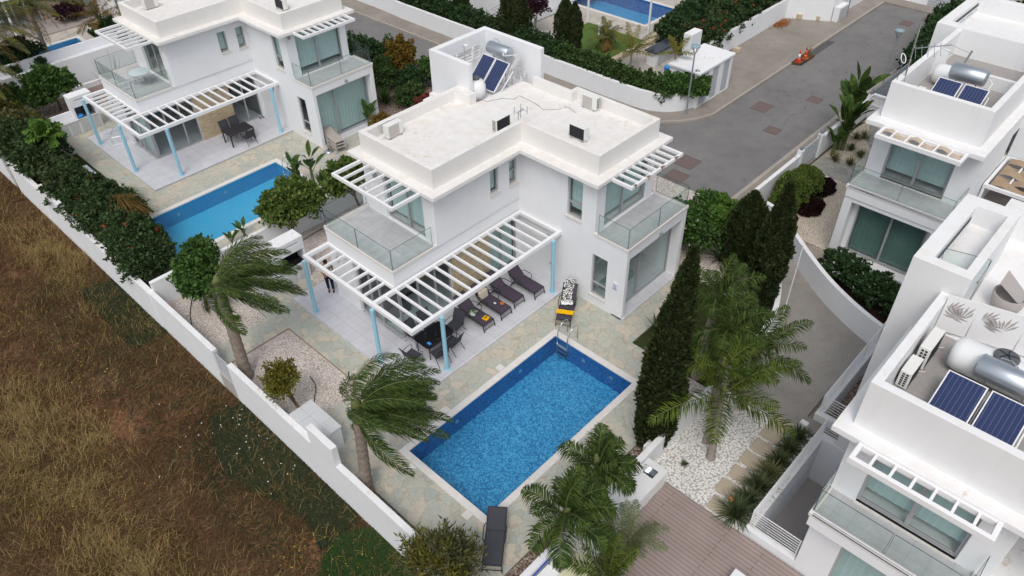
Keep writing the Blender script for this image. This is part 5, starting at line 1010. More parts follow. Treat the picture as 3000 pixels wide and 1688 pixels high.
def vtank(label, x, y, z, r, h, ax='Z', lid=True):
    t = thing('water_tank', label, 'water tank', (x, y, z), 0, 'white water tanks')
    if ax == 'Z': MB().lathe([(r*.5, 0), (r*.9, .06), (r, h*.3), (r, h*.7), (r*.75, h*.92), (r*.4, h)], 24, (x, y, z)).build('body', 'white_plastic', t, smooth=True); MB().lathe([(r*.36, h), (r*.40, h+.02), (r*.40, h+.1), (r*.3, h+.13)], 18, (x, y, z)).build('lid', 'lid_grey', t)
    else:
        MB().lathe([(r*.45, -h/2), (r*.85, -h/2+.08), (r, -h/2+.25), (r, h/2-.25), (r*.85, h/2-.08), (r*.45, h/2)], 28, (x, y, z+r), ax).build('body', 'white_plastic', t, smooth=True)
        if lid:
            m = MB().lathe([(.28, 0), (.30, .02), (.30, .09), (.25, .12), (.05, .125)], 24, (x, y-.1, z+2*r-.02)); m.build('lid', 'lid_grey', t)
            m = MB(); [m.bar((x, y-.1, z+2*r+.11), (x+.24*math.cos(R(72*k)), y-.1+.24*math.sin(R(72*k)), z+2*r+.09), .03) for k in range(5)]; m.build('lid_ribs', 'ac_dark', t)
    return t
vtank('round white water tank half hidden behind the central screen wall end', 21.25, 22.55, 6.6, .42, .85); vtank('big white horizontal water tank with dark lid on the close roof', 18.3, .45, 6.92, .47, 2.2, 'Y'); vtank('white water tank behind the silver cylinder on the upper right roof', 35.0, 7.6, 6.95, .42, 1.4, 'Y', False)
# satellite dish
t = thing('satellite_dish', 'white satellite dish seen edge-on beside the rooftop solar panels', 'satellite dish', (23.3, 21.9, 6.6)); m = MB(); c0 = Vector((23.2, 21.95, 7.62)); ax_ = Vector((-.35, .80, .45)).normalized(); u = ax_.cross(Vector((0, 0, 1))).normalized(); v = ax_.cross(u); m.open = True
rings = []
for r_i in (0.01, .2, .38, .52): rings.append([tuple(c0+(u*math.cos(R(a))+v*1.1*math.sin(R(a)))*r_i+ax_*(r_i*r_i*.5)) for a in range(0, 360, 18)])
for i in range(3):
    for k in range(20): m.quad(rings[i][k], rings[i][(k+1) % 20], rings[i+1][(k+1) % 20], rings[i+1][k])
m.build('dish', 'white_metal', t, smooth=True); MB().bar(tuple(c0+v*-.5+ax_*.1), tuple(c0+ax_*.7), .025).build('feed_arm', 'white_metal', t); MB().lathe([(.04, 0), (.05, .1)], 10, tuple(c0+ax_*.7)).build('receiver', 'white_plastic', t); MB().tube([(23.2, 21.93, 7.55), (23.45, 21.85, 7.3), (23.5, 21.8, 6.6)], .03, 8).build('mast', 'steel', t)
rng_ = random.Random(4); m = MB()
for k in range(5): a = rng_.uniform(0, 6); m.tube([(23.5+.18*math.cos(a+j*.9), 21.85+.1*math.sin(a+j*.9), 7.2-.09*j+rng_.uniform(-.05, .05)) for j in range(7)], .01, 5)
m.build('coiled_cables', 'wool_white', label='tangle of white cables behind the satellite dish', cat='cables')
t = thing('antenna_mast', 'thin pole with small white antenna on the left rooftop screen wall', 'antenna', (21.0, 22.9, 6.6)); MB().cyl(21.0, 22.9, 6.6, 8.95, .022, 8).build('pole', 'steel', t); MB().lathe([(.02, 0), (.10, .02), (.10, .06), (.02, .08)], 14, (21.1, 22.9, 8.88)).build('antenna_head', 'white_plastic', t)
t = thing('tv_antenna', 'small television aerial on the central flat roof', 'antenna', (20.35, 19.2, 6.8)); m = MB(); m.cyl(20.35, 19.2, 6.8, 7.45, .018, 6).bar((20.25, 19.15, 7.4), (20.7, 19.25, 7.4), .02)
m.build('mast', 'steel', t); m = MB().bar((20.27, 19.18, 7.385), (20.66, 19.18, 7.385), .02)
for x in (20.27, 20.66): m.bar((x, 19.0, 7.35), (x, 19.35, 7.42), .015).bar((x, 19.0, 7.25), (x, 19.0, 7.6), .02).bar((x, 19.35, 7.25), (x, 19.35, 7.6), .02)
m.build('elements', 'grey_metal', t)
MB().tube([(20.9, 22.0, 6.815), (21.0, 21.6, 6.815), (21.6, 21.35, 6.815), (21.9, 20.9, 6.815), (22.3, 20.95, 6.815), (22.2, 19.9, 6.815), (22.0, 19.3, 6.815), (22.5, 18.85, 6.815), (22.9, 18.7, 6.815), (22.7, 18.1, 6.815)], .009, 5).build('roof_cable', 'lamp_grey', label='thin grey cable snaking over the central roof', cat='cable')
MB().box(22.6, 22.8, 18.75, 18.95, 6.8, 6.95).build('junction_box', 'ac_case', bevel=.01, label='small box in the middle of the central roof cable', cat='junction box')
MB().box(22.95, 23.15, 18.1, 18.3, 6.8, 6.84).build('plaster_lump', 'white_render', bevel=.015, label='flat lump of plaster on the central roof', cat='rubble')
# aerials on the upper right roof
t = thing('tv_antenna', 'tall aerial mast with long boom on the upper right roof', 'antenna', (32.2, 8.7, 6.9)); m = MB(); m.bar((32.1, 8.55, 7.0), (32.6, 8.8, 10.0), .05); m.build('mast', 'steel', t); m = MB(); m.bar((32.3, 8.6, 9.2), (33.3, 7.6, 9.3), .03)
for k in range(5): p_ = Vector((32.3, 8.6, 9.2)).lerp(Vector((33.0, 7.9, 9.27)), k/4); m.bar(tuple(p_+Vector((-.15, -.15, -.35))), tuple(p_+Vector((.05, .05, .1))), .015)
m.bar((33.3, 7.6, 9.3), (33.45, 6.9, 9.1), .012).bar((33.0, 7.9, 9.2), (33.45, 6.9, 8.8), .012).bar((33.45, 6.95, 8.7), (33.5, 6.85, 9.2), .07); m.build('elements', 'lamp_grey', t)
t = thing('grid_antenna', 'white loop antenna on the left corner of the upper right roof', 'antenna', (31.7, 8.75, 8.0)); MB().tube([(31.7, 8.75, 7.9), (31.75, 8.75, 8.9)], .02, 6).build('mast', 'steel', t); MB().tube([(31.65+.11*math.cos(R(a)), 8.75+.11*math.sin(R(a)), 8.95+.16*math.sin(R(a+30))) for a in range(0, 361, 30)], .018, 8).build('loop', 'white_metal', t)
# laser-cut screen and chair on the close roof
def leaf_screen(label, p, q, z0, z1, seed):
    t = thing('privacy_screen', label, 'privacy screen', ((p[0]+q[0])/2, (p[1]+q[1])/2, z0), group='white leaf-pattern privacy screens'); a, b = Vector((*p, 0)), Vector((*q, 0)); d_ = (b-a); L = d_.length; d_ /= L; n_ = Vector((-d_.y, d_.x, 0))
    m = MB(); 
    def W(u, z, o=0): v = a+d_*u+n_*o; return (v.x, v.y, z)
    m.add([W(0, z0, -.012), W(L, z0, -.012), W(L, z1, -.012), W(0, z1, -.012), W(0, z0, .012), W(L, z0, .012), W(L, z1, .012), W(0, z1, .012)], [(0,3,2,1),(4,5,6,7),(0,1,5,4),(1,2,6,5),(2,3,7,6),(3,0,4,7)]); m.build('panel', 'white_metal', t)
    rng = random.Random(seed); m = MB(); m.open = True
    for (cu, cz, a0, a1) in ((L*.12, z0+.62, -20, 80), (L*.6, z0+.5, 50, 170)):
        for k in range(9):
            an = R(a0+(a1-a0)*k/8); r0, r1 = .10, .52+.1*math.sin(k*1.3); wd = .035
            pts = [(r0, 0), (r0+(r1-r0)*.6, wd), (r1, 0), (r0+(r1-r0)*.6, -wd)]; Q = []
            for rr, ww in pts: Q.append((min(L-.05, max(.05, cu+rr*math.cos(an)-ww*math.sin(an))), min(z1-.05, cz+rr*math.sin(an)+ww*math.cos(an))))
            m.quad(*[W(u_, z_, -.0145) for u_, z_ in Q]); m.quad(*[W(u_, z_, .0145) for u_, z_ in Q[::-1]])
    m.build('leaf_cutouts', 'grey_weave', t); return t
leaf_screen('leaf-patterned screen panel nearest the parapet on the close roof', (19.30, 2.24), (19.5, 1.50), 7.0, 8.25, 1); leaf_screen('leaf-patterned screen panel in the middle behind the big white tank', (19.51, 1.47), (19.76, .36), 7.0, 8.25, 2); leaf_screen('leaf-patterned screen panel at the right photo edge', (19.77, .33), (20.0, -.8), 7.0, 8.25, 3)
t = thing('roof_armchair', 'taupe curved plastic armchair on the close villa stair terrace', 'armchair', (21.7, 1.2, 6.9)); m = MB(); m.lathe([(.34, 0), (.42, .25), (.46, .55), (.40, .55), (.36, .35), (.05, .33)], 18, (21.6, 1.1, 6.9)); m.build('shell', 'grey_weave', t, smooth=True); MB().add([(21.3, .75, 7.4), (21.95, .75, 7.4), (22.1, 1.45, 7.85), (21.3, 1.45, 7.85)], [(0, 1, 2, 3)]).build('backrest', 'grey_weave', t)
o = thing('stair_guard', 'glass guard with steel rail around the close rooftop planter', 'railing', (21, 1.9, 7)); rail_glass(o, [(20.6, 3.0), (20.9, 1.85), (19.7, 1.8)], 7.9, 8.7)
# ================================================================ light wells, railings
def hrail(label, path, z0, z1, n=7, posts=None, r=.014, mat='white_metal'):
    t = thing('railing', label, 'railing', (path[0][0], path[0][1], z0), group='white tubular railings'); m = MB()
    for k in range(n): z = z0+.12+(z1-z0-.12)*k/(n-1); m.tube([(x, y, z) for x, y in path], r*(1.6 if k == n-1 else 1), 6)
    m.build('bars', mat, t); m = MB()
    for x, y in (posts or path): m.bar((x, y, z0), (x, y, z1), .035)
    m.build('posts', mat, t); return t
wm = [(-1, 14.87, 19.6, 2.42, 3.93, -3, .34)]
wall('white surround wall of the near light well', [(1, 14.64, 14.87, 2.42, 4.14, -3.5, .34), (1, 14.87, 19.85, 3.93, 4.14, -3.5, .34), (1, 19.57, 19.85, 2.42, 3.93, -3.5, .34)])
MB().box(14.86, 19.58, 2.42, 3.935, -2.0, -1.9).build('light_well_floor', 'roof_terrace', kind='structure')
wall('white surround wall of the far light well', [(1, 20.5, 20.75, 3.52, 4.7, -3.5, .34), (1, 20.75, 26.0, 4.45, 4.7, -3.5, .34)])
MB().box(20.74, 25.72, 3.4, 4.46, -.9, -.8).build('light_well_floor', 'gravel_brown', kind='structure')
hrail('white tube railing round the near light well beside the timber deck', [(14.78, 2.46), (14.78, 4.05), (19.75, 4.05), (19.75, 2.5)], .34, 1.2, posts=[(14.78, 2.5), (14.78, 4.05), (16.4, 4.05), (18.1, 4.05), (19.75, 4.05), (19.75, 2.55)])
hrail('white tube railing round the far light well beside the driveway', [(20.62, 3.56), (20.62, 4.6), (26.0, 4.6)], .34, 1.25, posts=[(20.62, 3.6), (20.62, 4.6), (22.4, 4.6), (24.2, 4.6), (26.0, 4.6)])
t = thing('louvre_railing', 'white slatted gate at the end of the driveway light well', 'gate', (26.0, 4.5, 0)); m = MB(); [m.box(25.5, 26.1, 4.15+.001, 4.42, z, z+.05) for z in np.arange(.2, 1.2, .13)]; m.build('slats', 'white_metal', t)
# counter with sink
t = thing('outdoor_kitchen', 'long white outdoor counter with steel sink beside the timber deck', 'outdoor kitchen', (12.5, 7.4, 0)); csg([(1, 10.9, 14.5, 7.06, 7.80, 0, .66), (-1, 13.93, 14.27, 7.25, 7.62, .5, .66)]).build('body', 'white_render', t, bevel=.01); csg([(1, 10.88, 14.55, 7.03, 7.84, .66, .70), (-1, 13.93, 14.27, 7.25, 7.62, .66, .7)]).build('worktop', 'white_counter', t, bevel=.006)
csg([(1, 13.92, 14.28, 7.24, 7.63, .50, .704), (-1, 13.94, 14.26, 7.26, 7.61, .515, .704)]).build('sink', 'steel', t); MB().tube([(14.1, 7.68, .70), (14.1, 7.68, .92), (14.08, 7.62, .96), (14.06, 7.5, .93)], .014, 8).build('tap', 'chrome', t, smooth=True)
for k in range(4): MB().box(11.0+.87*k, 11.82+.87*k, 7.03, 7.055, .06, .62).build('cabinet_door', 'white_plastic', t, bevel=.004)
csg([(1, 8.4, 9.35, 7.0, 7.8, 0, .6)]).build('storage_box', 'white_render', bevel=.02, label='white cabinet at the bottom edge behind the low wall', cat='cabinet')
MB().tube([(9.45, 7.62, 0), (9.45, 7.62, .95)], .16, 20).build('steel_bin', 'white_plastic', smooth=False, label='white cylindrical bin at the bottom edge beside the low wall', cat='bin')
MB().add([(8.6, 6.7, .5), (10.3, 6.75, .5), (10.3, 7.35, .62), (8.6, 7.3, .62), (8.6, 6.7, .40), (10.3, 6.75, .40), (10.3, 7.35, .5), (8.6, 7.3, .5)], [(0, 1, 2, 3), (7, 6, 5, 4), (4, 5, 1, 0), (5, 6, 2, 1), (6, 7, 3, 2), (7, 4, 0, 3)]).build('lounger_cover', 'cover_cream', label='pale yellow slatted bench cover at the bottom edge under the palm', cat='bench')
MB().bar((8.3, 7.75, .9), (10.2, 7.78, .9), .05, .03).build('blue_rail', 'hose_blue', label='thin blue rail along the low wall at the bottom edge', cat='rail')
t = thing('stool', 'square white stool on the timber deck at the bottom edge', 'stool', (12.9, 3.3, 0)); MB().box(12.6, 13.15, 3.0, 3.6, .40, .46).build('seat', 'white_plastic', t, bevel=.02)
for x, y in ((12.66, 3.06), (13.09, 3.06), (12.66, 3.54), (13.09, 3.54)): MB().box(x-.03, x+.03, y-.03, y+.03, .03, .40).build('leg', 'white_plastic', t)
# hoses
MB().tube([(8.55, 18.9, .0), (8.75, 19.15, .0), (8.95, 19.35, .0), (9.15, 19.7, .0), (9.2, 20.1, .02)], .016, 6).build('garden_hose', 'hose_black', smooth=True, label='short dark hose lying on the pink gravel', cat='hose')
MB().tube([(8.45, 27.9, .0), (8.1, 27.4, .0), (7.8, 26.9, .0), (7.55, 26.3, .0), (7.45, 25.6, .0)], .016, 6).build('garden_hose', 'hose_black', smooth=True, label='curved dark hose on the gravel below the round tree by the wall', cat='hose')
MB().tube([(13.0, 27.7, .0), (15.0, 27.9, .0), (17.0, 27.85, .0), (19.5, 27.9, .0)], .018, 6).build('garden_hose', 'hose_black', smooth=True, label='dark irrigation pipe along the divider wall', cat='hose')
MB().tube([(15.55, 28.3, 1.0), (15.5, 28.2, .4), (15.62, 28.15, .3), (15.7, 28.2, .8), (15.9, 28.0, .3), (16.4, 27.6, .02), (17.0, 27.4, .02), (17.3, 27.0, .02)], .02, 6).build('garden_hose', 'hose_blue', smooth=True, label='blue hose looped over its stand beside the divider wall', cat='hose')
# street furniture
def street_lamp(label, x, y, h, mat='lamp_grey', h0=0):
    t = thing('street_lamp', label, 'street lamp', (x, y, 0), group='street lamps'); MB().cyl(x, y, h0, h-.55, .055, 10, .04).cyl(x, y, h0, .05, .14, 12).build('post', mat, t)
    m = MB(); [m.bar((x, y, h-.55), (x+.24*math.cos(R(60*k)), y+.24*math.sin(R(60*k)), h-.08), .022) for k in range(6)]; m.build('cage', mat, t); MB().lathe([(.02, -.04), (.26, -.03), (.28, .0), (.25, .05), (.05, .09)], 24, (x, y, h-.04)).build('lamp_head', 'lamp_blue', t, smooth=True)
street_lamp('street lamp on the pavement in front of the utility building bush', 37.27, 21.48-.2, 4.2); street_lamp('slender street lamp on the right side of the road', 46.62, 14.18-.6, 4.3); street_lamp('street lamp at the top right beside the meter cabinet', 58.08, 20.95, 4.3); street_lamp('street lamp rising from the hedge at the top centre', 37.35, 35.6, 4.0, h0=-.1)
def cone(label, x, y, mat, bands):
    t = thing('traffic_cone', label, 'traffic cone', (x, y, 0), group='traffic cones'); MB().box(x-.16, x+.16, y-.16, y+.16, .017, .045).build('base', mat, t, bevel=.01); MB().lathe([(.13, .045), (.095, .3)], 20, (x, y, 0)).build('lower_cone', mat, t, smooth=True); MB().lathe([(.095, .3), (.058, .58)], 20, (x, y, 0)).build('band', bands, t, smooth=True); MB().lathe([(.058, .58), (.02, .88)], 20, (x, y, 0)).build('upper_cone', mat, t, smooth=True)
cone('bright red and white traffic cone standing on the road hole', 48.25, 19.72, 'cone_red', 'white_plastic'); cone('faded orange traffic cone behind the red and white one', 49.05, 19.65, 'cone_orange', 'cone_orange')
MB().box(56.3, 57.75, 20.85, 21.3, 0, 1.05).build('meter_cabinet', 'white_render', bevel=.015, label='white meter cabinet against the tall corner wall', cat='cabinet')
o = bpy.data.objects['meter_cabinet']; MB().box(56.4, 57.65, 20.82, 20.849, .08, .95).build('cabinet_door', 'gate_grey', o)
for i, (x, y, a, b, h, lb) in enumerate([(55.3, 23.3, .35, .25, .4, 'cut stone block at the foot of the far forecourt wall'), (55.95, 22.15, .3, .2, .35, 'pale stone block beside the tall corner wall'), (46.9, 23.6, .2, .25, .35, 'small rough stone at the near end of the forecourt wall')]): MB().prism([(x-a, y-b), (x+a*.9, y-b*.9), (x+a, y+b*.8), (x-a*.8, y+b)], 0, h).build('stone', 'stone_block', bevel=.04, label=lb, cat='stone')
rng = np.random.default_rng(5); n = 500; P = np.stack([53.4+rng.normal(size=n)*.5, 23.75+rng.normal(size=n)*.22, .02+rng.random(n)*.08], 1); fast('leaf_litter', leaf_quads(P, rng.normal(size=(n, 3))*[1, 1, .2], np.tile([0, 0, 1.0], (n, 1))+rng.normal(size=(n, 3))*.3, rng.uniform(.08, .18, n), rng.uniform(.05, .1, n), rng), 4, 'leaf_litter', kind='stuff', label='brown leaf litter against the forecourt wall', cat='leaf litter')
# fences and gates by the road
def slat_gate(label, x0, x1, y, z0, z1, n=7, mat='gate_grey', cat='gate', name='slatted_gate', diag=False):
    t = thing(name, label, cat, ((x0+x1)/2, y, 0)); m = MB(); dz = (z1-z0)/n; [m.box(x0+.06, x1-.06, y-.03, y+.03, z0+dz*k, z0+dz*(k+.62)) for k in range(n)]; m.build('slats', mat, t); MB().box(x0, x0+.055, y-.05, y+.05, 0, z1+.1).box(x1-.055, x1, y-.05, y+.05, 0, z1+.1).build('posts', mat, t); return t
slat_gate('grey slatted pedestrian gate between white posts by the road', 35.6, 37.55, 13.22, .1, 1.35); slat_gate('long dark slatted fence on the road side of the upper right villa', 44.0, 49.5, 13.2, .2, 1.6, 8, 'lamp_grey', 'fence', 'slatted_fence')
for x, lb in ((35.45, 'white gate pillar with small lamp, near side'), (37.75, 'white gate pillar with small lamp, far side'), (43.9, 'white fence pillar behind the tall banana plants')):
    o = thing('gate_pillar', lb, 'pillar', (x, 13.22, 0), group='white gate pillars'); MB().box(x-.14, x+.14, 13.08, 13.36, 0, 1.4).build('pillar', 'white_render', o, bevel=.01); MB().box(x-.07, x+.07, 13.15, 13.29, 1.4, 1.6).build('pillar_lamp', 'lamp_grey', o)
t = thing('sliding_gate', 'white panelled gate at the upper right villa drive', 'gate', (44.5, 11.7, 0)); MB().box(43.6, 43.72, 10.2, 13.0, .1, 1.5).box(43.55, 43.77, 10.2, 13.0, 1.5, 1.6).box(43.55, 43.59, 10.2, 13.0, .9, 1.0).build('panel', 'white_metal', t)
t = thing('garage_door', 'grey panelled gate closing the far end of the road', 'gate', (64, 16.2, 0)); MB().box(63.95, 64.1, 15.2, 17.3, 0, 1.9).build('panel', 'gate_grey', t); m = MB(); [m.box(63.92, 63.949, 15.4, 17.1, z, z+.12) for z in np.arange(.15, 1.8, .2)]; m.build('slats', 'louvre_grey', t)
t = slat_gate('dark grey gate in the curved wall behind the cypresses', 28.9, 30.2, 12.3, .1, 1.3, 6, 'lamp_grey')
MB().box(30.195, 30.20, 12.75, 13.12, .82, 1.08).build('address_plate', 'address_blue', label='small blue address plate on the end of the curved wall', cat='plate')
t = thing('light_pole', 'slim white pole beside the cypress at the driveway', 'pole', (24.9, 8.0, 0)); MB().cyl(24.6, 8.15, 0, 3.9, .028, 8, .022).build('pole', 'white_metal', t); MB().lathe([(.02, 0), (.07, .01), (.07, .04), (.02, .06)], 12, (24.6, 8.15, 3.9)).build('cap', 'white_metal', t)
for i, (x, y, h, lb) in enumerate([(44.5, 34.75, 3.4, 'white square post at the far lawn corner by the mosaic pool'), (44.63, 29.4, 3.4, 'tall white post at the near right corner of the far lawn'), (42.84, 32.38, .95, 'short white bollard post in the middle of the far lawn')]): MB().box(x-.055, x+.055, y-.055, y+.055, 0, h).build('white_post', 'white_metal', bevel=.006, label=lb, cat='post', group='white posts around the far lawn')
csg([(1, 39.5, 44.9, 28.75, 29.15, 0, .28), (1, 44.9, 46.5, 28.75, 29.6, 0, .14)]).build('stone_kerb_wall', 'stone_block', bevel=.02, label='low rough stone edging along the far lawn', cat='edging')
o = thing('rubbish_bin', 'blue round bin behind the utility building', 'bin', (40.5, 24.9, 0)); MB().cyl(40.5, 24.9, 0, .72, .22, 16, .25).build('body', 'blue_plastic', o); MB().lathe([(.27, .72), (.27, .76), (.12, .84), (.02, .85)], 18, (40.5, 24.9, 0)).build('lid', 'tarp_blue', o, smooth=True)
o = thing('rubbish_bin', 'dark plastic bin beneath the purple-leaved tree', 'bin', (39.4, 34.6, 0)); MB().lathe([(.24, 0), (.3, .6), (.33, .62), (.3, .7), (.05, .78)], 16, (39.4, 34.6, 0)).build('body', 'lid_grey', o, smooth=True)
# ================================================================ the person behind the villa corner
t = thing('person', 'person in a khaki shirt and dark jeans standing at the villa corner under the pergola', 'person', (12.86, 23.62, .1))
def skin_body(name, pts, edges, radii, mat, parent, sub=2):
    me = bpy.data.meshes.new(name); off = wloc(parent); me.from_pydata([tuple(Vector(p)-off) for p in pts], edges, []); o = bpy.data.objects.new(name, me); LINK(o); o.parent = parent; me.materials.append(MATS[mat])
    sk = o.modifiers.new('skin', 'SKIN'); sk.use_smooth_shade = True
    for i, r in enumerate(radii): v = me.skin_vertices[0].data[i]; v.radius = r if isinstance(r, tuple) else (r, r); v.use_root = (i == 0)
    s = o.modifiers.new('sub', 'SUBSURF'); s.levels = sub; s.render_levels = sub; return o
px, py, z0 = 12.86, 23.62, .1; fx, fy = -.55, -.83   # facing direction (towards the gap)
sx, sy = -fy, fx
def B(f_, s_, z): return (px+fx*f_+sx*s_, py+fy*f_+sy*s_, z0+z)
pts = [B(0, 0, .92), B(.01, 0, 1.10), B(0, 0, 1.28), B(-.02, 0, 1.42), B(0, 0, 1.50), B(.03, 0, 1.58), B(.03, 0, 1.68),
       B(0, .17, 1.42), B(-.02, .24, 1.16), B(.18, .16, 1.08), B(.26, .08, 1.12), B(0, -.17, 1.42), B(-.03, -.24, 1.16), B(.17, -.18, 1.06), B(.26, -.10, 1.10),
       B(0, .09, .88), B(.03, .10, .48), B(0, .10, .08), B(.14, .11, .03), B(0, -.09, .88), B(.0, -.10, .48), B(-.06, -.10, .08), B(.08, -.11, .03)]
ed = [(0, 1), (1, 2), (2, 3), (3, 4), (4, 5), (5, 6), (3, 7), (7, 8), (8, 9), (9, 10), (3, 11), (11, 12), (12, 13), (13, 14), (0, 15), (15, 16), (16, 17), (17, 18), (0, 19), (19, 20), (20, 21), (21, 22)]
rd = [(.14, .10), (.13, .095), (.15, .10), (.12, .09), .052, .085, .075, .058, .045, .034, .03, .058, .045, .034, .03, .09, .062, .042, .038, .09, .062, .042, .038]
skin_body('body', pts, ed, rd, 'skin', t)
skin_body('shirt', [B(0, 0, .90), B(.01, 0, 1.10), B(0, 0, 1.28), B(-.02, 0, 1.43), B(0, .18, 1.43), B(-.02, .245, 1.22), B(0, -.18, 1.43), B(-.03, -.245, 1.22)], [(0, 1), (1, 2), (2, 3), (3, 4), (4, 5), (3, 6), (6, 7)], [(.16, .12), (.15, .112), (.165, .115), (.125, .10), .072, .06, .072, .06], 'shirt', t)
skin_body('trousers', [B(0, 0, .92), B(0, .095, .86), B(.03, .10, .48), B(0, .10, .10), B(0, -.095, .86), B(0, -.10, .48), B(-.06, -.10, .10)], [(0, 1), (1, 2), (2, 3), (0, 4), (4, 5), (5, 6)], [(.155, .115), .102, .074, .058, .102, .074, .058], 'jeans', t)
for s_, f0 in ((.10, 0), (-.10, -.06)): skin_body('shoe', [B(f0-.05, s_, .04), B(f0+.08, s_, .045), B(f0+.2, s_, .035)], [(0, 1), (1, 2)], [.048, .05, .036], 'shoe', t)
MB().lathe([(.02, -.02), (.093, .0), (.098, .05), (.085, .10), (.05, .135), (.01, .145)], 16, B(.015, 0, 1.62)).build('hair', 'hair', t, smooth=True)
for s_ in (-1, 1): MB().lathe([(.004, -.01), (.018, 0), (.004, .012)], 8, B(.03, s_*.088, 1.62), 'Y').build('ear', 'skin', t); MB().lathe([(.003, -.008), (.010, 0), (.003, .008)], 8, B(.108, s_*.03, 1.635)).build('eye', 'hair', t)
MB().bar(B(.115, 0, 1.63), B(.135, 0, 1.59), .02).build('nose', 'skin', t); MB().bar(B(.112, .025, 1.555), B(.112, -.025, 1.555), .01).build('mouth', 'soot', t)
for s_ in (1, -1):
    hx = B(.28, s_*.09, 1.10)
    for k in range(4): a = B(.29, s_*(.065+.018*k), 1.10); b = B(.33+.005*(k in (1, 2)), s_*(.055+.018*k), 1.085); c = B(.35+.006*(k in (1, 2)), s_*(.05+.018*k), 1.055); MB().tube([a, b, c], [.009, .0085, .006], 6).build('finger', 'skin', t, smooth=True)
    MB().tube([B(.27, s_*.055, 1.12), B(.30, s_*.03, 1.115), B(.325, s_*.03, 1.09)], [.011, .01, .007], 6).build('thumb', 'skin', t, smooth=True)
plain('trunk_palm', (.22, .18, .15), .9, .1, var=.45, scale=9)
# ================================================================ vegetation
WIND = (.70, -.71, 0)
palm('wind-bent palm leaning beside the gravel, left of the central villa', (7.55, 22.0, -.03), (7.95, 22.8, 3.9), 22, 2.85, 11, wind=tuple(v*1.7 for v in WIND), el=(-20, 88), droop=.95, leaflet=.62, dens=80, width=.028, trunk_r=(.24, .17), tmat='trunk_palm', group='queen palms by the boundary wall', ldroop=.75)
palm('wind-bent palm in the narrow gravel strip near the pool corner', (7.42, 14.25, -.03), (7.85, 14.5, 3.7), 24, 2.7, 12, wind=tuple(v*1.75 for v in WIND), el=(-30, 88), droop=.95, leaflet=.60, dens=80, width=.028, trunk_r=(.21, .16), tmat='trunk_palm', group='queen palms by the boundary wall', ldroop=.75)
palm('tall palm at the bottom centre behind the low wall, nearer the edge', (9.95, 8.42, -.03), (9.75, 7.55, 3.0), 15, 1.55, 13, wind=tuple(v*.45 for v in WIND), el=(-15, 80), droop=1.15, leaflet=.62, dens=52, width=.038, trunk_r=(.18, .13), tmat='trunk_brown', group='palms at the bottom of the photo', ldroop=.8)
palm('bushy palm at the bottom centre beside the white counter', (11.2, 6.6, .0), (11.65, 7.85, 3.0), 15, 1.25, 14, wind=tuple(v*.3 for v in WIND), el=(-15, 85), droop=1.15, leaflet=.6, dens=50, width=.038, trunk_r=(.16, .12), tmat='trunk_brown', group='palms at the bottom of the photo', ldroop=.8)
palm('small feathery pale palm on the timber deck edge', (11.3, 6.3, .03), (11.45, 6.35, 1.1), 12, 1.15, 15, mat='palm_pale', el=(5, 70), droop=.8, leaflet=.32, dens=40, width=.022, trunk_r=(.09, .07), shaft=False)
palm('yellowish small palm fronds at the bottom edge of the deck', (9.9, 6.0, .03), (10.0, 6.1, .9), 10, 1.6, 16, mat='palm_coconut', el=(25, 80), droop=.5, leaflet=.4, dens=44, trunk_r=(.1, .08), shaft=False)
palm('coconut-like palm with wide yellow-green fronds over the white pebbles', (16.5, 6.5, -.03), (16.85, 6.75, 2.8), 11, 2.6, 17, mat='palm_coconut', wind=tuple(v*.15 for v in WIND), el=(-5, 70), droop=.75, leaflet=.62, dens=56, width=.038, trunk_r=(.14, .09), group='palms over the pebble garden', ldroop=.5)
palm('slimmer palm just behind the yellow-green coconut-like palm', (17.0, 7.0, -.03), (17.4, 7.2, 3.3), 6, 1.8, 18, mat='palm_coconut', wind=tuple(v*.2 for v in WIND), el=(0, 70), droop=.75, leaflet=.6, dens=54, trunk_r=(.12, .08), group='palms over the pebble garden', ldroop=.5)
palm('dark green drooping palm between the tall cypress and the driveway', (18.6, 7.7, 0), (18.6, 7.75, 4.0), 13, 1.7, 19, wind=tuple(v*.3 for v in WIND), el=(-15, 82), droop=.95, leaflet=.58, dens=54, width=.034, group='queen palms behind the tall cypress', ldroop=.95)
palm('upper dark palm nearest the right wing of the central villa', (19.4, 9.0, 0), (19.3, 8.75, 4.4), 13, 1.6, 20, wind=tuple(v*.3 for v in WIND), el=(-10, 82), droop=.9, leaflet=.55, dens=54, width=.034, group='queen palms behind the tall cypress', ldroop=.9)
palm('right-hand dark palm reaching over the grey driveway', (19.3, 6.9, 0), (18.9, 6.75, 3.3), 9, 2.1, 21, wind=tuple(v*.35 for v in WIND), el=(-5, 70), droop=.8, leaflet=.55, dens=54, width=.034, group='queen palms behind the tall cypress', ldroop=.8)
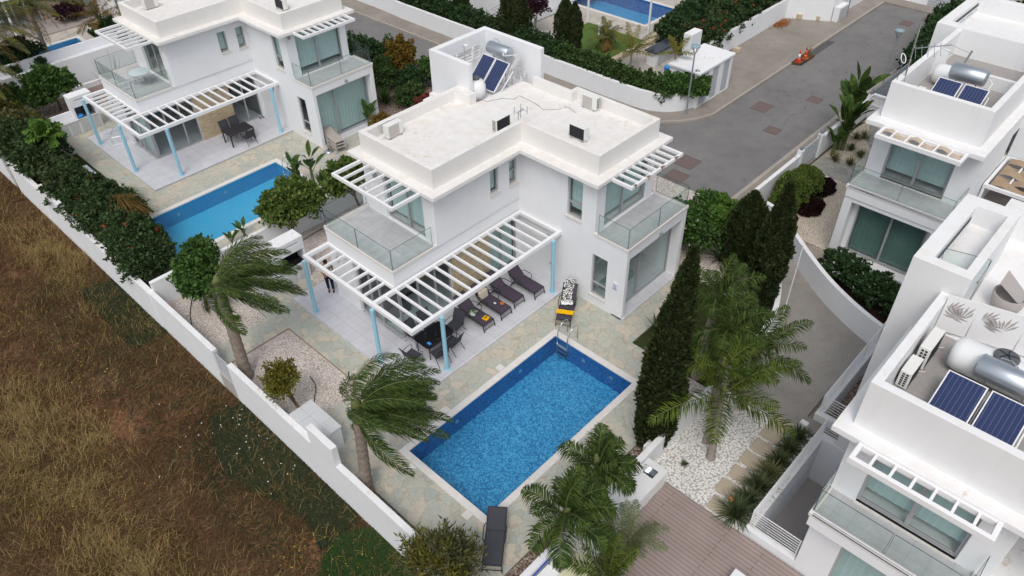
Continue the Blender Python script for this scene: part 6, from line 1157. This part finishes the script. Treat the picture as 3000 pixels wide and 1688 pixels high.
# back-left palms
palm('large palm at the top left corner with greyish fronds', (9.5, 56.0, 0), (10.8, 54.5, 4.6), 24, 3.4, 22, mat='leaf_olive', wind=tuple(v*.5 for v in WIND), el=(-15, 75), droop=.9, leaflet=.55, dens=54, width=.05, group='palms at the upper left', dry=6, ldroop=.8)
palm('palm with orange dying fronds above the back-left pool', (14.0, 56.3, 0), (14.1, 56.6, 4.6), 16, 3.2, 23, mat='leaf_olive', wind=tuple(v*.5 for v in WIND), el=(-5, 70), droop=.8, leaflet=.5, dens=50, width=.05, group='palms at the upper left', dry=8)
palm('palm at the left edge with yellow-brown drooping fronds', (8.0, 51.2, 0), (8.2, 50.6, 4.2), 18, 3.2, 24, mat='leaf_olive', wind=tuple(v*.4 for v in WIND), el=(-30, 60), droop=1.0, leaflet=.5, dens=50, width=.05, group='palms at the upper left', dry=8)
palm('thin young palm by the back-left terrace', (20.6, 59.5, 0), (20.6, 59.9, 2.9), 12, 1.9, 25, mat='leaf_yellow', el=(0, 75), droop=.7, leaflet=.4, dens=40, trunk_r=(.09, .06), group='palms at the upper left')
palm('golden weeping palm beside the back-left pool', (17.9, 56.3, 0), (17.9, 56.3, 2.6), 18, 2.2, 26, mat='palm_dry', el=(-20, 75), droop=1.1, leaflet=.5, dens=44, trunk_r=(.1, .08), group='palms at the upper left')
# cypresses
cypress('tall dark cypress leaning right beside the main pool corner', 15.6, 8.4, 7.8, .70, 26000, 31, lean=(.17, .04), tips=1)
cypress('stout cypress with brown dying top by the curved wall', 26.1, 11.15, 4.2, .72, 12000, 32, bell=.62)
cypress('slender cypress in front of the stout one by the driveway', 24.75, 9.3, 6.1, .66, 15000, 33, bell=.42)
cypress('cypress at the top centre left of the street lamp', 37.5, 41.0, 4.6, .62, 7000, 34, z0=.5, bell=.6); cypress('broad cypress behind the solar water heater', 37.2, 35.3, 5.2, 1.05, 13000, 35, bell=.4)
cypress('twin-tipped cypress left of the far lawn', 37.75, 31.3, 4.4, .62, 7000, 36, bell=.6); cypress('second tip of the twin cypress left of the far lawn', 37.95, 30.7, 4.1, .5, 5000, 37, bell=.6)
# trees and shrubs around the central villa
bush('citrus_tree', 'round yellow-green tree over the divider wall beside the left pool', 'tree', [(14.2, 28.0, 2.0, 1.25, 1.15, 1.05), (13.5, 28.2, 1.9, .8, .8, .8), (14.8, 27.7, 2.1, .8, .8, .85)], 6500, .16, 'leaf_citrus', 41, trunk=[(13.9, 28.0, -.03), (13.95, 28.0, .7), (14.0, 28.0, 1.2)])
bush('ficus_tree', 'dense round green tree beside the divider wall, touching the leaning palm', 'tree', [(8.75, 26.9, 1.75, .95, .9, .95), (9.15, 27.1, 2.5, .62, .6, .6), (8.4, 26.4, 1.6, .7, .7, .7)], 6500, .15, 'leaf_ficus', 42, trunk=[(8.7, 27.2, -.03), (8.7, 27.0, .6), (8.75, 26.9, 1.1)])
bush('round_shrub', 'small tree with sparse yellow-green round crown in the gravel bed', 'tree', [(7.7, 19.25, 1.75, .62, .6, .55), (7.45, 19.0, 1.55, .42, .4, .4), (7.95, 19.35, 1.5, .40, .40, .38)], 3600, .11, 'leaf_yellow', 43, trunk=[(7.95, 18.6, -.03), (7.85, 18.85, .45), (7.75, 19.1, 1.1)], core_k=.5, surf=.55, asp=.35)
bush('mixed_shrub', 'wispy olive and yellow shrub at the bottom edge beside the grey lounger', 'shrub', [(7.2, 10.2, .9, .75, .7, .9), (6.9, 9.8, 1.2, .7, .65, .9), (7.5, 9.7, .9, .6, .6, .85), (6.7, 10.6, .8, .6, .6, .8), (6.9, 9.2, .7, .6, .6, .8)], 8500, .19, 'leaf_olive', 44, core_k=.28, surf=.3, lump=.35, asp=.16, up=.6)
bush('courtyard_tree', 'leafy tree rising beside the left balcony of the central villa', 'tree', [(16.9, 27.3, 2.6, .9, .8, .7), (17.5, 27.5, 2.3, .7, .7, .6), (16.3, 27.3, 2.2, .6, .6, .6)], 4600, .16, 'leaf_citrus', 45, trunk=[(17.75, 27.8, -.03), (17.5, 27.7, .9), (17.2, 27.5, 1.7)])
bush('flowering_bush', 'large bright green bush with pale flowers behind the right wing', 'shrub', [(27.2, 13.7, 1.1, 1.3, 1.2, 1.1), (26.1, 13.2, 1.2, 1.1, 1.1, 1.0), (28.0, 12.7, .9, 1.1, 1.0, .9), (25.6, 14.4, 1.3, 1.1, 1.1, 1.0), (27.4, 11.9, .7, .8, .8, .8)], 12000, .15, 'leaf_ficus', 46, fl=(26, .06, 'white_flower'))
bush('bright_bush', 'bright green shrub top above the large flowering bush', 'shrub', [(27.6, 13.4, 1.75, .7, .7, .45), (26.7, 12.8, 1.8, .6, .6, .45)], 3200, .13, 'leaf_bright', 47, core_k=0)
tuft('spiky cycad in front of the large flowering bush', 26.3, 12.1, .95, 110, 48, 'spiky_dark', .05, name='cycad'); tuft('fan-leaved spiky plant at the foot of the right wing wall', 26.6, 14.1, .9, 90, 49, 'agave', .05, name='fan_plant')
tuft('dark agave beside the cypress at the paving edge', 20.6, 11.6, .75, 60, 50, 'spiky_dark', .05, name='agave_plant', curve=.1); tuft('small green weed on the gravel left of the path', 9.05, 25.2, .25, 60, 51, 'leaf_bright', .04, name='weed')
# left pool plants
for k, (x, y, h, lb) in enumerate([(16.7, 31.9, 2.3, 'banana-like plant at the pool end, left one'), (17.4, 31.3, 2.6, 'banana-like plant at the pool end, tallest one')]): banana(lb, x, y, h, 60+k, n=9, trunk=.62, group='tall paddle-leaved plants by the left pool')
banana('low paddle-leaved clump at the pool end below the tall ones', 17.2, 32.0, 1.3, 63, n=8, trunk=.25); tuft('upright cactus clump beside the paddle-leaved plants', 17.75, 31.15, .9, 16, 64, 'banana_leaf', .14, .35, name='cactus', curve=0)
banana('yellow-green paddle plant on the divider wall, left one', 11.75, 30.0, 1.3, 65, n=8, trunk=.15); banana('yellow-green paddle plant on the divider wall, right one', 12.5, 30.1, 1.5, 66, n=7, trunk=.2); banana('young upright paddle plant between hedge and pool corner', 8.5, 30.5, 1.7, 67, n=6, trunk=.35)
banana('banana plant with broad leaves beside the neighbouring right wing', 23.4, 34.2, 2.0, 68, n=10, trunk=.35, leaf=1.2)
# hedge masses along the field wall
bush('hibiscus_bush', 'large dark hibiscus bush nearest the divider wall, overhanging the field wall', 'shrub', [(7.9, 31.6, 1.0, .95, 1.3, 1.2), (8.4, 30.6, .8, .8, .9, .95), (8.3, 32.8, 1.15, 1.0, 1.1, 1.1), (7.5, 30.4, .9, .6, .8, .8), (8.9, 31.9, .8, .6, .9, .9)], 15000, .14, 'leaf_hibiscus', 71, fl=(16, .075, 'red_flower'), group='dark hibiscus hedge along the field wall')
bush('hibiscus_bush', 'middle dark hibiscus bush under the weeping golden grass plant', 'shrub', [(8.0, 34.6, 1.2, 1.0, 1.3, 1.1), (8.7, 35.9, 1.2, 1.1, 1.1, 1.05), (7.8, 36.6, 1.0, .8, 1.0, 1.0), (9.1, 34.3, .9, .8, .9, .9)], 12000, .15, 'leaf_hibiscus', 72, fl=(10, .075, 'red_flower'), group='dark hibiscus hedge along the field wall')
bush('hibiscus_bush', 'dark hibiscus bush in front of the grey folding table', 'shrub', [(8.0, 38.7, 1.1, 1.0, 1.4, 1.1), (8.5, 40.4, 1.0, .9, 1.3, 1.0), (8.6, 37.7, 1.1, .9, .9, 1.0)], 10000, .16, 'leaf_hibiscus', 73, fl=(9, .08, 'red_flower'), group='dark hibiscus hedge along the field wall')
bush('hibiscus_bush', 'dark bush around the papaya tree', 'shrub', [(8.1, 42.3, 1.3, 1.1, 1.4, 1.2), (8.9, 43.9, 1.3, 1.0, 1.3, 1.2), (8.0, 45.0, 1.4, 1.1, 1.4, 1.2), (9.3, 45.5, .9, .8, 1.0, .9)], 12000, .17, 'leaf_hibiscus', 74, fl=(8, .085, 'red_flower'), group='dark hibiscus hedge along the field wall')
bush('wild_shrub', 'brownish tangled shrub at the left edge of the photo', 'shrub', [(8.0, 47.6, 1.2, 1.1, 1.5, 1.2), (9.3, 47.6, .8, .8, 1.1, .9), (8.2, 49.8, 1.3, 1.2, 1.3, 1.2)], 9000, .2, 'leaf_olive', 75, fl=(6, .1, 'red_flower'))
palm('small papaya-like tree with pale trunk rising from the hedge', (8.45, 42.2, 0), (8.75, 42.2, 2.6), 16, .95, 76, mat='leaf_bright', el=(-20, 80), droop=.6, leaflet=.42, dens=20, width=.14, trunk_r=(.07, .05), shaft=False, name='papaya_tree')
tuft('golden weeping grass plant on top of the dark hedge', 8.9, 34.3, 1.9, 420, 77, 'palm_dry', .03, 1.0, name='grass_plant', z=1.2, curve=1.3); tuft('green arching grass plant beside the turf edge', 10.0, 37.3, 1.3, 260, 78, 'leaf_bright', .03, 1.0, name='grass_plant', z=.1, curve=1.0)
bush('citrus_tree', 'dark green tree in front of the tall retaining wall', 'tree', [(11.6, 50.4, 1.6, 1.15, 1.0, 1.1), (12.6, 50.4, 1.5, .85, .8, .8), (11.2, 50.4, 1.1, .8, .8, .8), (11.9, 50.3, 2.3, .6, .5, .5)], 8000, .18, 'leaf_ficus', 79, trunk=[(12.0, 50.5, 0), (12.0, 50.5, .8), (12.0, 50.4, 1.4)], surf=.55, core_k=.6)
bush('citrus_tree', 'darker tree at the left edge below the retaining wall', 'tree', [(9.3, 50.8, 1.2, .95, .95, 1.1), (8.7, 50.0, 1.0, .8, .8, 1.0)], 6500, .18, 'leaf_ficus', 80, trunk=[(9.5, 50.9, 0), (9.5, 50.9, .6), (9.5, 50.8, 1.0)])
t = thing('bare_shrub', 'leafless twiggy shrub by the left villa balcony', 'shrub', (14.9, 48.3, 0)); m = MB(); rg = random.Random(8)
for k in range(26): a = rg.uniform(0, 6.3); e = rg.uniform(.4, 1.1); h = rg.uniform(1.6, 3.4); m.tube([(14.9, 48.3, 0), (14.9+e*.4*math.cos(a), 48.3+e*.4*math.sin(a), h*.5), (14.9+e*math.cos(a), 48.3+e*math.sin(a), h)], [.03, .018, .006], 5)
m.build('branches', 'trunk_grey', t)
bush('planter_bush', 'dark bush spilling over the back-left pool wall, right one', 'shrub', [(18.0, 55.2, 2.0, 1.1, .7, .65)], 4000, .17, 'leaf_dark', 81); bush('planter_bush', 'dark bush on the back-left pool wall, left one', 'shrub', [(12.0, 55.3, 2.0, 1.3, .9, 1.0)], 4500, .17, 'leaf_dark', 82)
bush('purple_bush', 'deep purple bush against the brown stone wall', 'shrub', [(18.8, 64.6, .7, 1.0, .7, .7)], 3000, .16, 'leaf_purple', 83)
for k, (x, y, r) in enumerate([(11.2, 53.8, .35), (12.8, 53.9, .3), (18.3, 53.9, .3)]): bush('planter_plant', ['small dark plant in the wall planter, leftmost', 'small dark plant in the wall planter, second', 'small dark plant in the wall planter, rightmost'][k], 'plant', [(x, y, 1.75, r, r, r)], 400, .12, 'leaf_dark', 84+k, group='plants in the wall planter')
# between villas and the road
for k, (bl, mt, lb, n) in enumerate([([(29.0, 39.3, 1.0, 1.2, 1.3, 1.1), (28.2, 41.0, 1.1, 1.2, 1.3, 1.1)], 'leaf_dark', 'dark bush behind the neighbouring balcony', 6000), ([(28.9, 37.6, 1.3, .95, .95, 1.3)], 'leaf_orange', 'rounded shrub with orange-brown new leaves', 5200), ([(27.0, 37.4, 1.0, .95, .9, 1.1)], 'leaf_hedge', 'clipped green shrub left of the orange one', 4200),
    ([(28.2, 35.9, .7, .9, .9, .8)], 'leaf_dark', 'low dark mound below the orange shrub', 3600), ([(29.9, 35.6, .9, .9, 1.1, .9)], 'leaf_ficus', 'leafy bush beside the screen wall base', 3800), ([(26.9, 34.6, .55, .85, .8, .65)], 'leaf_hedge', 'low round shrub by the neighbouring wall', 3400), ([(27.1, 33.2, .45, .7, .6, .5)], 'leaf_reddish', 'small shrub with crimson leaves near the central roof edge', 3000)]):
    bush('garden_shrub', lb, 'shrub', bl, n, .13, mt, 90+k, group='shrubs between the neighbouring villa and the road')
tuft('long-leaved grass plant among the shrubs near the neighbouring wall', 26.0, 35.9, 1.1, 160, 97, 'leaf_hedge', .04, .9, name='grass_plant')
bush('red_flower_bush', 'orange-red flowering bush behind the banana plant', 'shrub', [(23.6, 33.2, .5, .6, .6, .5)], 1500, .12, 'leaf_orange', 98)
# hedges by the far villa
def hedge(label, path, w_, h, n, size, mat, seed, z=0, **kw):
    bl = []; L = sum((Vector(b)-Vector(a)).length for a, b in zip(path[:-1], path[1:])); k = max(2, int(L/(w_*.9)))
    for i in range(k+1):
        s = L*i/k; acc = 0
        for a, b in zip(path[:-1], path[1:]):
            l = (Vector(b)-Vector(a)).length
            if s <= acc+l+1e-6: p = Vector(a).lerp(Vector(b), (s-acc)/l); break
            acc += l
        bl.append((p[0], p[1], z+h*.52, w_*.62, w_*.62, h*.52))
    return bush('hedge', label, 'hedge', bl, n, size, mat, seed, **kw)
hedge('long clipped hedge along the curving white wall, front part', [(36.9, 22.9), (36.75, 24.8), (36.7, 30.5)], 1.1, 1.7, 15000, .14, 'leaf_hedge', 101, z=.1); hedge('dark hedge along the white wall behind the street lamp', [(36.7, 31.0), (36.8, 37.0), (36.8, 42.5)], 1.1, 1.7, 15000, .15, 'leaf_dark', 102, z=.2)
hedge('dark hedge at the top centre along the road wall', [(36.9, 43.0), (37.0, 56.0)], 1.3, 2.0, 15000, .17, 'leaf_dark', 103, z=.1); hedge('leafy bush trailing over the corner wall in front of the utility building', [(37.1, 22.5), (37.8, 21.8), (38.3, 21.35)], 1.05, 1.5, 8000, .15, 'leaf_ficus', 104, z=.5)
hedge('dark clipped hedge at the right end of the mosaic pool', [(44.9, 28.0), (49.5, 28.8), (53, 30.2)], 1.3, 1.7, 14000, .16, 'leaf_dark', 105); hedge('low dark hedge behind the black-topped counter', [(44.6, 26.6), (47.5, 27.6)], 1.1, 1.2, 6000, .15, 'leaf_dark', 106)
bush('hibiscus_bush', 'dark hibiscus bush with red flowers right of the chimney hood', 'shrub', [(45.0, 25.0, 1.2, 1.5, 1.0, 1.2), (46.3, 25.2, 1.4, 1.2, 1.0, 1.2), (44.4, 25.8, 1.0, .9, .8, 1.0)], 11000, .17, 'leaf_hibiscus', 107, fl=(40, .09, 'red_flower'), group='red-flowered hibiscus along the forecourt wall')
bush('hibiscus_bush', 'middle hibiscus bush with few flowers above the forecourt wall', 'shrub', [(48.6, 25.4, 1.6, 1.8, 1.2, 1.3), (50.6, 25.6, 1.7, 1.5, 1.2, 1.3)], 11000, .18, 'leaf_hibiscus', 108, fl=(16, .09, 'orange_flower'), group='red-flowered hibiscus along the forecourt wall')
bush('hibiscus_bush', 'far hibiscus bush with red blooms at the wall end', 'shrub', [(53.0, 25.8, 1.7, 1.8, 1.3, 1.3), (55.4, 26.0, 1.7, 1.6, 1.2, 1.2)], 10000, .19, 'leaf_hibiscus', 109, fl=(22, .11, 'red_flower'), group='red-flowered hibiscus along the forecourt wall')
bush('purple_tree', 'small purple-leaved tree by the far terrace', 'tree', [(40.3, 36.1, 1.9, .75, .75, .75), (39.7, 36.4, 1.7, .5, .5, .5)], 2600, .14, 'leaf_purple', 110, trunk=[(40.3, 36.2, 0), (40.3, 36.2, .7), (40.3, 36.1, 1.2)], core_k=.45, tmat='trunk_grey')
palm('small palm with yellowish fronds on the far lawn', (41.3, 30.6, 0), (41.3, 30.6, 1.0), 12, 1.25, 111, mat='leaf_olive', el=(0, 70), droop=.8, leaflet=.4, dens=36, width=.04, trunk_r=(.12, .1), shaft=False, dry=6); palm('young palm behind the round-cut hedge near the black-topped counter', (39.9, 27.4, 0), (39.9, 27.4, 1.2), 12, 1.9, 112, mat='leaf_yellow', el=(10, 75), droop=.8, leaflet=.4, dens=36, width=.035, trunk_r=(.08, .06), shaft=False)
palm('palm fronds rising over the utility building roof', (38.6, 23.2, .5), (38.9, 23.5, 2.6), 7, 1.1, 113, mat='leaf_yellow', el=(5, 60), droop=.7, leaflet=.4, dens=36, width=.035, trunk_r=(.07, .06), shaft=False)
# upper right villa garden
hedge('low white-flowered hedge under the glass door beside the curving wall', [(28.9, 7.6), (28.4, 5.9), (28.0, 4.3)], 1.5, 1.0, 11000, .13, 'leaf_dark', 121, fl=(90, .05, 'white_flower'))
for k, (x, y, z, r, lb) in enumerate([(33.95, 12.0, .7, .8, 'yellow-green ball shrub farthest from the road corner'), (32.75, 12.1, .75, .85, 'largest yellow-green ball shrub in the row'), (31.7, 12.0, .55, .7, 'yellow-green ball shrub nearest the curved wall')]): bush('ball_shrub', lb, 'shrub', [(x, y, z, r, r, z+.1)], 5200, .09, 'leaf_citrus', 122+k, group='yellow-green ball shrubs', lump=.06, surf=.86)
for k, (x, y, r, lb) in enumerate([(34.9, 11.5, .85, 'wide near-black ground cover mound'), (32.9, 11.1, .8, 'second near-black ground cover mound in front of the ball shrubs'), (31.0, 11.4, .6, 'near-black ground cover strip by the curved wall')]): bush('ground_cover_mound', lb, 'ground cover', [(x, y, .12, r*1.1, r*.75, .22)], 4200, .08, 'leaf_black', 126+k, group='near-black ground cover mounds', lump=.08, surf=.85)
banana('tall leaning banana plant with ragged leaves by the road fence', 40.4, 12.75, 4.2, 131, n=9, ntr=2, trunk=.6, tilt=(.15, .05), group='banana plants by the road fence'); banana('dense banana clump beside the gate pillar', 39.4, 12.6, 3.4, 132, n=12, ntr=3, trunk=.5, group='banana plants by the road fence'); banana('short banana plant nearest the pedestrian gate', 38.5, 12.7, 2.0, 133, n=10, ntr=2, trunk=.4, group='banana plants by the road fence')
for k, (x, y, lb) in enumerate([(38.0, 12.25, 'pale spiky agave nearest the short banana plant'), (38.1, 11.45, 'pale spiky agave nearest the glass balcony'), (39.25, 11.4, 'pale spiky agave by the pergola corner'), (41.0, 12.4, 'pale spiky agave at the paving edge, left of two'), (41.35, 12.1, 'pale spiky agave at the paving edge, right of two'), (39.6, 12.1, 'dark green yucca in the middle of the cream gravel')]): tuft(lb, x, y, .5, 70, 140+k, 'agave' if k < 5 else 'spiky_dark', .04, .9, name='agave_plant', group='spiky plants in the cream gravel', curve=.25)
hedge('dark clipped hedge along the road in front of the farthest roof', [(50.2, 13.0), (54, 13.4), (57.8, 14.2), (60, 14.0)], 1.5, 2.1, 11000, .2, 'leaf_dark', 150)
bush('mixed_shrub', 'dark trees behind the farthest roof at the top right', 'tree', [(63, 8, 2, 4, 3, 2), (58, 9, 1.5, 2, 2, 1.5), (67, 3, 2, 4, 4, 2)], 7000, .35, 'leaf_dark', 151)
bush('mixed_shrub', 'scrubby tree at the top edge above the far villa pool', 'tree', [(60, 33, 1.5, 2, 2, 1.5), (57, 44, 1.5, 2, 2, 1.5)], 4000, .3, 'leaf_olive', 152)
# dark spiky row by the stepping stones
for k, (x, y, h, lb, fl) in enumerate([(15.0, 4.62, .95, 'large strappy plant with orange flowers nearest the deck', (1, .07, 'orange_flower')), (15.75, 4.6, .7, 'strappy plant second from the deck', None), (16.4, 4.62, .85, 'strappy plant third from the deck', None), (17.1, 4.62, .75, 'yellowish strappy plant in the middle of the row', None), (17.8, 4.62, .7, 'strappy plant fifth from the deck', None), (18.5, 4.62, .7, 'strappy plant near the end of the row', None), (19.2, 4.62, .65, 'last strappy plant beside the driveway', None)]): tuft(lb, x, y, h, 190, 160+k, 'spiky_dark' if k != 3 else 'agave', .035, .85, name='strappy_plant', group='strappy plants along the stepping stones', curve=.6, fl=fl)
tuft('tiny seedling in the white pebbles', 15.6, 7.0, .18, 40, 170, 'spiky_dark', .03, name='seedling'); tuft('small palm tuft inside the far light well', 21.0, 3.9, .9, 120, 171, 'leaf_yellow', .04, .8, name='grass_plant', z=-.6)
# ================================================================ the field of dry grass
def field_mask(x, y):
    n1 = np.sin(x*.55+1.3)*np.cos(y*.31+.4)+.6*np.sin(x*1.3-y*.7)+.4*np.sin(y*1.1+x*.2); return n1
def nzz(x, y): return .35*np.sin(x*2.1+y*1.3)+.3*np.sin(y*2.9-x*1.7)+.25*np.sin(x*4.3+1)*np.sin(y*3.7)
def blades(n, seed, box, h, w_, mat, name, label, keep, lay=.55, clump=0, kind='stuff', wind=.35):
    rng = np.random.default_rng(seed); x = rng.uniform(box[0], box[1], n); y = rng.uniform(box[2], box[3], n)
    if clump:
        ci = rng.integers(0, clump, n); cx = rng.uniform(box[0], box[1], clump); cy = rng.uniform(box[2], box[3], clump); g_ = rng.random(n) < .8; x = np.where(g_, cx[ci]+rng.normal(size=n)*.22, x); y = np.where(g_, cy[ci]+rng.normal(size=n)*.22, y)
    k = keep(x, y, rng.random(n)) & (x < 6.93); x, y = x[k], y[k]; m = len(x); az = rng.uniform(0, 2*np.pi, m); fl = np.stack([np.cos(az), np.sin(az), 0*az], 1)*lay+np.array([.7, -.7, 0])*wind*(.5+.5*np.sin(x*1.1+y*.6))[:, None]
    d_ = unit(fl+np.array([0, 0, .75])); L = h*rng.uniform(.5, 1.3, m); P = np.stack([x, y, np.full(m, -1.12)], 1); s = unit(np.cross(d_, [0, 0, 1.0])+1e-6)*w_*.5
    mid = P+d_*(L*.55)[:, None]; d1 = unit(d_+fl*.6+np.array([0, 0, -.35])); tip = mid+d1*(L*.5)[:, None]
    q = np.stack([P-s, P+s, mid+s*.8, mid-s*.8], 1); q2 = np.stack([mid-s*.8, mid+s*.8, tip+s*.1, tip-s*.1], 1); fast(name, np.concatenate([q, q2]), 4, mat, label=label, cat='grass', kind=kind)
FB = (-4.5, 6.95, 9.5, 52)
near = lambda x, y: (x > 3.9+.25*(y-12)-.02*(y-12)**2)
green = lambda x, y: ((np.hypot((x-5.9)/1.3, (y-12.6)/1.5) < 1)).astype(float)+((x > 5.2+.4*np.sin(y*.9)) & (y > 14.3) & (y < 22.0)).astype(float)+((x > 5.5) & (y > 28) & (y < 33.5)).astype(float)
sm = lambda d_: np.clip(1.5-1.2*d_, 0, 1)
straw0 = lambda x, y: sm(np.hypot((x-.6)/2.0, (y-25)/4.8))*.75+sm(np.hypot((x-5.6)/1.1, (y-37.5)/5))*.9+sm(np.hypot((x-.2)/1.7, (y-18)/3.2))*.65+sm(np.hypot((x+1.2)/2.4, (y-31)/5))*.4
def straw(x, y): k = .55*nzz(x, y); return straw0(x+k, y+k*1.5)*(.55+.45*(nzz(x*.6, y*.5) > -.15))
soil = lambda x, y: ((np.hypot((x-3.7)/.55, (y-27.2)/.7) < 1) | (np.hypot((x-5.15)/.5, (y-14.2)/.7) < 1) | (np.hypot((x-3.4)/.7, (y-24.2)/1.0) < 1))
blades(200000, 201, FB, .20, .018, 'grass_brown', 'grass', 'low brown scrubby grass across the field', lambda x, y, r: (r < .85) & ~(soil(x, y) & (r > .12)) & (r > green(x, y)*.6), clump=2600)
blades(130000, 202, FB, .32, .013, 'grass_mid', 'grass', 'ochre dry grass across the field', lambda x, y, r: (r < .30+.25*field_mask(x, y)+.3*straw(x, y)) & ~soil(x, y), clump=3500)
blades(230000, 203, FB, .46, .013, 'grass_straw', 'tall_grass', 'pale straw-coloured long grass in swathes on the field', lambda x, y, r: r < .05+.75*straw(x, y), clump=2200, wind=.6)
blades(170000, 204, (3.5, 6.95, 9.5, 35), .20, .032, 'grass_green', 'weeds', 'dark green weeds along the foot of the white wall', lambda x, y, r: r < .05+.9*green(x, y)+.10*(field_mask(x, y) < -.7), lay=1.0, clump=1400)
blades(60000, 205, (3.5, 6.95, 10.5, 14.5), .22, .05, 'clover', 'clover_patch', 'bright green clover patch in the field corner by the wall', lambda x, y, r: (r < green(x, y)) & (y < 14.2), lay=1.1)
def fl_field(n, seed, c, sp, size, mat, label):
    rng = np.random.default_rng(seed); out = []
    for _ in range(n):
        ci = c[rng.integers(len(c))]; x = ci[0]+rng.normal()*sp*ci[2]; y = ci[1]+rng.normal()*sp*ci[3]
        if x > 6.85: continue
        p = np.array([x, y, -1.1+rng.uniform(.25, .45)]); 
        for k in range(3): out.append(leaf_quads(p[None], rng.normal(size=(1, 3))*[1, 1, .3], np.array([[0, 0, 1.0]]), np.array([size]), np.array([size*.9]), rng)[0])
    fast('wildflowers', np.array(out), 4, mat, kind='stuff', label=label, cat='wildflowers')
fl_field(240, 211, [(3.0, 32.5, .8, 1.4), (4.5, 14.6, .6, .35), (3.9, 13.2, 1.3, .5), (3.4, 28.6, .5, 1.2), (1, 22, 1.5, 2), (1.6, 35, 1, 3)], 1.0, .024, 'yellow_flower', 'small yellow wildflowers scattered over the field')
fl_field(34, 212, [(6.0, 19.5, .5, 1.3), (6.2, 17.4, .5, 1.2), (5.6, 22, .8, 1.0)], 1.0, .036, 'white_flower', 'white daisies in the green weeds along the wall')
bpy.context.view_layer.update()
